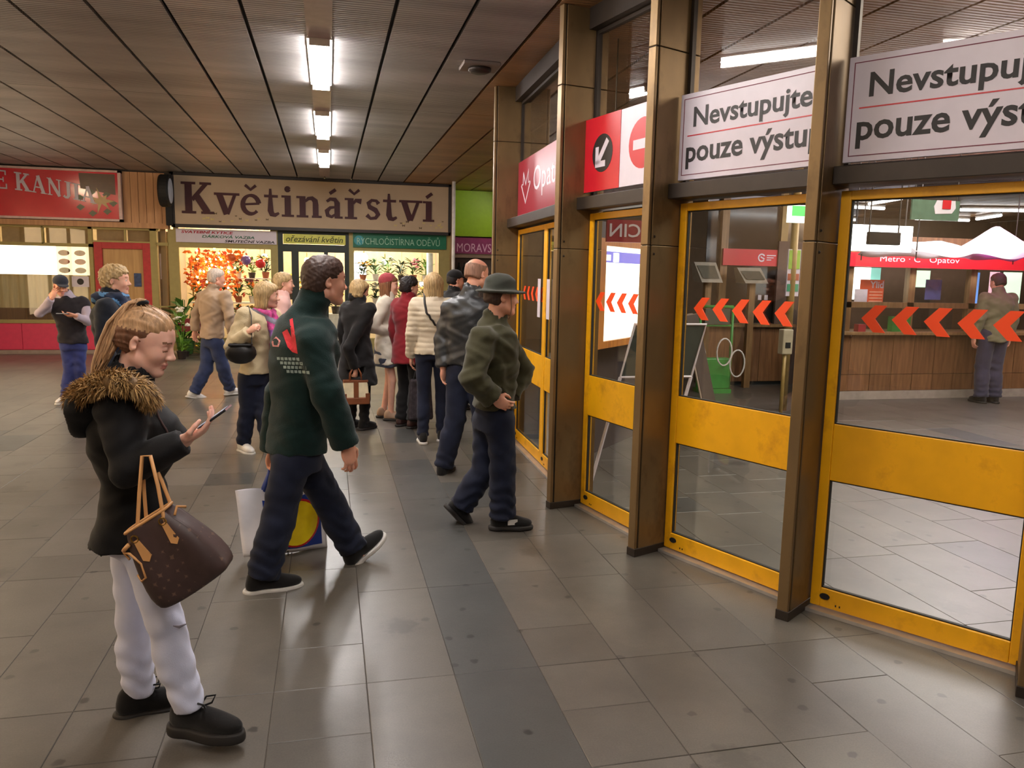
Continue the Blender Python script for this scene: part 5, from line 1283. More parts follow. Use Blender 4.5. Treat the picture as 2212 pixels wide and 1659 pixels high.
            q = np.stack([cell(1, 1), cell(0, 1), cell(0, 0), cell(1, 0)], axis=1)
            q = np.where(inside[:, None], q, q[:, ::-1]); quads.append(q)
        return P, np.concatenate(quads)
def axis(lo, hi, h, fine=()):
    """grid coordinates: step h, finer where asked [(lo, hi, step)]"""
    out = [lo]
    while out[-1] < hi:
        x = out[-1]; st = h
        for a, b, f in fine:
            if a <= x < b: st = min(st, f)
            elif x < a < x + h: st = min(st, max(f, a - x))
        out.append(x + st)
    return np.array(out)
def grid(lo, hi, h, fine=()):
    """fine: list of (lo3, hi3, step)"""
    return [axis(lo[e], hi[e], h, [(f[0][e], f[1][e], f[2]) for f in fine]) for e in range(3)]
def V3(*a): return Vector(a)

class Pose:
    """joint positions in world space"""
    def __init__(self, **kw): self.__dict__.update(kw)
def stand_pose(x, y, heading, h, stride=0.0, z=0.0, arms='down', lean=0.0, female=False, head_yaw=0.0, head_pitch=0.0):
    """heading: degrees clockwise from +y (the hall axis); stride: metres between feet (right foot forward if positive)"""
    s = h / 1.75; a = heading * DEG
    f = V3(math.sin(a), math.cos(a), 0); r = V3(math.cos(a), -math.sin(a), 0); u = V3(0, 0, 1)
    o = V3(x, y, z)
    L = lambda R_, F_, U_: o + r * (R_ * s) + f * (F_ * s) + u * (U_ * s)
    sw = 0.165 if female else 0.19; hw = 0.092
    p = Pose(s=s, f=f, r=r, u=u, o=o, female=female)
    drop = abs(stride) * 0.10
    p.pelvis = L(0, 0, 0.98 - drop); p.neck = L(0, lean, 1.475 - drop); p.waist = L(0, lean * .4, 1.12 - drop); p.chest = L(0, lean * .8 + .01, 1.32 - drop)
    p.head = L(0, lean + 0.035, 1.63 - drop)
    ha = (heading + head_yaw) * DEG; pt = head_pitch * DEG
    p.hf = V3(math.sin(ha) * math.cos(pt), math.cos(ha) * math.cos(pt), -math.sin(pt))
    for side, sg in (('R', 1), ('L', -1)):
        st = stride * sg / 2 / s
        setattr(p, 'sh' + side, L(sg * sw, lean, 1.43 - drop)); setattr(p, 'hip' + side, L(sg * hw, 0, 0.94 - drop))
        setattr(p, 'an' + side, L(sg * (hw + .005), st, 0.085)); 
        setattr(p, 'kn' + side, L(sg * hw, st * .5 + .045, 0.50 - drop * .6))
        setattr(p, 'toe' + side, (f + r * (0.12 * sg)).normalized())
        sa = -st * 0.6
        setattr(p, 'el' + side, L(sg * (sw + .055), lean + sa * .4 - .02, 1.14 - drop)); setattr(p, 'wr' + side, L(sg * (sw + .06), lean + sa + .05, 0.89 - drop))
        setattr(p, 'hd' + side, V3(0, 0, -1)); setattr(p, 'palm' + side, r * (-sg)); setattr(p, 'curl' + side, 0.45)
    return p
def head_frame(p):
    F_ = np3(p.hf); F_ /= np.linalg.norm(F_); U_ = np.array([0, 0, 1.0]); U_ = U_ - F_ * (U_ @ F_)
    U_ = U_ + np3(getattr(p, 'htilt', (0, 0, 0))); U_ = U_ - F_ * (U_ @ F_); U_ /= np.linalg.norm(U_); R_ = np.cross(F_, U_)
    return R_, F_, U_
def hand(fd, w, d, n, side, s, curl, k=0.004, thumb=0.6):
    """palm with five fingers; d: finger direction, n: palm normal (curl goes that way), side: +1 right, -1 left"""
    w = np3(w); d = np3(d); d = d / np.linalg.norm(d); n = np3(n); n = n - d * (n @ d); n = n / np.linalg.norm(n)
    t = np.cross(d, n) * side      # towards the thumb
    M = np.stack([d, t, n])
    fd.ell(w + d * 0.05 * s, (0.056 * s, 0.042 * s, 0.019 * s), M, k=0.012)
    fd.ell(w + d * 0.03 * s + t * 0.022 * s + n * 0.006 * s, (0.032 * s, 0.018 * s, 0.017 * s), M, k=0.01)
    ln = (0.070, 0.079, 0.074, 0.058)
    for i in range(4):
        b = w + d * (0.092 - 0.004 * abs(i - 1.2)) * s + t * (0.030 - 0.0195 * i) * s
        dirv = d + t * (0.10 - 0.07 * i); dirv /= np.linalg.norm(dirv)
        c = curl * (0.85 + 0.12 * i); r0 = 0.0088 * s if i < 3 else 0.0076 * s
        pts = [b - d * 0.012 * s]; a = 0.25 * c; q = b
        pts = [b]
        for f_, L_ in enumerate((0.48, 0.29, 0.25)):
            a += c * (0.75, 1.05, 0.7)[f_]
            q = q + (dirv * math.cos(a) + n * math.sin(a)) * ln[i] * L_ * s * 1.12
            pts.append(q)
        for q0, q1, ra, rb in zip(pts[:-1], pts[1:], (r0, r0 * .95, r0 * .86), (r0 * .95, r0 * .86, r0 * .74)):
            fd.cap(q0, q1, ra, rb, k=k)
    b = w + d * 0.022 * s + t * 0.030 * s + n * 0.006 * s
    m1 = b + (d * 0.62 + t * 0.62 + n * 0.35 * thumb) * 0.042 * s
    m2 = m1 + (d * 0.86 + t * (0.30 - 0.5 * thumb) + n * 0.5 * thumb) * 0.033 * s
    m3 = m2 + (d * 0.9 + t * (0.1 - 0.6 * thumb) + n * 0.5 * thumb) * 0.025 * s
    fd.cap(b, m1, 0.0145 * s, 0.0108 * s, k=0.008); fd.cap(m1, m2, 0.0105 * s, 0.0096 * s, k=k); fd.cap(m2, m3, 0.0096 * s, 0.0078 * s, k=k)
def head_prims(fd, p, detail=1.0):
    R_, F_, U_ = head_frame(p); s = p.s * (0.96 if p.female else 1.0) * getattr(p, 'hscale', 1.0); o = np3(p.head)
    M = np.stack([R_, F_, U_])
    L = lambda a, b, c: o + (R_ * a + F_ * b + U_ * c) * s
    E = lambda c, r, k=0.03, sub=False, M_=None: fd.ell(L(*c), [q * s for q in r], M if M_ is None else M_, k=k * s, sub=sub)
    E((0, -0.018, 0.034), (.073, .094, .084), 0.02)
    E((0, 0.042, 0.035), (.062, .052, .06), 0.04)
    E((0, 0.040, -0.035), (.056, .050, .072), 0.035)
    jw = 0.042 if p.female else 0.05
    for sg in (-1, 1):
        fd.cap(L(sg * jw, -0.004, -0.062), L(sg * .014, .068, -.098), (0.018 if p.female else 0.021) * s, (0.014 if p.female else 0.017) * s, k=0.03 * s)
        E((sg * .034, .064, -.028), (.024, .022, .024), 0.03)
    E((0, .076, -.098), (.017, .015, .015) if p.female else (.02, .017, .016), 0.025)
    fd.cap(L(-.032, .078, .024), L(.032, .078, .024), 0.014 * s, 0.014 * s, k=0.02 * s)
    for sg in (-1, 1): E((sg * .033, .103, .003), (.017, .018, .013), 0.016, True)
    for sg in (-1, 1): E((sg * .032, .080, .002), (.0145, .0145, .0125), 0.004)
    fd.cap(L(0, .088, .016), L(0, .108, -.026), 0.0085 * s, 0.0105 * s, k=0.014 * s)
    E((0, .111, -.031), (.0125, .013, .011), 0.008)
    for sg in (-1, 1): E((sg * .0125, .101, -.035), (.0085, .012, .008), 0.006)
    E((0, .088, -.0605), (.023, .014, .0075), 0.008); E((0, .086, -.0735), (.019, .0135, .008), 0.008)
    E((0, .078, -.085), (.016, .01, .006), 0.01, True)
    for sg in (-1, 1):
        a = 0.35; Me = np.stack([R_ * math.cos(.5) * sg + F_ * -math.sin(.5), F_ * math.cos(.5) + R_ * sg * math.sin(.5), U_])
        E((sg * .075, -.014, -.006), (.009, .019, .031), 0.006, M_=Me)
        E((sg * .083, -.008, -.004), (.007, .009, .014), 0.006, True)
    return L, M, s
def neck_prim(fd, p, k=0.04):
    R_, F_, U_ = head_frame(p); s = p.s
    a = np3(p.head) + (-F_ * 0.022 - U_ * 0.055) * s
    fd.cap(a, np3(p.neck) + np.array([0, 0, -0.01]), (0.047 if p.female else 0.056) * s, (0.055 if p.female else 0.064) * s, k=k)
def torso_secs(p, w=1.0, d=1.0, fat=1.0):
    s = p.s; fem = p.female
    up = np3(p.neck) - np3(p.pelvis)
    P = lambda t, f_=0.0: np3(p.pelvis) + up * t + np3(p.f) * f_ * s
    S = [(-0.14, .150, .105), (0.0, .158, .115), (0.22, .135, .10), (0.32, .128, .098), (0.55, .150, .112), (0.75, .168, .115), (0.90, .165, .095), (0.97, .12, .075)]
    if not fem: S = [(-0.14, .145, .105), (0.0, .150, .115), (0.22, .145, .108), (0.32, .146, .108), (0.55, .165, .118), (0.75, .185, .122), (0.90, .175, .10), (0.97, .12, .078)]
    return [(P(t), a * w * s, b * d * s) for t, a, b in S], P
def body(p, name_label, skin, group='people in the hall', h=0.013, hf=0.0055, hands=True, lip=None, fine_hands=True, eyes=True):
    s = p.s
    J = [p.head, p.neck, p.pelvis, p.shR, p.shL, p.elR, p.elL, p.wrR, p.wrL, p.anR, p.anL, p.knR, p.knL]
    lo = np.min([np3(j) for j in J], axis=0) - 0.2; hi = np.max([np3(j) for j in J], axis=0) + 0.2; lo[2] = min(np3(p.anR)[2], np3(p.anL)[2]) - 0.12
    hd = np3(p.head); fine = [(hd - 0.14 * s - .01, hd + 0.15 * s, hf)]
    if hands and fine_hands:
        for q, d in ((p.wrR, p.hdR), (p.wrL, p.hdL)):
            c = np3(q) + np3(d) * 0.09 * s; fine.append((c - 0.10 * s, c + 0.10 * s, hf))
    fd = Field(grid(lo, hi, h, fine))
    secs, P = torso_secs(p, .86, .84); secs[0] = (P(-.07), secs[0][1] * .8, secs[0][2] * .8)
    fd.loft(secs, p.r, k=0.03)
    for sd in 'RL':
        g = lambda n: getattr(p, n + sd)
        fd.cap(P(.88), g('sh'), .06 * s, .045 * s, k=.05)
        fd.cap(g('sh'), g('el'), .044 * s, .035 * s, k=.04); fd.cap(g('el'), g('wr'), .037 * s, .025 * s, k=.02)
        fd.cap(np3(g('hip')) + [0, 0, .02], g('kn'), .064 * s, .046 * s, k=.04); fd.cap(g('kn'), g('an'), .046 * s, .034 * s, k=.02)
        an = np3(g('an')); to = np3(g('toe'))
        fd.cap(an, an + to * .03 * s + (an - np3(g('kn'))) / np.linalg.norm(an - np3(g('kn'))) * .03 * s, .034 * s, .03 * s, k=.02)
        if hands: hand(fd, g('wr'), g('hd'), g('palm'), 1 if sd == 'R' else -1, s * (.92 if p.female else 1.0), g('curl'))
    neck_prim(fd, p)
    L, M, hs = head_prims(fd, p)
    V, Q = fd.mesh()
    o0 = np3(p.o)
    C = V[Q].mean(1); q = ((C - np3(p.head)) @ M.T) / hs
    mi = np.zeros(len(Q), dtype=np.int32)
    lipm = (np.abs(q[:, 0]) < .022) & (q[:, 1] > .0865) & (q[:, 2] > -.0815 + .3 * np.abs(q[:, 0])) & (q[:, 2] < -.0545 - .15 * np.abs(q[:, 0]))
    mi[lipm] = 1
    brow = (np.abs(np.abs(q[:, 0]) - .034) < .02) & (q[:, 1] > .06) & (np.abs(q[:, 2] - .029 + .12 * (np.abs(np.abs(q[:, 0]) - .03))) < .0036)
    mi[brow] = 2
    if getattr(p, 'closed', False):
        mi[(np.abs(np.abs(q[:, 0]) - .033) < .015) & (q[:, 1] > .07) & (np.abs(q[:, 2] + .0065) < .0032)] = 2
    o = mesh_np('person', V - o0, Q, [skin, lip or M_lip, getattr(p, 'brow', M_brow)], None, True, mi)
    o.location = p.o; tag(o, name_label, 'person', group)
    p.body = o
    if eyes and not getattr(p, 'closed', False):
        for sg in (-1, 1):
            c = Vector(L(sg * .032, .0835, .002)) - p.o; R_, F_, U_ = head_frame(p)
            mb = MB(); mb.blob((0, 0, 0), 0.0118 * hs, n=12, m=8); 
            e = mb.build('eye', [M_eye, M_iris], o, smooth=True); e.location = c
            hfv = Vector(F_)
            for poly in e.data.polygons:
                if Vector(poly.center).normalized().dot(hfv) > 0.86: poly.material_index = 1
    return o
def to_obj(p, fd, name, m, parent=None, midx=None):
    V, Q = fd.mesh()
    mi = None
    if midx is not None: mi = midx(V[Q].mean(1))
    return mesh_np(name, V - np3(p.o), Q, m, parent or p.body, True, mi)
def wr_noise(f1, f2, seed=0.0):
    def f(X, Y, Z):
        return np.sin(X * f1 + 2.2 * np.sin(Z * f2 + seed) + seed) * np.sin(Z * f1 * 1.2 + 1.7 * np.sin(Y * f2 + X * f2 * .7 + seed)) 
    return f
def jacket(p, m, hem=0.84, hem_z=None, th=1.12, h=0.011, sleeves=True, cuff=0.97, collar=0.05, flare=1.0, folds=0.006, arm=1.0, quilt=None, waist=None, name='jacket', neck=None, sl=(.068, .06, .052), shoulder=.056, midx=None, extra=None, front=0.0, seed=0.0, uneven=0.0):
    """coat body lofted over the torso with sleeves; hem = height of the lower edge (model units)"""
    s = p.s
    J = [p.neck, p.pelvis, p.shR, p.shL, p.elR, p.elL, p.wrR, p.wrL, p.hipR, p.hipL]
    lo = np.min([np3(j) for j in J], axis=0) - 0.22; hi = np.max([np3(j) for j in J], axis=0) + 0.24
    hz = hem_z if hem_z is not None else p.o.z + hem * s; lo[2] = min(lo[2], hz - 0.1)
    fd = Field(grid(lo, hi, h))
    secs, P = torso_secs(p, th, th * 1.06)
    if waist: secs = [(c, a * (waist if 0.15 < i / 7 < 0.5 and False else 1), b) for i, (c, a, b) in enumerate(secs)]
    base = np3(p.pelvis); kn = (np3(p.hipR) + np3(p.hipL)) / 2
    low = [(np.array([base[0], base[1], hz - .05]), secs[1][1] * flare, secs[1][2] * flare * 1.05)]
    if hz < base[2] - 0.02: secs2 = low + [q for q in secs if q[0][2] > base[2] - .03]
    else: secs2 = secs
    if waist: secs2 = [(c, a * (waist if 0.15 < np.dot(c - base, np3(p.neck) - base) / max(np.dot(np3(p.neck) - base, np3(p.neck) - base), 1e-6) < 0.4 else 1), b * (waist if 0.15 < np.dot(c - base, np3(p.neck) - base) / np.dot(np3(p.neck) - base, np3(p.neck) - base) < 0.4 else 1)) for c, a, b in secs2]
    fd.loft(secs2, p.r, k=0.02, p=2.3)
    if front: fd.ell(P(.62, .085), (.12 * s, .12 * s, .10 * s), k=.05)
    # hem cut before the sleeves
    fd.cut((base[0], base[1], hz), (uneven * p.f.x, uneven * p.f.y, -1))
    cuts = []
    for sd in 'RL':
        g = lambda n: np3(getattr(p, n + sd))
        sh, el, wr = g('sh'), g('el'), g('wr')
        fd.cap(P(.90), sh + np.array([0, 0, -.012]), .070 * s, shoulder * s, k=.06)
        if sleeves:
            fd.cap(sh, el, sl[0] * s * arm, sl[1] * s * arm, k=.035)
            e2 = el + (wr - el) * cuff
            fd.cap(el, e2, sl[1] * s * arm, sl[2] * s * arm, k=.015)
            cuts.append((e2, (wr - el)))
        else:
            fd.cap(sh, sh + (el - sh) * .2, sl[0] * s, sl[0] * s, k=.03)
    if collar:
        R_, F_, U_ = head_frame(p); n0 = np3(p.neck); n1 = n0 + (np3(p.head) - n0) * 0.5
        nd = n1 - n0; nd /= np.linalg.norm(nd)
        fd.cap(n0 - nd * .02, n0 + nd * collar, .086 * s, .081 * s, k=.03)
    if folds: fd.fold(folds, wr_noise(24, 13, seed)); fd.fold(folds * .5, wr_noise(52, 23, seed + 1))
    if quilt: quilt(fd, p)
    if extra: extra(fd, p)
    for sd in 'RL':
        if not sleeves: continue
        wr = np3(getattr(p, 'wr' + sd)); el = np3(getattr(p, 'el' + sd)); e2 = el + (wr - el) * cuff; n = wr - el; n /= np.linalg.norm(n)
        # local cut: only near the cuff
        def fn(X, Y, Z, e2=e2, n=n):
            d = (X - e2[0]) * n[0] + (Y - e2[1]) * n[1] + (Z - e2[2]) * n[2]
            r = np.sqrt((X - e2[0]) ** 2 + (Y - e2[1]) ** 2 + (Z - e2[2]) ** 2)
            return np.maximum(-d, r - 0.10)
        fd.add(fn, e2 - .1, e2 + .1, 0.0, sub=True)
    if neck is not False:
        # open neckline: the neck itself carves the collar
        R_, F_, U_ = head_frame(p); n0 = np3(p.neck); hd = np3(p.head)
        nd = hd - n0; nd /= np.linalg.norm(nd)
        fd.cap(n0 + nd * max(collar - .028, .0), n0 + nd * 0.2, .061 * s, .068 * s, k=.006, sub=True)
    return to_obj(p, fd, name, m, midx=midx)
def trousers(p, m, h=0.011, r=(.094, .07, .068), cuff=0.02, folds=0.006, name='trousers', seed=0.0, top=0.17, hem=None, hips=1.0):
    s = p.s
    J = [p.pelvis, p.hipR, p.hipL, p.anR, p.anL, p.knR, p.knL]
    lo = np.min([np3(j) for j in J], axis=0) - 0.2; hi = np.max([np3(j) for j in J], axis=0) + 0.2
    fd = Field(grid(lo, hi, h)); b = np3(p.pelvis)
    fd.loft([(b + [0, 0, -.10 * s], .150 * s * hips, .118 * s * hips), (b, .160 * s * hips, .124 * s * hips), (b + [0, 0, .10 * s], .142 * s * hips, .108 * s * hips), (b + [0, 0, top * s + .06], .138 * s * hips, .104 * s * hips)], p.r, k=.03)
    ends = []
    for sd in 'RL':
        g = lambda n: np3(getattr(p, n + sd))
        hp, kn, an = g('hip'), g('kn'), g('an')
        fd.cap(hp, kn, r[0] * s, r[1] * s, k=.035); e = kn + (an - kn) * (1 + cuff); ends.append((kn, e))
        fd.cap(kn, e, r[1] * s, r[2] * s, k=.02)
        q = kn + (an - kn) * .35; bk = -np3(p.f) * .012 * s
        fd.cap(q + bk, q + (an - kn) * .15 + bk, r[1] * s * .92, r[1] * s * .86, k=.03)
    def bunch(X, Y, Z):
        zz = Z - lo[2] - .2
        return np.sin(zz * 85 + 2.5 * np.sin(X * 30 + Y * 24)) * np.clip((0.36 - zz) / .3, 0, 1) ** 1.5 + .5 * np.sin(zz * 60 + 3 * np.sin(Y * 30 + X * 18 + 1)) * np.exp(-((zz - .42) / .10) ** 2)
    if folds:
        fd.fold(folds, bunch); fd.fold(folds * .6, wr_noise(30, 11, seed)); 
    for kn, e in ends:
        n = e - kn; n /= np.linalg.norm(n)
        def fn(X, Y, Z, e=e, n=n):
            d = (X - e[0]) * n[0] + (Y - e[1]) * n[1] + (Z - e[2]) * n[2]
            return np.maximum(-d, np.sqrt((X - e[0]) ** 2 + (Y - e[1]) ** 2 + (Z - e[2]) ** 2) - .13)
        fd.add(fn, e - .13, e + .13, 0.014, sub=True)
    fd.cut(b + [0, 0, top * s], (0, 0, 1))
    return to_obj(p, fd, name, m)
def shoe(p, sd, m, msole, h=0.008, pitch=0.0, scale=1.0, laces=None, high=0.0, platform=0.0):
    """pitch > 0: toe up"""
    s = p.s * scale; an = np3(getattr(p, 'an' + sd)); to = np3(getattr(p, 'toe' + sd)); to[2] = 0; to /= np.linalg.norm(to)
    c, sn = math.cos(pitch), math.sin(pitch)
    d = to * c + np.array([0, 0, 1]) * sn; u = -to * sn + np.array([0, 0, 1]) * c; lat = np.cross(d, u)
    base = an - u * 0.085 * p.s
    L = lambda a, b, q: base + (d * a + lat * b + u * q) * s
    lo = np.min([L(-.1, -.07, -.02), L(.22, .07, .16), L(-.1, .07, .16), L(.22, -.07, -.02), L(.22, 0, .16)], axis=0) - .06
    hi = np.max([L(-.1, -.07, -.02), L(.22, .07, .16), L(-.1, .07, .16), L(.22, -.07, -.02), L(.22, 0, .16)], axis=0) + .06
    pf = platform
    fd = Field(grid(lo, hi, h))
    M = np.stack([d, lat, u])
    fd.cap(L(-.045, 0, .045 + pf), L(-.04, 0, .08 + pf), .036 * s, .036 * s, k=.02)
    fd.ell(L(.115, 0, .042 + pf), (.085 * s, .043 * s, .036 * s), M, k=.03)
    fd.ell(L(.03, 0, .055 + pf), (.10 * s, .038 * s, .045 * s), M, k=.03)
    fd.cap(L(-.01, 0, .07 + pf), L(-.015, 0, .10 + high), .04 * s, .042 * s, k=.025)
    fd.cut(L(0, 0, .022 + pf), -u)
    o = to_obj(p, fd, 'shoe', m)
    f2 = Field(grid(lo, hi, h * .8))
    for q in (.012, .012 + pf * .8):
        f2.ell(L(-.045, 0, q), (.046 * s, .039 * s, .05 * s), M, k=.02); f2.ell(L(.108, 0, q), (.094 * s, .0455 * s, .06 * s), M, k=.03)
        f2.cap(L(-.04, 0, q), L(.1, 0, q), .034 * s, .04 * s, k=.03)
    f2.cut(L(0, 0, .027 + pf), u, k=.004); f2.cut(L(0, 0, 0.0), -u)
    to_obj(p, f2, 'sole', msole, o)
    if laces is not None:
        mb = MB()
        for k in range(4):
            x = .028 + .021 * k; z = .094 - .0075 * k + pf
            mb.tube([Vector(L(x, -.026, z - .012)) - p.o, Vector(L(x + .006, 0, z + .004)) - p.o, Vector(L(x + .012, .026, z - .012)) - p.o], .004, n=5)
        for sg in (-1, 1):
            mb.tube([Vector(L(.03, 0, .096 + pf)) - p.o, Vector(L(.045, sg * .025, .125 + pf)) - p.o, Vector(L(.075, sg * .036, .128 + pf)) - p.o, Vector(L(.07, sg * .02, .107 + pf)) - p.o, Vector(L(.035, 0, .096 + pf)) - p.o], .004, n=5)
        mb.build('lace', laces, o, smooth=True)
    return o
def hair_field(p, h, ext=0.16, down=0.35):
    hd = np3(p.head); lo = hd - ext * p.s - .03; hi = hd + ext * p.s + .03; lo[2] = hd[2] - down * p.s
    return Field(grid(lo, hi, h))
def head_L(p):
    R_, F_, U_ = head_frame(p); s = p.s * (0.96 if p.female else 1.0) * getattr(p, 'hscale', 1.0); o = np3(p.head)
    return (lambda a, b, c: o + (R_ * a + F_ * b + U_ * c) * s), np.stack([R_, F_, U_]), s
def short_hair(p, m, h=0.006, vol=1.0, fringe=0.055, nape=-0.07, rough=0.0025, seed=0.0, bald=False, name='hair', temple=0.03):
    L, M, s = head_L(p); fd = hair_field(p, h)
    fd.ell(L(0, -.02, .038), [q * s * vol for q in (.081, .102, .092)], M, k=.01)
    fd.ell(L(0, -.055, -.02), [q * s * vol for q in (.07, .062, .07)], M, k=.03)
    fd.ell(L(0, .03, .07), [q * s * vol for q in (.066, .058, .052)], M, k=.03)
    # clear the face, the ears and the nape
    fd.ell(L(0, .115, -.03), (.115 * s, .092 * s, .088 * s), M, k=.02, sub=True)
    for sg in (-1, 1):
        fd.ell(L(sg * .085, .012 + temple - .03, -.035), (.03 * s, .05 * s, .055 * s), M, k=.012, sub=True)
    fd.cut(L(0, 0, nape), -M[2] - M[1] * .35)
    if bald: fd.ell(L(0, .0, .11), (.075 * s, .10 * s, .07 * s), M, k=.02, sub=True)
    fd.fold(rough, wr_noise(130, 60, seed)); fd.fold(rough * .7, wr_noise(220, 90, seed + 2))
    return to_obj(p, fd, name, m)
def bob_hair(p, m, h=0.006, length=-.11, width=1.0, fringe=True, rough=0.004, back=0.0, face=1.0):
    L, M, s = head_L(p); fd = hair_field(p, h, .17, .42)
    fd.ell(L(0, -.022, .04), [q * s * width for q in (.09, .108, .095)], M, k=.01)
    for sg in (-1, 1):
        fd.cap(L(sg * .06 * width, -.02, .02), L(sg * .072 * width, -.01, length), .042 * s, .032 * s, k=.03)
        fd.cap(L(sg * .04 * width, -.06, .0), L(sg * .045 * width, -.062 - back, length - .01), .05 * s, .04 * s, k=.03)
    fd.cap(L(0, -.07, .0), L(0, -.075 - back, length - .01), .055 * s, .042 * s, k=.03)
    if fringe: fd.ell(L(0, .04, .068), (.072 * s, .058 * s, .045 * s), M, k=.02)
    fd.ell(L(0, .125, -.05), (.068 * s * face, .1 * s, .12 * s), M, k=.015, sub=True)
    fd.cap(L(0, .0, -.08), L(0, .03, -.3), .045 * s, .06 * s, k=.01, sub=True)
    R_, F_, U_ = M
    hd = np3(p.head)
    def strands(X, Y, Z):
        q = (X - hd[0]) * R_[0] + (Y - hd[1]) * R_[1] + (Z - hd[2]) * R_[2]; w = (X - hd[0]) * F_[0] + (Y - hd[1]) * F_[1] + (Z - hd[2]) * F_[2]
        a = np.arctan2(q, w + .02)
        return np.sin(a * 26 + 1.2 * np.sin(Z * 26)) + .6 * np.sin(a * 47 + 1.4 * np.sin(Z * 40))
    fd.fold(rough * .6, strands)
    return to_obj(p, fd, 'hair', m)
def skin_mat(name, c): return mat(name, c, rough=0.48, var=0.1, scale=14, sss=0.25, spec=0.4, bump=0.03, bscale=180)
def hair_mat(name, c, var=0.35): return mat(name, c, rough=0.5, var=var, scale=30, stretch=(3, 3, .35), bump=0.25, bscale=90, spec=0.4)
def cloth_mat(name, c, var=0.12, bump=0.15, bscale=220, rough=0.85, sheen=0.15, scale=9): return mat(name, c, rough=rough, var=var, scale=scale, bump=bump, bscale=bscale, sheen=sheen, spec=0.25)
M_lip = mat('lips', srgb(206, 134, 122), rough=0.4); M_brow = mat('brow', srgb(150, 108, 84), rough=0.8)
M_eye = mat('eye_white', srgb(214, 204, 196), rough=0.2); M_iris = mat('iris', srgb(40, 36, 34), rough=0.15)
M_skin = skin_mat('skin', srgb(226, 172, 148)); M_skin2 = skin_mat('skin_ruddy', srgb(222, 162, 136))
M_denim = cloth_mat('dark_denim', srgb(24, 29, 47), var=0.25, sheen=0.05); M_denim2 = cloth_mat('blue_denim', srgb(44, 54, 86), var=0.25)
M_blackcloth = cloth_mat('black_cloth', srgb(20, 18, 19), var=0.2); M_blackleather = mat('black_leather', srgb(18, 16, 16), rough=0.4, bump=0.1, bscale=90)
M_solewhite = mat('sole_pale', srgb(190, 186, 180), rough=0.6); M_soledark = mat('sole_dark', srgb(34, 30, 28), rough=0.7)
M_shoeblack = cloth_mat('shoe_black', srgb(20, 18, 18), bump=0.1); M_shoewhite = mat('shoe_white', srgb(214, 210, 204), rough=0.5)
def shrink_print(o, polys, mats_, M, parent, name, off=0.002, reach=0.6):
    """flat print: polygons in frame M (u, v, w towards the cloth) laid on the surface of o"""
    dg = bpy.context.evaluated_depsgraph_get()
    bvh = BVHTree.FromPolygons([v.co for v in o.data.vertices], [p_.vertices for p_ in o.data.polygons])
    out = None
    for (poly, m) in polys:
        bm = bmesh.new(); vs = [bm.verts.new((q[0], q[1], 0)) for q in poly]; f = bm.faces.new(vs)
        bmesh.ops.triangulate(bm, faces=[f])
        for _ in range(3):
            e = [e for e in bm.edges if e.calc_length() > 0.03]
            if e: bmesh.ops.subdivide_edges(bm, edges=e, cuts=1); bmesh.ops.triangulate(bm, faces=bm.faces[:])
        ok = True
        for v in bm.verts:
            a = M @ Vector((v.co.x, v.co.y, 0)); d = (M.to_3x3() @ Vector((0, 0, 1))).normalized()
            hit = bvh.ray_cast(a, d, reach)
            if hit[0] is None: ok = False; break
            v.co = hit[0] - d * off
        if ok:
            me = bpy.data.meshes.new(name); bm.to_mesh(me); me.materials.append(m); q = bpy.data.objects.new(name, me); link(q, parent)
        bm.free()

def strap_on(o, pts, r, m, parent, name='strap', n=26, off=.006, base=None):
    """strap laid on a garment: points between the given ones are pulled to its surface"""
    bvh = BVHTree.FromPolygons([v.co for v in o.data.vertices], [p_.vertices for p_ in o.data.polygons]); out = []
    for i in range(n + 1):
        t_ = i / n * (len(pts) - 1); k = min(int(t_), len(pts) - 2); q = pts[k].lerp(pts[k + 1], t_ - k); h_ = bvh.find_nearest(q)
        out.append((h_[0] + h_[1] * off) + (base or Vector((0, 0, 0))))
    return MB().tube(out, r, n=6).build(name, m, parent, smooth=True)
# ---------------------------------------------------------------- the young woman with the phone
def setj(p, **k):
    for a, v in k.items():
        setattr(p, a, at(*v) if isinstance(v, tuple) and len(v) == 3 and v[0] > 20 else Vector(v))
def aim(p, heading, pitch):
    a, b = heading * DEG, pitch * DEG; p.hf = V3(math.sin(a) * math.cos(b), math.cos(a) * math.cos(b), -math.sin(b))
M_blond = hair_mat('hair_blond', srgb(184, 144, 104)); M_blonddark = hair_mat('hair_blond_dark', srgb(118, 80, 58)); M_brownhair = hair_mat('hair_brown', srgb(66, 46, 38)); M_blackhair = hair_mat('hair_black', srgb(28, 22, 24))
M_ashblond = hair_mat('hair_ash', srgb(176, 148, 104)); M_auburn = hair_mat('hair_auburn', srgb(120, 78, 50)); M_white_hair = hair_mat('hair_white', srgb(200, 184, 168)); M_grayhair = hair_mat('hair_grey_stubble', srgb(150, 112, 92))
M_parka = cloth_mat('parka_black', srgb(15, 14, 16), var=0.15, bump=0.1, rough=0.75, sheen=0.05)
M_whitejean = cloth_mat('white_denim', srgb(222, 226, 250), var=0.05, bump=0.12, bscale=260)
p = stand_pose(-0.5, 2.92, 80, 1.64, female=True)
p.o = V3(-0.52, 2.92, 0); p.hscale = 1.02; p.closed = True
aim(p, 98, 18)
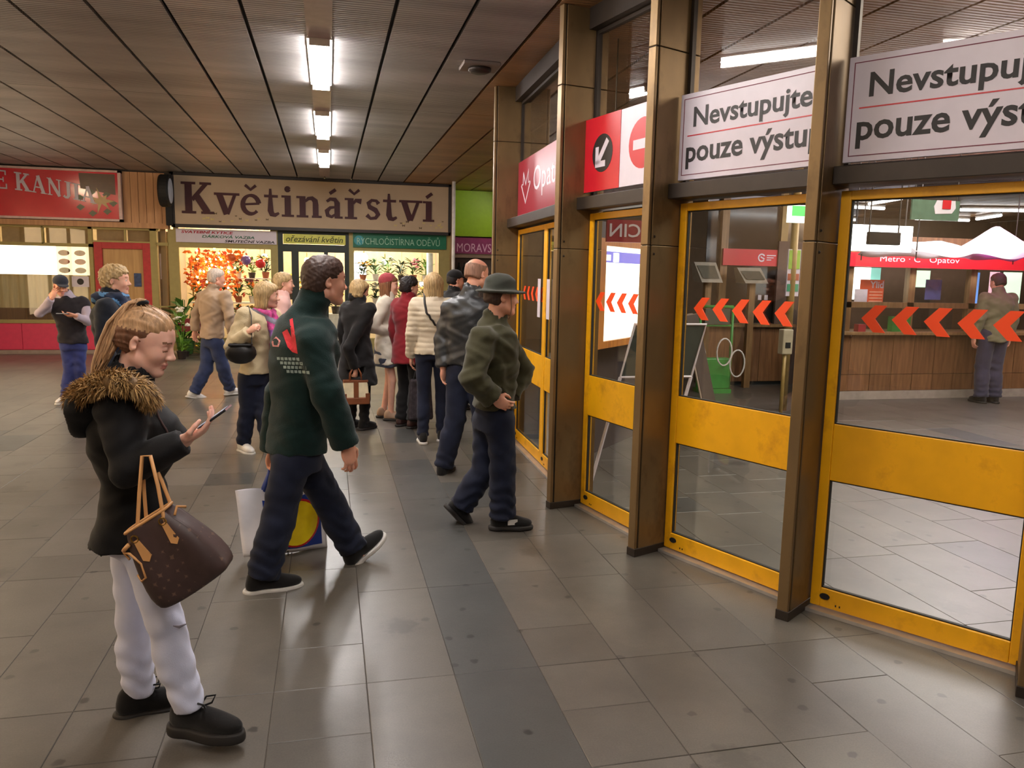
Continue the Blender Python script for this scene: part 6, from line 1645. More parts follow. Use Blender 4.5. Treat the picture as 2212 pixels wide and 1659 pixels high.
setj(p, head=(314, 738, 2.93), neck=(272, 838, 2.94), chest=(270, 900, 2.94), waist=(290, 1030, 2.95), pelvis=(292, 1125, 2.95), shR=(258, 882, 2.77), shL=(266, 884, 3.11),
     elR=(278, 1012, 2.70), wrR=(398, 952, 2.70), elL=(265, 1012, 3.19), wrL=(335, 985, 3.06), hipR=(306, 1150, 2.87), hipL=(288, 1150, 3.03), knR=(357, 1345, 2.80), anR=(414, 1540, 2.80), knL=(289, 1340, 3.05), anL=(301, 1508, 3.06))
p.hdR = (at(470, 908, 2.70) - at(398, 952, 2.70)).normalized(); p.palmR = V3(-0.35, 0.1, 0.9); p.curlR = 0.42
p.hdL = (at(410, 960, 2.98) - at(335, 985, 3.06)).normalized(); p.palmL = V3(0, -.5, .8); p.curlL = 0.5
p.toeR = (atz(515, 1612, 0) - atz(388, 1592, 0)).normalized(); p.toeL = (atz(378, 1556, 0) - atz(265, 1580, 0)).normalized()
GIRL = p
body(p, 'young woman with a blond ponytail and white jeans standing and looking down at her phone', skin_mat('skin_fair', srgb(236, 184, 162)), h=0.013, hf=0.0042)
JP = jacket(p, M_parka, hem_z=at(290, 1174, 2.9).z, th=1.16, h=0.0095, flare=1.16, folds=0.0055, arm=1.0, sl=(.076, .064, .052), waist=0.93, cuff=0.99, collar=0.06, front=0.03, seed=.6, name='parka')
trousers(p, M_whitejean, h=0.0085, r=(.088, .064, .060), cuff=-.06, folds=0.005, hips=.95)
for sd, lo_ in (('R', 0), ('L', 0)): shoe(p, sd, M_shoeblack, M_soledark, h=0.0065, laces=M_blackcloth, platform=0.012, scale=1.06)
# torn patch on the knee, zip
rp = MB(); c = at(388, 1352, 2.745) - p.o
rp.tube([c + V3(-.02, -.004, .004), c + V3(0, -.008, 0), c + V3(.022, -.002, .006)], [.002, .006, .002], n=6, flat=.6); rp.build('torn_patch', mat('torn_grey', srgb(140, 136, 150), rough=.9), p.body)
strap_on(JP, [at(352, 850, 2.86) - p.o, at(372, 890, 2.84) - p.o, at(384, 930, 2.83) - p.o, at(386, 960, 2.83) - p.o], .004, mat('zip_grey', srgb(96, 76, 74), rough=.4, metal=.5), p.body, 'zip', n=10, off=.002)
# hair: tight cap and a high ponytail
L, M_, s = head_L(p); fd = hair_field(p, 0.005, .16, .2)
fd.ell(L(0, -.024, .042), (.080 * s, .100 * s, .090 * s), M_, k=.01); fd.ell(L(0, .03, .072), (.064 * s, .052 * s, .045 * s), M_, k=.03); fd.ell(L(0, -.06, -.01), (.066 * s, .06 * s, .075 * s), M_, k=.03)
fd.ell(L(0, .128, -.03), (.115 * s, .10 * s, .098 * s), M_, k=.015, sub=True)
for sg in (-1, 1): fd.ell(L(sg * .085, .0, -.04), (.028 * s, .045 * s, .048 * s), M_, k=.012, sub=True)
fd.cut(L(0, 0, -.075), -M_[2] - M_[1] * .5)
knot = L(0, -.055, .135)
hd_ = np3(p.head)
def strands(X, Y, Z):
    a = np.arctan2((X - hd_[0]) * M_[0][0] + (Y - hd_[1]) * M_[0][1] + (Z - hd_[2]) * M_[0][2], (X - hd_[0]) * M_[2][0] + (Y - hd_[1]) * M_[2][1] + (Z - hd_[2]) * M_[2][2] + .05)
    return np.sin(a * 34) + .6 * np.sin(a * 57 + 1)
fd.fold(0.0016, strands)
top = np3(L(0, .0, .055))
to_obj(p, fd, 'hair', [M_blond, M_blonddark], midx=lambda C: ((C - top) @ (M_[2] - M_[1] * .12) + .004 * np.sin((C - top) @ M_[1] * 400) < -0.006).astype(int))
tie = MB(); kv = Vector(knot) - p.o; ax_ = (Vector(M_[2]) - Vector(M_[1]) * .5).normalized(); a1 = ax_.orthogonal().normalized(); a2 = ax_.cross(a1)
tie.tube([kv + (a1 * math.cos(q) + a2 * math.sin(q)) * .020 for q in np.linspace(0, 6.28, 15)[:-1]], .008, n=7, closed=True); tie.build('hair_tie', M_blackcloth, p.body, smooth=True)
pt = MB(); r_ = random.Random(4)
pts0 = [Vector(knot), at(284, 656, 2.93), at(258, 690, 2.94), at(240, 730, 2.94), at(222, 775, 2.93), at(203, 815, 2.92)]
for k in range(120):
    a, b = r_.gauss(0, 1), r_.gauss(0, 1); ln = r_.uniform(.72, 1.0)
    pp = []
    for i, q in enumerate(pts0):
        sp = (.008, .014, .02, .024, .024, .016)[i]
        pp.append(pts0[0] + (q - pts0[0]) * (1 if i < 3 else (1 - (1 - ln) * (i - 2) / 3)) + V3(a * sp * .8 + (0.006 * math.sin(k + i)), b * sp * .9, a * sp * .5 + .004 * math.cos(k * 1.7 + i)) - p.o)
    w_ = r_.uniform(.0035, .006)
    pt.tube(pp, [w_, w_ * 1.2, w_ * 1.2, w_, w_ * .8, w_ * .25], n=5, cap=False)
pt.build('ponytail', M_blond, p.body, smooth=True)
ws = MB()
for k in range(26):
    a = r_.uniform(-.07, .07); c0 = Vector(L(a, r_.uniform(-.02, .05), .118 - abs(a) * .3)) - p.o
    ws.tube([c0, c0 + V3(r_.uniform(-.01, .01), r_.uniform(-.01, .01), .012), c0 + (kv - c0) * .6 + V3(0, 0, .012)], .0012, n=4, cap=False)
ws.build('loose_hair', M_blond, p.body)
# fur rim of the hood lying on the shoulders
M_fur = hair_mat('fur', srgb(184, 146, 92), var=0.45); M_furbase = hair_mat('fur_dark', srgb(120, 90, 54), var=.3)
path = [(328, 868, 2.76), (312, 845, 2.72), (284, 830, 2.69), (244, 828, 2.70), (208, 838, 2.76), (180, 858, 2.86), (172, 866, 2.97), (184, 850, 3.08), (225, 832, 3.16), (275, 826, 3.17), (312, 842, 3.13)]
rad = [.014, .022, .028, .034, .038, .040, .040, .038, .034, .028, .018]
P_ = [at(*q) - p.o for q in path]
fb = MB(); fb.tube(P_, [q * .92 for q in rad], n=12); fb.build('hood_rim', M_furbase, p.body, smooth=True)
fu = MB(); fu2 = MB()
for k in range(9000):
    t_ = r_.uniform(0, len(P_) - 1.001); i = int(t_); q = t_ - i; c = P_[i] * (1 - q) + P_[i + 1] * q; ra = rad[i] * (1 - q) + rad[i + 1] * q
    tg = (P_[i + 1] - P_[i]).normalized(); u = tg.orthogonal().normalized(); v = tg.cross(u); a = r_.uniform(0, 6.28)
    n_ = u * math.cos(a) + v * math.sin(a)
    if n_.z < -.75: continue
    b0 = c + n_ * ra * .9; ln = r_.uniform(.018, .04); d_ = (n_ * .75 - tg * .45 + V3(r_.gauss(0, .25), r_.gauss(0, .25), r_.gauss(0, .2) - .28)).normalized()
    sd = d_.cross(n_); sd = sd.normalized() * .0021 if sd.length > 1e-4 else u * .0021
    m_ = b0 + d_ * ln * .55 + n_ * .004; tip = b0 + d_ * ln - V3(0, 0, .007)
    (fu if k % 4 else fu2).add([b0 - sd, b0 + sd, m_ + sd * .8, m_ - sd * .8, tip], [(0, 1, 2, 3), (3, 2, 4)])
for q, m_ in ((fu, M_fur), (fu2, M_furbase)):
    o = q.build('fur', m_, p.body); o['kind'] = 'stuff'
hd2 = Field(grid(np3(at(120, 960, 2.6)) - .05, np3(at(400, 780, 3.35)) + .05, .012))
hd2.ell(at(205, 872, 2.96), (.12, .17, .07), k=.03); hd2.ell(at(190, 900, 2.96), (.07, .13, .08), k=.03)
to_obj(p, hd2, 'hood', M_parka)
# phone
t = empty('mobile_phone', at(458, 905, 2.70)); tag(t, 'dark mobile phone held by the young woman with the ponytail', 'phone')
lx = (at(487, 884, 2.68) - at(440, 917, 2.70)).normalized(); wy = V3(.10, .98, .04); wy = (wy - lx * wy.dot(lx)).normalized(); nz = lx.cross(wy)
if nz.z < 0: nz = -nz
MP = Matrix((lx, wy, nz)).transposed().to_4x4()
def pbx(name, m, a, b, c, d, e, f, bev=0.0):
    mb = MB().box(a, b, c, d, e, f); mb.v = [tuple(MP @ Vector(v)) for v in mb.v]; return mb.build(name, m, t, bevel=bev)
pbx('case', mat('phone_case', srgb(36, 36, 42), rough=.25), -.068, .068, -.034, .034, -.004, .004, .003)
pbx('screen', emis('phone_screen', (.4, .46, .6), .12), -.058, .058, -.031, .031, .004, .0048)
pbx('edge_frame', mat('phone_edge', srgb(200, 200, 206), rough=.2, metal=.9), .066, .0695, -.03, .03, -.003, .003)
# brown tote bag hanging from her forearm
def tote():
    c0 = at(376, 1190, 2.60); t = empty('tote_bag', c0); tag(t, 'brown patterned tote bag with tan handles hanging from an arm of the phone user', 'bag')
    th_ = 33 * DEG; ux = V3(math.cos(th_) * .98, -.12, math.sin(th_)).normalized(); wz = V3(.10, 1, .0); wz = (wz - ux * wz.dot(ux)).normalized(); vy = wz.cross(ux) if wz.cross(ux).z > 0 else ux.cross(wz)
    Mt = Matrix((ux, wz, vy)).transposed().to_4x4()       # x along the bag, y thickness, z up in the bag
    X = lambda a, b, c: tuple(Mt @ Vector((a * .90, b, c)))
    rows = [(-.135, .140, .05), (-.13, .149, .058), (-.09, .150, .064), (-.02, .142, .066), (.05, .126, .058), (.10, .100, .048), (.13, .088, .042)]
    V = []; F = []; n = 48
    for (z, a, b) in rows:
        for j in range(n):
            q = 2 * math.pi * j / n; cx, sx = math.cos(q), math.sin(q); e = .42
            xx = math.copysign(abs(cx) ** e, cx) * a; yy = math.copysign(abs(sx) ** e, sx) * b
            yy *= 1 - .10 * math.cos(xx / a * 5) * (z > -.1); pin = .65 if (abs(cx) > .8 and z > .02) else 0
            xx -= math.copysign(pin * .02 * (1 - abs(sx)), cx)
            V.append(X(xx + .006 * math.sin(z * 60 + q * 3), yy + .004 * math.sin(z * 45 + xx * 30), z - .012 * math.cos(xx / a * 1.5) * (z < -.1)))
    for i in range(len(rows) - 1):
        for j in range(n): F.append((i * n + j, i * n + (j + 1) % n, (i + 1) * n + (j + 1) % n, (i + 1) * n + j))
    mb = MB().add(V, F); mb.f.append(tuple(range(n - 1, -1, -1)))
    m, nt, b = _nodes('monogram_canvas'); N = nt.nodes; L_ = nt.links
    tc = N.new('ShaderNodeTexCoord'); mp = N.new('ShaderNodeMapping'); mp.inputs['Rotation'].default_value = (0, -th_, 0); mp.inputs['Scale'].default_value = (30, 30, 30)
    L_.new(tc.outputs['Object'], mp.inputs[0]); vo = N.new('ShaderNodeTexVoronoi'); vo.inputs['Randomness'].default_value = .25; vo.inputs['Scale'].default_value = 1.0; vo.distance = 'MINKOWSKI'; vo.inputs['Exponent'].default_value = .6
    L_.new(mp.outputs[0], vo.inputs['Vector']); rp = N.new('ShaderNodeValToRGB'); rp.color_ramp.elements[0].position = .36; rp.color_ramp.elements[1].position = .6
    rp.color_ramp.elements[0].color = (*srgb(104, 80, 66), 1); rp.color_ramp.elements[1].color = (*srgb(66, 48, 45), 1); L_.new(vo.outputs['Distance'], rp.inputs[0])
    nz_ = N.new('ShaderNodeTexNoise'); nz_.inputs['Scale'].default_value = 9; hs = N.new('ShaderNodeHueSaturation'); mr = N.new('ShaderNodeMapRange'); mr.inputs['To Min'].default_value = .75; mr.inputs['To Max'].default_value = 1.25
    L_.new(nz_.outputs['Fac'], mr.inputs['Value']); L_.new(mr.outputs[0], hs.inputs['Value']); L_.new(rp.outputs[0], hs.inputs['Color']); L_.new(hs.outputs[0], b.inputs['Base Color']); b.inputs['Roughness'].default_value = .5
    o = mb.build('body', m, t, smooth=True); ss = o.modifiers.new('s', 'SUBSURF'); ss.levels = 1; ss.render_levels = 1
    tan = mat('tan_leather', srgb(206, 150, 92), rough=.5, var=.08); drk = mat('bag_lining', srgb(70, 26, 28), rough=.8); brass = mat('brass', srgb(200, 160, 80), rough=.3, metal=1)
    rim = []
    for j in range(n):
        q = 2 * math.pi * j / n; cx, sx = math.cos(q), math.sin(q); rim.append(X(math.copysign(abs(cx) ** .42, cx) * .088, math.copysign(abs(sx) ** .42, sx) * .042 * .95, .133))
    MB().tube(rim, .0055, n=6, closed=True).build('rim_trim', tan, t, smooth=True)
    MB().add(rim, [tuple(range(n))]).build('lining', drk, t)
    for sgn in (-1, 1):
        y = sgn * .05
        A_ = X(-.055, y * .9, .10); B_ = X(.06, y * .9, .10)
        topv = at(316, 985, 2.66 + .035 * sgn) - c0
        pts = [Vector(A_) - Vector(X(0, 0, .05)), Vector(A_), Vector(A_) * .45 + topv * .55 + V3(-.008, 0, 0), topv + V3(-.012, 0, .0), topv + V3(.012, 0, .0), Vector(B_) * .45 + topv * .55 + V3(.01, 0, 0), Vector(B_), Vector(B_) - Vector(X(0, 0, .05))]
        MB().tube(pts, .0062, n=8).build('handle', tan, t, smooth=True)
        for xx in (-.055, .06):
            tb = MB(); c_ = X(xx, y * (1.16), .055)
            tb.add([X(xx - .008, y * 1.12, .10), X(xx + .008, y * 1.12, .10), X(xx + .017, y * 1.30, .035), X(xx, y * 1.33, .022), X(xx - .017, y * 1.30, .035)] + [X(xx - .008, y * .8, .10), X(xx + .008, y * .8, .10), X(xx + .017, y * .9, .035), X(xx, y * .9, .022), X(xx - .017, y * .9, .035)],
                   [(0, 1, 2, 3, 4), (9, 8, 7, 6, 5), (0, 5, 6, 1), (1, 6, 7, 2), (2, 7, 8, 3), (3, 8, 9, 4), (4, 9, 5, 0)])
            tb.build('handle_tab', tan, t)
            MB().tube([X(xx + .012 * math.cos(q), y * 1.1 + 0, .105 + .012 * math.sin(q)) for q in np.linspace(0, 6.28, 11)[:-1]], .0025, n=5, closed=True).build('ring', brass, t)
    # side lace and pull-in at the left end
    MB().tube([X(-.115, -.05, .06), X(-.128, -.03, .085), X(-.10, -.055, .075), X(-.085, -.062, .03), X(-.10, -.066, -.015), X(-.125, -.055, -.02), X(-.138, -.03, .0)], .0042, n=6).build('side_lace', tan, t, smooth=True)
    MB().tube([X(-.13, -.02, .09), X(-.105, -.05, .095), X(-.085, -.05, .10)], .007, n=7).build('side_knot', tan, t, smooth=True)
    MB().tube([X(.10, -.04, .10), X(.115, -.02, .118), X(.13, .0, .10)], .0045, n=6).build('side_lace', tan, t, smooth=True)
    return t
tote()

# ---------------------------------------------------------------- man in the green fleece jacket
M_fleece = cloth_mat('green_fleece', srgb(9, 36, 33), var=0.14, bump=0.25, bscale=160, sheen=0.12)
p = stand_pose(-0.08, 4.33, 58, 1.82); aim(p, 66, 2)
setj(p, head=(702, 607, 4.32), neck=(664, 672, 4.31), chest=(655, 760, 4.31), waist=(648, 880, 4.33), pelvis=(640, 975, 4.33), shR=(676, 736, 4.13), shL=(662, 722, 4.49), elR=(706, 846, 4.06), wrR=(748, 962, 4.10),
     elL=(606, 846, 4.62), wrL=(588, 975, 4.62), hipR=(628, 1000, 4.25), hipL=(662, 1000, 4.41), knR=(600, 1130, 4.20), anR=(566, 1246, 4.17), knL=(716, 1092, 4.50), anL=(764, 1187, 4.50))
p.toeR = (atz(640, 1268, 0) - atz(530, 1284, 0)).normalized(); p.toeL = V3(.85, .5, 0).normalized(); p.hdR = V3(.25, .05, -1); p.hdL = V3(0, 0, -1); p.curlL = 1.1
B = body(p, 'man in a dark green fleece jacket with a red back print, carrying a bag', skin_mat('skin_b', srgb(224, 164, 138)), h=.014, hf=.0052)
JG = jacket(p, M_fleece, hem_z=at(640, 984, 4.2).z, th=1.17, h=.0105, flare=1.12, folds=.005, arm=1.08, sl=(.072, .074, .066), shoulder=.06, cuff=1.0, collar=.10, seed=1.3)
trousers(p, M_denim, h=.011, r=(.098, .084, .082), cuff=.0, folds=.006)
shoe(p, 'R', M_shoeblack, M_solewhite, h=.0075, laces=M_blackcloth); shoe(p, 'L', M_shoeblack, M_solewhite, h=.0075, pitch=.55, laces=M_blackcloth)
short_hair(p, M_brownhair, h=.0055, vol=1.03, nape=-.085, rough=.002)
# print on the back
c = at(622, 740, 4.0); nb = (at(632, 740, 4.35) - c); vdir = ray(622, 740).normalized()
ru = V3(.93, -.25, .12).normalized(); wv = vdir; ru = (ru - wv * ru.dot(wv)).normalized(); uv_ = wv.cross(ru) * -1
if uv_.z < 0: uv_ = -uv_
MPnt = Matrix((ru, uv_, wv)).transposed().to_4x4(); MPnt.translation = c - p.o
m_red = mat('print_red', srgb(214, 44, 58), rough=.8); m_pale = mat('print_pale', srgb(150, 168, 164), rough=.8); m_pink = mat('print_pink', srgb(226, 150, 150), rough=.8)
cc = V3(*MPnt.translation)
tri = [(-.030, .075), (.018, .105), (.030, -.045), (.008, -.035)]
polys = [([(-.020, .050), (.004, .062), (.018, .02), (.020, .105), (.034, .11), (.036, -.055), (.014, -.045), (-.004, -.02)], m_red)]
polys += [([(q.x, q.y) for q in pl], m_pink) for pl in stroke_polys([(-.070, .012), (-.05, .03), (-.036, .012), (-.046, -.012), (-.068, -.008), (-.070, .012)], .009)]
for k in range(4):
    yb = -.062 - .021 * k; x0 = -.058 + .012 * k
    for j in range(6):
        polys += [([(x0 + .017 * j, yb - .002 * j), (x0 + .017 * j + .013, yb - .002 * j - .001), (x0 + .017 * j + .013, yb - .002 * j - .014 - .002 * (j % 2)), (x0 + .017 * j, yb - .002 * j - .013)], m_pale)]
sc_ = 1.12
shrink_print(JG, [([(a * sc_, b * sc_) for a, b in pl], m) for pl, m in polys], None, MPnt, JG, 'back_print', off=.003)
# carrier bag in his left hand
def carrier():
    tl, tr, br_, bl = at(508, 1060, 4.62), at(700, 1030, 4.78), at(706, 1182, 4.80), at(526, 1203, 4.62)
    t = empty('shopping_bag', (tl + tr) / 2); tag(t, 'white carrier bag with blue field and yellow disc carried by the man in green', 'bag')
    o0 = (tl + tr) / 2; n_ = (tr - tl).cross(bl - tl).normalized(); n_ = n_ if n_.y < 0 else -n_
    nu, nv = 24, 16; V = []; F = []
    def pt_(u, v, sd):
        a = tl.lerp(tr, u); b = bl.lerp(br_, u); q = a.lerp(b, v); bul = .05 * math.sin(math.pi * u) ** .5 * (.35 + .65 * v) * math.cos(max(0, v - .85) * 9)
        q = q + n_ * sd * (bul + .004) + n_ * .008 * math.sin(u * 14 + v * 6) + V3(0, 0, -.03 * math.sin(math.pi * u) * (1 - v) + .012 * math.sin(u * 9) * (1 - v))
        return q - o0
    for sd in (1, -1):
        for j in range(nv + 1):
            for i in range(nu + 1): V.append(pt_(i / nu, j / nv, sd))
    K = (nu + 1) * (nv + 1)
    for s_ in (0, 1):
        for j in range(nv):
            for i in range(nu): F.append(tuple(s_ * K + q for q in (j * (nu + 1) + i, j * (nu + 1) + i + 1, (j + 1) * (nu + 1) + i + 1, (j + 1) * (nu + 1) + i)))
    for j in range(nv):
        for i in (0, nu): F.append((j * (nu + 1) + i, (j + 1) * (nu + 1) + i, K + (j + 1) * (nu + 1) + i, K + j * (nu + 1) + i))
    for i in range(nu): F.append((nv * (nu + 1) + i, nv * (nu + 1) + i + 1, K + nv * (nu + 1) + i + 1, K + nv * (nu + 1) + i))
    mesh_np('bag_body', V, F, mat('bag_white', srgb(244, 242, 248), rough=.45, var=.04), t)
    def patch(poly, m, name, off):
        mb = MB(); N_ = len(poly); cx = sum(q[0] for q in poly) / N_; cy = sum(q[1] for q in poly) / N_; rings = 5
        vs = [pt_(cx, cy, 1) + n_ * off]; fs = []
        for r in range(1, rings + 1):
            for q in poly: vs.append(pt_(cx + (q[0] - cx) * r / rings, cy + (q[1] - cy) * r / rings, 1) + n_ * off)
        for j in range(N_): fs.append((0, 1 + j, 1 + (j + 1) % N_))
        for r in range(rings - 1):
            for j in range(N_): fs.append((1 + r * N_ + j, 1 + (r + 1) * N_ + j, 1 + (r + 1) * N_ + (j + 1) % N_, 1 + r * N_ + (j + 1) % N_))
        mb.add(vs, fs).build(name, m, t, smooth=True)
    sq = [(.27 + .66 * a, .16 + .76 * b) for a, b in [(i / 6, 0) for i in range(6)] + [(1, i / 6) for i in range(6)] + [(1 - i / 6, 1) for i in range(6)] + [(0, 1 - i / 6) for i in range(6)]]
    ci = lambda r: [(.60 + r * .86 * math.cos(q), .54 + r * math.sin(q)) for q in np.linspace(0, 2 * math.pi, 33)[:-1]]
    patch(sq, mat('bag_blue', srgb(24, 58, 150), rough=.4), 'blue_field', .0025); patch(ci(.36), mat('bag_red', srgb(200, 30, 40), rough=.4), 'red_ring', .004); patch(ci(.33), mat('bag_yellow', srgb(250, 214, 20), rough=.4), 'yellow_disc', .0055)
    hb = at(588, 1004, 4.62) - o0
    for sd in (1, -1):
        MB().tube([pt_(.30, .02, sd), hb * .6 + pt_(.30, .02, sd) * .4, hb + V3(-.01, sd * .01, .0), hb + V3(.012, sd * .01, 0), hb * .6 + pt_(.52, .02, sd) * .4, pt_(.52, .02, sd)], .012, n=6, flat=.35).build('handle', mat('bag_blue', (0, 0, 0)), t, smooth=True)
    pu = at(622, 1190, 4.68) - o0; MB().tube([pu, pu + V3(0, 0, -.09)], .003, n=5).build('loose_string', M_ink, t)
carrier()

# ---------------------------------------------------------------- man with the olive hat and jacket
M_olive = cloth_mat('olive_cloth', srgb(58, 55, 34), var=0.14, bump=.15)
M_hat = cloth_mat('hat_cloth', srgb(54, 56, 48), var=0.12)
p = stand_pose(1.12, 5.0, 76, 1.74); aim(p, 82, 2)
setj(p, head=(1083, 641, 5.0), neck=(1066, 697, 5.02), waist=(1068, 840, 5.02), pelvis=(1067, 896, 5.02), shR=(1040, 734, 4.86), shL=(1078, 726, 5.16), elR=(1022, 818, 4.78), wrR=(1068, 862, 4.80), elL=(1128, 800, 5.20), wrL=(1100, 856, 5.12),
     hipR=(1080, 905, 4.94), hipL=(1052, 905, 5.10), knR=(1086, 1012, 4.92), anR=(1086, 1116, 4.93), knL=(1048, 1012, 5.10), anL=(996, 1094, 5.12))
p.toeR = V3(.96, -.12, 0); p.toeL = V3(.9, .2, 0); p.hdR = V3(.8, .1, -.45); p.palmR = V3(0, .9, .2); p.hdL = V3(-.7, -.3, -.7)
body(p, 'man in an olive field jacket and brimmed hat walking right past the pillars', M_skin2, h=.015, hf=.006)
def fj(fd, p): pass
JO = jacket(p, M_olive, hem_z=at(1067, 886, 4.9).z, th=1.16, h=.011, flare=1.08, folds=.010, arm=1.12, sl=(.082, .076, .064), cuff=.96, collar=.045, seed=2.2)
trousers(p, M_denim, h=.012, r=(.098, .086, .086), cuff=.02, folds=.007, seed=.5)
shoe(p, 'R', M_shoeblack, M_soledark, h=.0085); shoe(p, 'L', M_shoeblack, M_soledark, h=.0085, pitch=-.85)
for sd, off in (('R', V3(.06, -.048, -.03)),):
    q = Vector(getattr(p, 'an' + sd)) - p.o + off; MB().box(q.x - .035, q.x + .03, q.y - .004, q.y + .004, q.z - .015, q.z + .02).build('white_flash', M_shoewhite, p.body)
short_hair(p, M_brownhair, h=.007, vol=.99, nape=-.075)
L, M_, s = head_L(p); hp = Field(grid(np3(p.head) - .24, np3(p.head) + .24, .0075)); Mh = np.stack([M_[0], M_[1] * .99 + M_[2] * -.05, M_[2]])
hp.ell(L(0, -.015, .045), (.093 * s, .112 * s, .10 * s), M_, k=.01); hp.ell(L(0, -.012, .10), (.078 * s, .098 * s, .045 * s), M_, k=.03); hp.cut(L(0, 0, .035), -M_[2], .01)
hp.ell(L(0, -.01, .034), (.152 * s, .172 * s, .014 * s), M_, k=.015)
hp.fold(.003, wr_noise(40, 20, 1)); to_obj(p, hp, 'hat', M_hat)
cd = MB(); 
for sg in (1, -1): cd.tube([Vector(L(sg * .088, .03, .03)) - p.o, Vector(L(sg * .078, .045, -.06)) - p.o, Vector(L(sg * .03, .06, -.128)) - p.o, Vector(L(0, .06, -.145)) - p.o], .004, n=5)
cd.build('chin_cord', M_brow, p.body)
shp = MB()
q = at(1052, 770, 4.80) - p.o
M_line = cloth_mat('olive_dark', srgb(44, 42, 26))

# ---------------------------------------------------------------- bald man in the dark leather jacket
M_leather = mat('dark_leather', srgb(42, 44, 46), rough=.45, var=.15, bump=.12, bscale=70)
p = stand_pose(1.12, 6.46, 38, 1.82, stride=0.0); aim(p, 50, 5)
setj(p, head=(1030, 592, 6.46), neck=(1014, 640, 6.44), waist=(1010, 740, 6.46), pelvis=(1010, 790, 6.46), shL=(976, 672, 6.57), shR=(1052, 674, 6.35), elL=(958, 735, 6.60), wrL=(957, 796, 6.52), elR=(1072, 740, 6.30), wrR=(1076, 800, 6.34),
     hipL=(990, 806, 6.50), hipR=(1032, 806, 6.42), knL=(984, 905, 6.47), anL=(958, 1008, 6.46), knR=(1042, 905, 6.42), anR=(1050, 1018, 6.42))
p.toeL = V3(.55, .8, 0); p.toeR = V3(.7, .7, 0); p.hdL = V3(.05, 0, -1)
body(p, 'balding man in a dark leather jacket and jeans seen from behind', M_skin2, h=.016, hf=.0075)
jacket(p, M_leather, hem_z=at(1005, 788, 6.4).z, th=1.16, h=.012, flare=1.0, folds=.009, arm=1.12, sl=(.082, .072, .058), collar=.05, seed=3.1)
trousers(p, M_denim, h=.013, r=(.10, .084, .078), folds=.006, seed=1.1)
shoe(p, 'L', M_shoeblack, M_soledark, h=.01); shoe(p, 'R', mat('shoe_maroon', srgb(80, 36, 34), rough=.5), M_soledark, h=.01)
short_hair(p, M_grayhair, h=.009, vol=.965, nape=-.06, rough=.001, bald=True)

# ---------------------------------------------------------------- woman in the cream quilted jacket
def ground(px, py): q = atz(px, py, 0); return q.x, q.y
M_cream = cloth_mat('cream_quilt', srgb(198, 184, 160), var=.06, bump=.05, rough=.6)
x_, y_ = ground(934, 955)
p = stand_pose(x_, y_, 8, 1.70, female=True, stride=.12); p.elL = p.elL + p.r * .01
body(p, 'blond woman in a cream quilted jacket seen from behind with a strap across her back', M_skin, h=.017, hf=.009)
def quilt(fd, p):
    z0 = p.o.z
    fd.fold(.007, lambda X, Y, Z: -np.abs(np.sin((Z - z0) * 62)) ** .6 * np.ones_like(X + Y))
JQ = jacket(p, M_cream, hem_z=at(925, 766, y_ - .15).z, th=1.12, h=.0095, folds=.003, quilt=quilt, collar=.06, flare=1.05, sl=(.074, .064, .054))
trousers(p, M_denim, h=.013, r=(.092, .066, .058), folds=.004)
for sd in 'RL': shoe(p, sd, M_shoeblack, M_solewhite, h=.01)
bob_hair(p, M_ashblond, h=.008, length=-.12, width=1.03, rough=.006)
t = empty('crossbody_bag', p.o); tag(t, 'small dark crossbody bag on the blond woman in the cream quilted jacket', 'bag')
bk = -p.f * .25
strap_on(JQ, [p.shL - p.o + p.f * .1 + V3(.07, 0, .1), p.shL - p.o + V3(.07, 0, .12), p.shL - p.o + bk + V3(.08, 0, -.05), p.chest - p.o + bk + V3(.04, 0, -.1), p.waist - p.o + bk + V3(.16, 0, .0), p.waist - p.o + V3(.3, 0, -.05)], .011, M_blackleather, t)
MB().box(.20, .26, -.08, .14, .90, 1.12).build('pouch', M_blackleather, t, bevel=.02); MB().box(.255, .265, -.08, .14, 1.03, 1.12).build('flap', M_blackleather, t)

# ---------------------------------------------------------------- woman in the red coat
M_redcoat = cloth_mat('red_coat', srgb(122, 20, 30), var=.08)
x_, y_ = ground(880, 922)
p = stand_pose(x_, y_, 52, 1.645, female=True, head_yaw=12)
body(p, 'dark-haired woman in a long red coat queueing beside the cream quilted jacket', M_skin, h=.018, hf=.009)
jacket(p, M_redcoat, hem_z=at(880, 786, y_ - .1).z, th=1.14, h=.012, flare=1.18, folds=.005, collar=.06, arm=1.08)
trousers(p, M_blackcloth, h=.014, r=(.09, .075, .08)); [shoe(p, sd, mat('boot_brown', srgb(60, 34, 30), rough=.5), M_soledark, h=.011) for sd in 'RL']
short_hair(p, M_blackhair, h=.008, vol=1.10, nape=-.09, rough=.004)
bx_, by_ = ground(893, 925)
t = empty('shopping_bag', V3(p.o.x, p.o.y, 0) + V3(.12, -.2, 0)); tag(t, 'dark patterned shopping bag held low by the woman in the red coat', 'bag')
mb = MB(); mb.add([(-.13, -.05, .12), (.13, -.05, .12), (.15, .05, .12), (-.13, .05, .12), (-.11, -.04, .56), (.11, -.04, .56), (.11, .03, .56), (-.11, .03, .56)], [(3, 2, 1, 0), (4, 5, 6, 7), (0, 1, 5, 4), (1, 2, 6, 5), (2, 3, 7, 6), (3, 0, 4, 7)])
mb.build('bag_body', mat('dark_pattern', srgb(48, 40, 46), rough=.7, var=.7, scale=30), t, bevel=.02); MB().tube([(-.07, 0, .55), (-.03, 0, .74), (.03, 0, .74), (.07, 0, .55)], .01, n=6).build('handle', M_blackcloth, t)

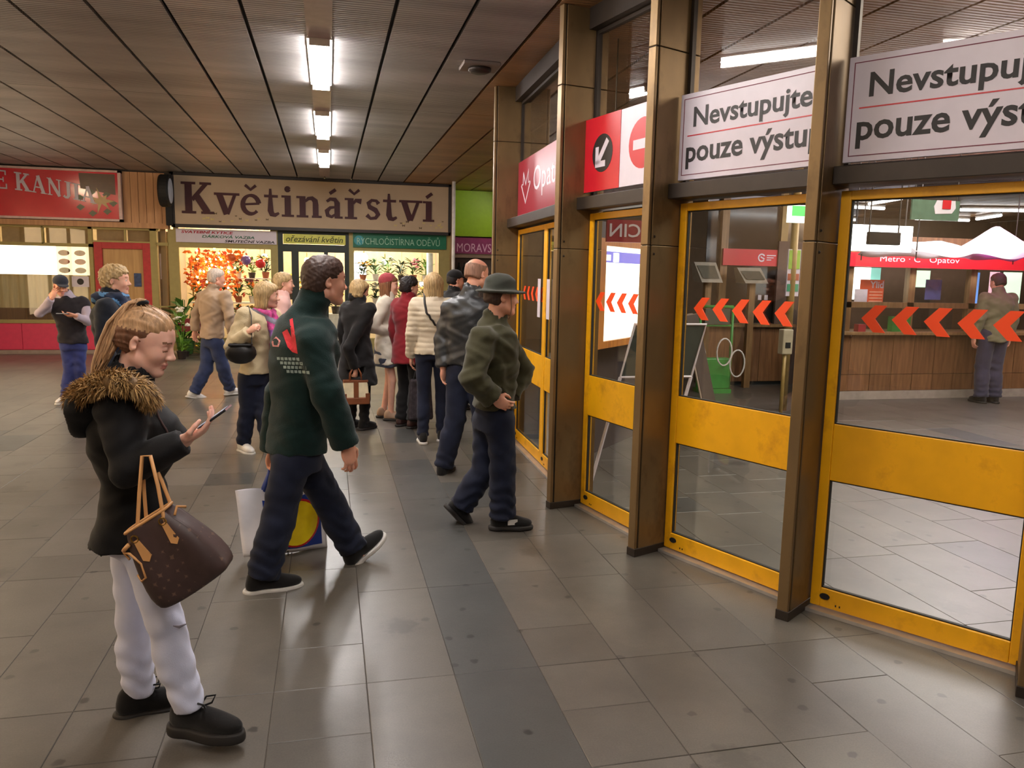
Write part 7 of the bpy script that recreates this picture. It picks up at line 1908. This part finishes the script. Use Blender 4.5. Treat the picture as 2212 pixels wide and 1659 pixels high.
# ---------------------------------------------------------------- woman in the white coat and red cap
M_whitecoat = cloth_mat('white_coat', srgb(214, 204, 186), var=.05, rough=.7)
x_, y_ = ground(836, 905)
p = stand_pose(x_, y_, 100, 1.66, female=True, stride=.1, head_yaw=5)
p.elR = p.elR - p.f * .10 + p.r * .02; p.wrR = p.elR + p.f * .19 + V3(0, 0, -.04) - p.r * .12; p.hdR = (p.f * .9 - p.r * .5).normalized(); p.palmR = -p.r
body(p, 'auburn-haired woman in a white coat, denim skirt and red knitted cap', M_skin, h=.017, hf=.009)
jacket(p, M_whitecoat, hem_z=at(828, 787, y_ - .1).z, th=1.15, h=.012, flare=1.1, folds=.006, collar=.07, arm=1.1)
sk = Field(grid(np3(p.o) + [-.35, -.35, .45], np3(p.o) + [.35, .35, 1.1], .012)); b = np3(p.pelvis); s = p.s
sk.loft([(np.array([b[0], b[1], .62]), .185, .15), (np.array([b[0], b[1], .80]), .180, .145), (b + [0, 0, .06], .15, .11)], p.r, k=.01); sk.fold(.006, wr_noise(26, 5)); to_obj(p, sk, 'skirt', cloth_mat('denim_skirt', srgb(70, 76, 92), var=.2))
for sd in 'RL': shoe(p, sd, mat('shoe_beige', srgb(170, 140, 116), rough=.5), M_soledark, h=.011)
bob_hair(p, M_auburn, h=.008, length=-.24, width=.92, rough=.006)
L, M_, s = head_L(p); hp = Field(grid(np3(p.head) - .17, np3(p.head) + .2, .009)); hp.ell(L(0, -.028, .062), (.096 * s, .112 * s, .10 * s), M_, k=.01); hp.cut(L(0, 0, .045), -M_[2] + M_[1] * .25); hp.fold(.003, lambda X, Y, Z: np.sin(np.arctan2(X - p.head.x, Y - p.head.y) * 24)); to_obj(p, hp, 'knitted_cap', cloth_mat('cap_red', srgb(150, 60, 66), var=.3))

# ---------------------------------------------------------------- woman in the black coat with the cream handbag
x_, y_ = ground(772, 926)
p = stand_pose(x_, y_, 40, 1.60, female=True, head_yaw=30, head_pitch=14, lean=.03)
p.wrR = at(768, 798, y_ - .16); p.elR = at(752, 752, y_ - .2); p.hdR = V3(0, 0, -1); p.curlR = 1.2
body(p, 'woman in a long black coat holding a cream and brown handbag', M_skin, h=.018, hf=.009)
jacket(p, M_blackcloth, hem_z=at(770, 832, y_ - .1).z, th=1.2, h=.013, flare=1.35, folds=.005, collar=.06, arm=1.08)
trousers(p, M_blackcloth, h=.014, r=(.085, .06, .06)); [shoe(p, sd, M_shoeblack, M_soledark, h=.011) for sd in 'RL']
bob_hair(p, M_ashblond, h=.009, length=-.06, width=1.02, rough=.006)
L, M_, s = head_L(p); hp = Field(grid(np3(p.head) - .2, np3(p.head) + .17, .010)); hp.ell(L(0, -.02, .03), (.098 * s, .112 * s, .11 * s), M_, k=.01); hp.ell(L(0, -.035, .075), (.13 * s, .10 * s, .085 * s), M_, k=.01, sub=True); hp.ell(L(0, .11, -.02), (.09 * s, .09 * s, .12 * s), M_, k=.01, sub=True); hp.cap(L(0, -.05, -.09), L(0, .02, -.12), .075 * s, .065 * s, k=.03); to_obj(p, hp, 'head_scarf', M_blackcloth)
t = empty('handbag', at(768, 845, y_ - .18)); tag(t, 'cream handbag with brown corners and handles held by the woman in black', 'bag'); t.rotation_euler = (0, 0, 0.1)
mbr = mat('bag_brown', srgb(120, 66, 34), rough=.45); mcr = mat('bag_cream', srgb(222, 206, 170), rough=.5)
MB().add([(-.14, -.05, -.13), (.14, -.05, -.13), (.14, .05, -.13), (-.14, .05, -.13), (-.125, -.035, .11), (.125, -.035, .11), (.125, .035, .11), (-.125, .035, .11)], [(3, 2, 1, 0), (4, 5, 6, 7), (0, 1, 5, 4), (1, 2, 6, 5), (2, 3, 7, 6), (3, 0, 4, 7)]).build('bag_body', mcr, t, bevel=.012)
MB().box(-.143, .143, -.056, .056, -.136, -.06).build('bottom_trim', mbr, t, bevel=.01); MB().box(-.025, .025, -.054, -.03, -.07, .115).build('centre_trim', mbr, t); MB().box(-.128, .128, -.038, .038, .095, .122).build('top_trim', mbr, t, bevel=.004)
for sg in (-1, 1):
    MB().box(sg * .12 - .022, sg * .12 + .022, -.0565, .0565, -.08, -.02).build('corner_trim', mbr, t)
    MB().tube([(-.06, sg * .03, .11), (-.055, sg * .025, .19), (-.03, sg * .01, .24), (.03, sg * .01, .24), (.055, sg * .025, .19), (.06, sg * .03, .11)], .008, n=7).build('handle', mbr, t, smooth=True)

# ---------------------------------------------------------------- woman with the pink scarf
M_cardigan = cloth_mat('cream_wool', srgb(196, 178, 142), var=.08, bump=.3, bscale=120)
p = stand_pose(-0.68, 7.56, 112, 1.70, female=True); aim(p, 98, 4)
setj(p, head=(578, 638, 7.55), neck=(568, 676, 7.56), waist=(556, 770, 7.58), pelvis=(550, 806, 7.58), shR=(530, 682, 7.42), shL=(590, 684, 7.66), elR=(503, 748, 7.36), wrR=(538, 716, 7.24), elL=(612, 742, 7.66), wrL=(614, 800, 7.60),
     hipR=(536, 818, 7.54), hipL=(564, 818, 7.64), knR=(535, 890, 7.54), anR=(526, 958, 7.56), knL=(570, 895, 7.50), anL=(585, 970, 7.44))
p.toeR = V3(.5, -.85, 0); p.toeL = V3(.7, -.7, 0); p.hdR = (at(556, 704, 7.2) - at(538, 716, 7.24)).normalized(); p.palmR = V3(.3, .6, -.5); p.curlR = 1.1
body(p, 'blond woman with a pink and violet scarf and cream cardigan walking right', M_skin, h=.016, hf=.0075)
jacket(p, M_cardigan, hem_z=at(545, 808, 7.45).z, th=1.14, h=.011, folds=.006, collar=.03, flare=1.06, arm=1.06, sl=(.08, .07, .058))
trousers(p, M_denim, h=.012, r=(.098, .076, .068), folds=.005); [shoe(p, sd, M_shoewhite, M_solewhite, h=.01) for sd in 'RL']
bob_hair(p, M_ashblond, h=.0075, length=-.105, width=1.05, rough=.006)
sf = Field(grid(np3(p.neck) + [-.3, -.3, -.75], np3(p.neck) + [.3, .3, .15], .010)); n0 = p.neck
for k in range(10):
    a0_, a1_ = k * .628, (k + 1) * .628; q0 = n0 + V3(.085 * math.cos(a0_), .085 * math.sin(a0_), .015 * math.sin(a0_ * 2)); q1 = n0 + V3(.085 * math.cos(a1_), .085 * math.sin(a1_), .015 * math.sin(a1_ * 2)); sf.cap(q0, q1, .032, .032, k=.02)
ff = (V3(.75, -.66, 0)); fr_ = V3(-.66, -.75, 0)
for sg in (-1, 1):
    q0 = n0 + ff * .09 + fr_ * .035 * sg; q1 = n0 + ff * .165 + fr_ * .03 * sg + V3(0, 0, -.2); q2 = n0 + ff * .165 + fr_ * .035 * sg + V3(0, 0, -.58 + .06 * sg)
    sf.cap(q0, q1, .034, .036, k=.02); sf.cap(q1, q2, .036, .045, k=.02)
sf.fold(.006, wr_noise(60, 20)); M_scarf = mat('scarf_pattern', srgb(186, 70, 130), rough=.85, var=.55, scale=26)
to_obj(p, sf, 'scarf', [M_scarf, cloth_mat('scarf_grey', srgb(120, 116, 130)), cloth_mat('scarf_violet', srgb(130, 84, 150))], midx=lambda C: ((np.sin(C[:, 2] * 40 + C[:, 0] * 20) > .55).astype(int) + 2 * (np.sin(C[:, 2] * 23 + 1) > .8).astype(int)).clip(0, 2))
t = empty('shoulder_bag', at(520, 762, 7.27)); tag(t, 'black shoulder bag under the arm of the woman with the pink scarf', 'bag')
fb = MB(); fb.blob((0, 0, 0), .13, n=16, m=9, sq=(1.05, .42, .78)); fb.build('bag_body', M_blackleather, t, smooth=True)
sh_ = p.shR - t.location
MB().tube([V3(-.08, .02, .07), sh_ + V3(-.03, .05, .07), sh_ + V3(.03, .0, .085), sh_ + V3(.06, -.10, .01), V3(.10, -.06, .08)], .011, n=6, flat=.4).build('strap', M_blackleather, t); MB().box(-.10, .10, -.06, .06, .06, .085).build('zip_edge', M_blackleather, t, bevel=.01)

# ---------------------------------------------------------------- people farther back
x_, y_ = at(606, 600, 8.7).x, 8.7
p = stand_pose(x_, y_, 85, 1.66, female=True)
body(p, 'woman in a pale pink top half hidden behind the woman with the pink scarf', M_skin, h=.02, hf=.010, eyes=False)
jacket(p, cloth_mat('pale_pink', srgb(222, 178, 168), var=.06), hem=.84, th=1.05, h=.014, folds=.004); trousers(p, M_blackcloth, h=.015); [shoe(p, sd, M_shoeblack, M_soledark, h=.012) for sd in 'RL']; short_hair(p, M_ashblond, h=.009, vol=1.06, nape=-.1, rough=.004)

p = stand_pose(-1.55, 10.9, 55, 1.70); aim(p, 66, 4)
setj(p, head=(468, 601, 10.9), neck=(460, 626, 10.9), waist=(460, 700, 10.9), pelvis=(458, 733, 10.9), shR=(488, 640, 10.74), shL=(438, 640, 11.05), elR=(496, 682, 10.68), wrR=(500, 722, 10.75), elL=(424, 680, 11.1), wrL=(420, 716, 11.1), hipR=(468, 742, 10.84), hipL=(450, 742, 10.96), knR=(482, 794, 10.86), anR=(497, 840, 10.98), knL=(446, 796, 10.88), anL=(419, 848, 10.82))
p.toeR = V3(.8, .6, 0); p.toeL = V3(.85, .4, 0)
body(p, 'white-haired man in a beige blouson and jeans striding right before the flower window', M_skin2, h=.02, hf=.010, eyes=False)
jacket(p, cloth_mat('beige_blouson', srgb(172, 148, 124), var=.06), hem_z=at(460, 731, 10.8).z, th=1.18, h=.014, folds=.009, arm=1.15, collar=.05, seed=2); trousers(p, M_denim2, h=.015, r=(.10, .085, .078), folds=.007); shoe(p, 'R', M_shoewhite, M_solewhite, h=.012); shoe(p, 'L', M_shoewhite, M_solewhite, h=.012, pitch=-.3); short_hair(p, M_white_hair, h=.009, vol=1.05, nape=-.085, rough=.003)

x_, y_ = at(243, 640, 6.7).x, 6.7
p = stand_pose(x_, y_, 92, 1.70, female=True, head_yaw=0); p.head = at(250, 606, 6.7); p.neck = at(238, 652, 6.7)
body(p, 'woman in a long dark coat and blue scarf standing behind the ponytail', M_skin, h=.018, hf=.0085)
jacket(p, cloth_mat('navy_coat', srgb(22, 26, 36), var=.12), hem=.62, th=1.18, h=.012, flare=1.2, folds=.006, collar=.08, arm=1.1); trousers(p, M_blackcloth, h=.015); [shoe(p, sd, M_shoeblack, M_soledark, h=.011) for sd in 'RL']
short_hair(p, M_ashblond, h=.008, vol=1.10, nape=-.1, rough=.006)
sf = Field(grid(np3(p.neck) + [-.3, -.3, -.5], np3(p.neck) + [.3, .3, .2], .011)); n0 = p.neck
for k in range(10):
    a0_, a1_ = k * .628, (k + 1) * .628; sf.cap(n0 + V3(.09 * math.cos(a0_), .09 * math.sin(a0_), .03), n0 + V3(.09 * math.cos(a1_), .09 * math.sin(a1_), .03), .045, .045, k=.02)
for sg in (-1, 1): sf.cap(n0 + p.f * .1 + p.r * .05 * sg, n0 + p.f * .16 + p.r * (.09 + .02 * sg) + V3(0, 0, -.34), .045, .05, k=.02)
sf.fold(.007, wr_noise(50, 22)); to_obj(p, sf, 'scarf', [cloth_mat('scarf_navy', srgb(24, 36, 60), var=.4), cloth_mat('scarf_blue', srgb(86, 130, 170))], midx=lambda C: (np.sin(C[:, 2] * 55 + 2 * np.sin(C[:, 0] * 40)) > .72).astype(int))

p = stand_pose(-3.1, 10.6, 160, 1.64); aim(p, 150, 18)
setj(p, head=(131, 617, 10.55), neck=(146, 643, 10.6), waist=(155, 700, 10.6), pelvis=(158, 738, 10.6), shR=(122, 652, 10.56), shL=(181, 652, 10.62), elR=(86, 676, 10.45), wrR=(112, 645, 10.36), elL=(190, 694, 10.55), wrL=(164, 682, 10.38), hipR=(147, 748, 10.6), hipL=(170, 748, 10.62), knR=(150, 800, 10.6), anR=(142, 857, 10.58), knL=(172, 798, 10.6), anL=(176, 850, 10.7))
p.toeR = V3(-.3, -.9, 0); p.toeL = V3(.4, -.8, 0); p.hdR = (p.head - p.wrR + V3(0, -.12, .02)).normalized(); p.palmR = V3(.2, .9, -.1); p.curlR = .3; p.hdL = V3(-1, -.2, 0); p.palmL = V3(0, .3, .9)
body(p, 'man in dark vest and cap, hand to his face by the snack bar', M_skin2, h=.018, hf=.009)
jacket(p, cloth_mat('grey_shirt', srgb(176, 164, 176), var=.06), hem=.92, th=1.04, h=.013, folds=.006, name='shirt', sl=(.066, .058, .046)); jacket(p, cloth_mat('dark_vest', srgb(38, 34, 38), var=.2), hem_z=at(155, 742, 10.5).z, th=1.16, h=.013, sleeves=False, folds=.007, name='vest', collar=.04)
trousers(p, cloth_mat('bright_denim', srgb(50, 58, 112), var=.25), h=.014, folds=.007); [shoe(p, sd, M_shoewhite, M_solewhite, h=.011) for sd in 'RL']; short_hair(p, M_brownhair, h=.010, vol=.98)
L, M_, s = head_L(p); hp = Field(grid(np3(p.head) - .25, np3(p.head) + .25, .009)); hp.ell(L(0, -.012, .055), (.09 * s, .108 * s, .085 * s), M_, k=.01); hp.cut(L(0, 0, .035), -M_[2]); hp.ell(L(0, .11, .04), (.07 * s, .075 * s, .010 * s), M_, k=.015); to_obj(p, hp, 'cap', cloth_mat('cap_grey', srgb(44, 48, 60)))
t = empty('mobile_phone', p.wrL + V3(-.12, -.05, .03)); tag(t, 'thin pale phone in the hand of the man with the vest', 'phone'); MB().box(-.07, .05, -.035, .035, -.004, .004).build('case', mat('phone_pale', srgb(170, 176, 184), rough=.3), t); MB().box(-.06, .04, -.03, .03, .004, .005).build('screen', mat('phone_dark', srgb(30, 32, 38), rough=.1), t)

x_ = at(979, 600, 9.6).x
p = stand_pose(x_, 9.6, 70, 1.72)
body(p, 'man in a black cap half hidden behind the dark leather jacket', M_skin2, h=.02, hf=.010, eyes=False)
jacket(p, M_blackcloth, hem=.84, th=1.1, h=.015, folds=.004); trousers(p, M_denim, h=.016); [shoe(p, sd, M_shoeblack, M_soledark, h=.012) for sd in 'RL']; short_hair(p, M_blackhair, h=.010)
L, M_, s = head_L(p); hp = Field(grid(np3(p.head) - .25, np3(p.head) + .25, .010)); hp.ell(L(0, -.012, .055), (.09 * s, .108 * s, .085 * s), M_, k=.01); hp.cut(L(0, 0, .035), -M_[2]); hp.ell(L(0, .11, .04), (.07 * s, .075 * s, .010 * s), M_, k=.015); to_obj(p, hp, 'cap', M_blackcloth)

q = at(2148, 720, 9.25)
p = stand_pose(q.x, 9.25, 8, 1.84, head_pitch=10)
body(p, 'customer in an olive jacket waiting at the ticket counter behind the glass', M_skin2, h=.02, hf=.010, eyes=False)
jacket(p, cloth_mat('olive_grey', srgb(118, 112, 84), var=.1), hem=.84, th=1.15, h=.014, folds=.007, arm=1.1); trousers(p, cloth_mat('slate_trousers', srgb(58, 56, 74), var=.15), h=.015, r=(.105, .09, .088)); [shoe(p, sd, M_shoeblack, M_soledark, h=.012) for sd in 'RL']; short_hair(p, M_brownhair, h=.010)
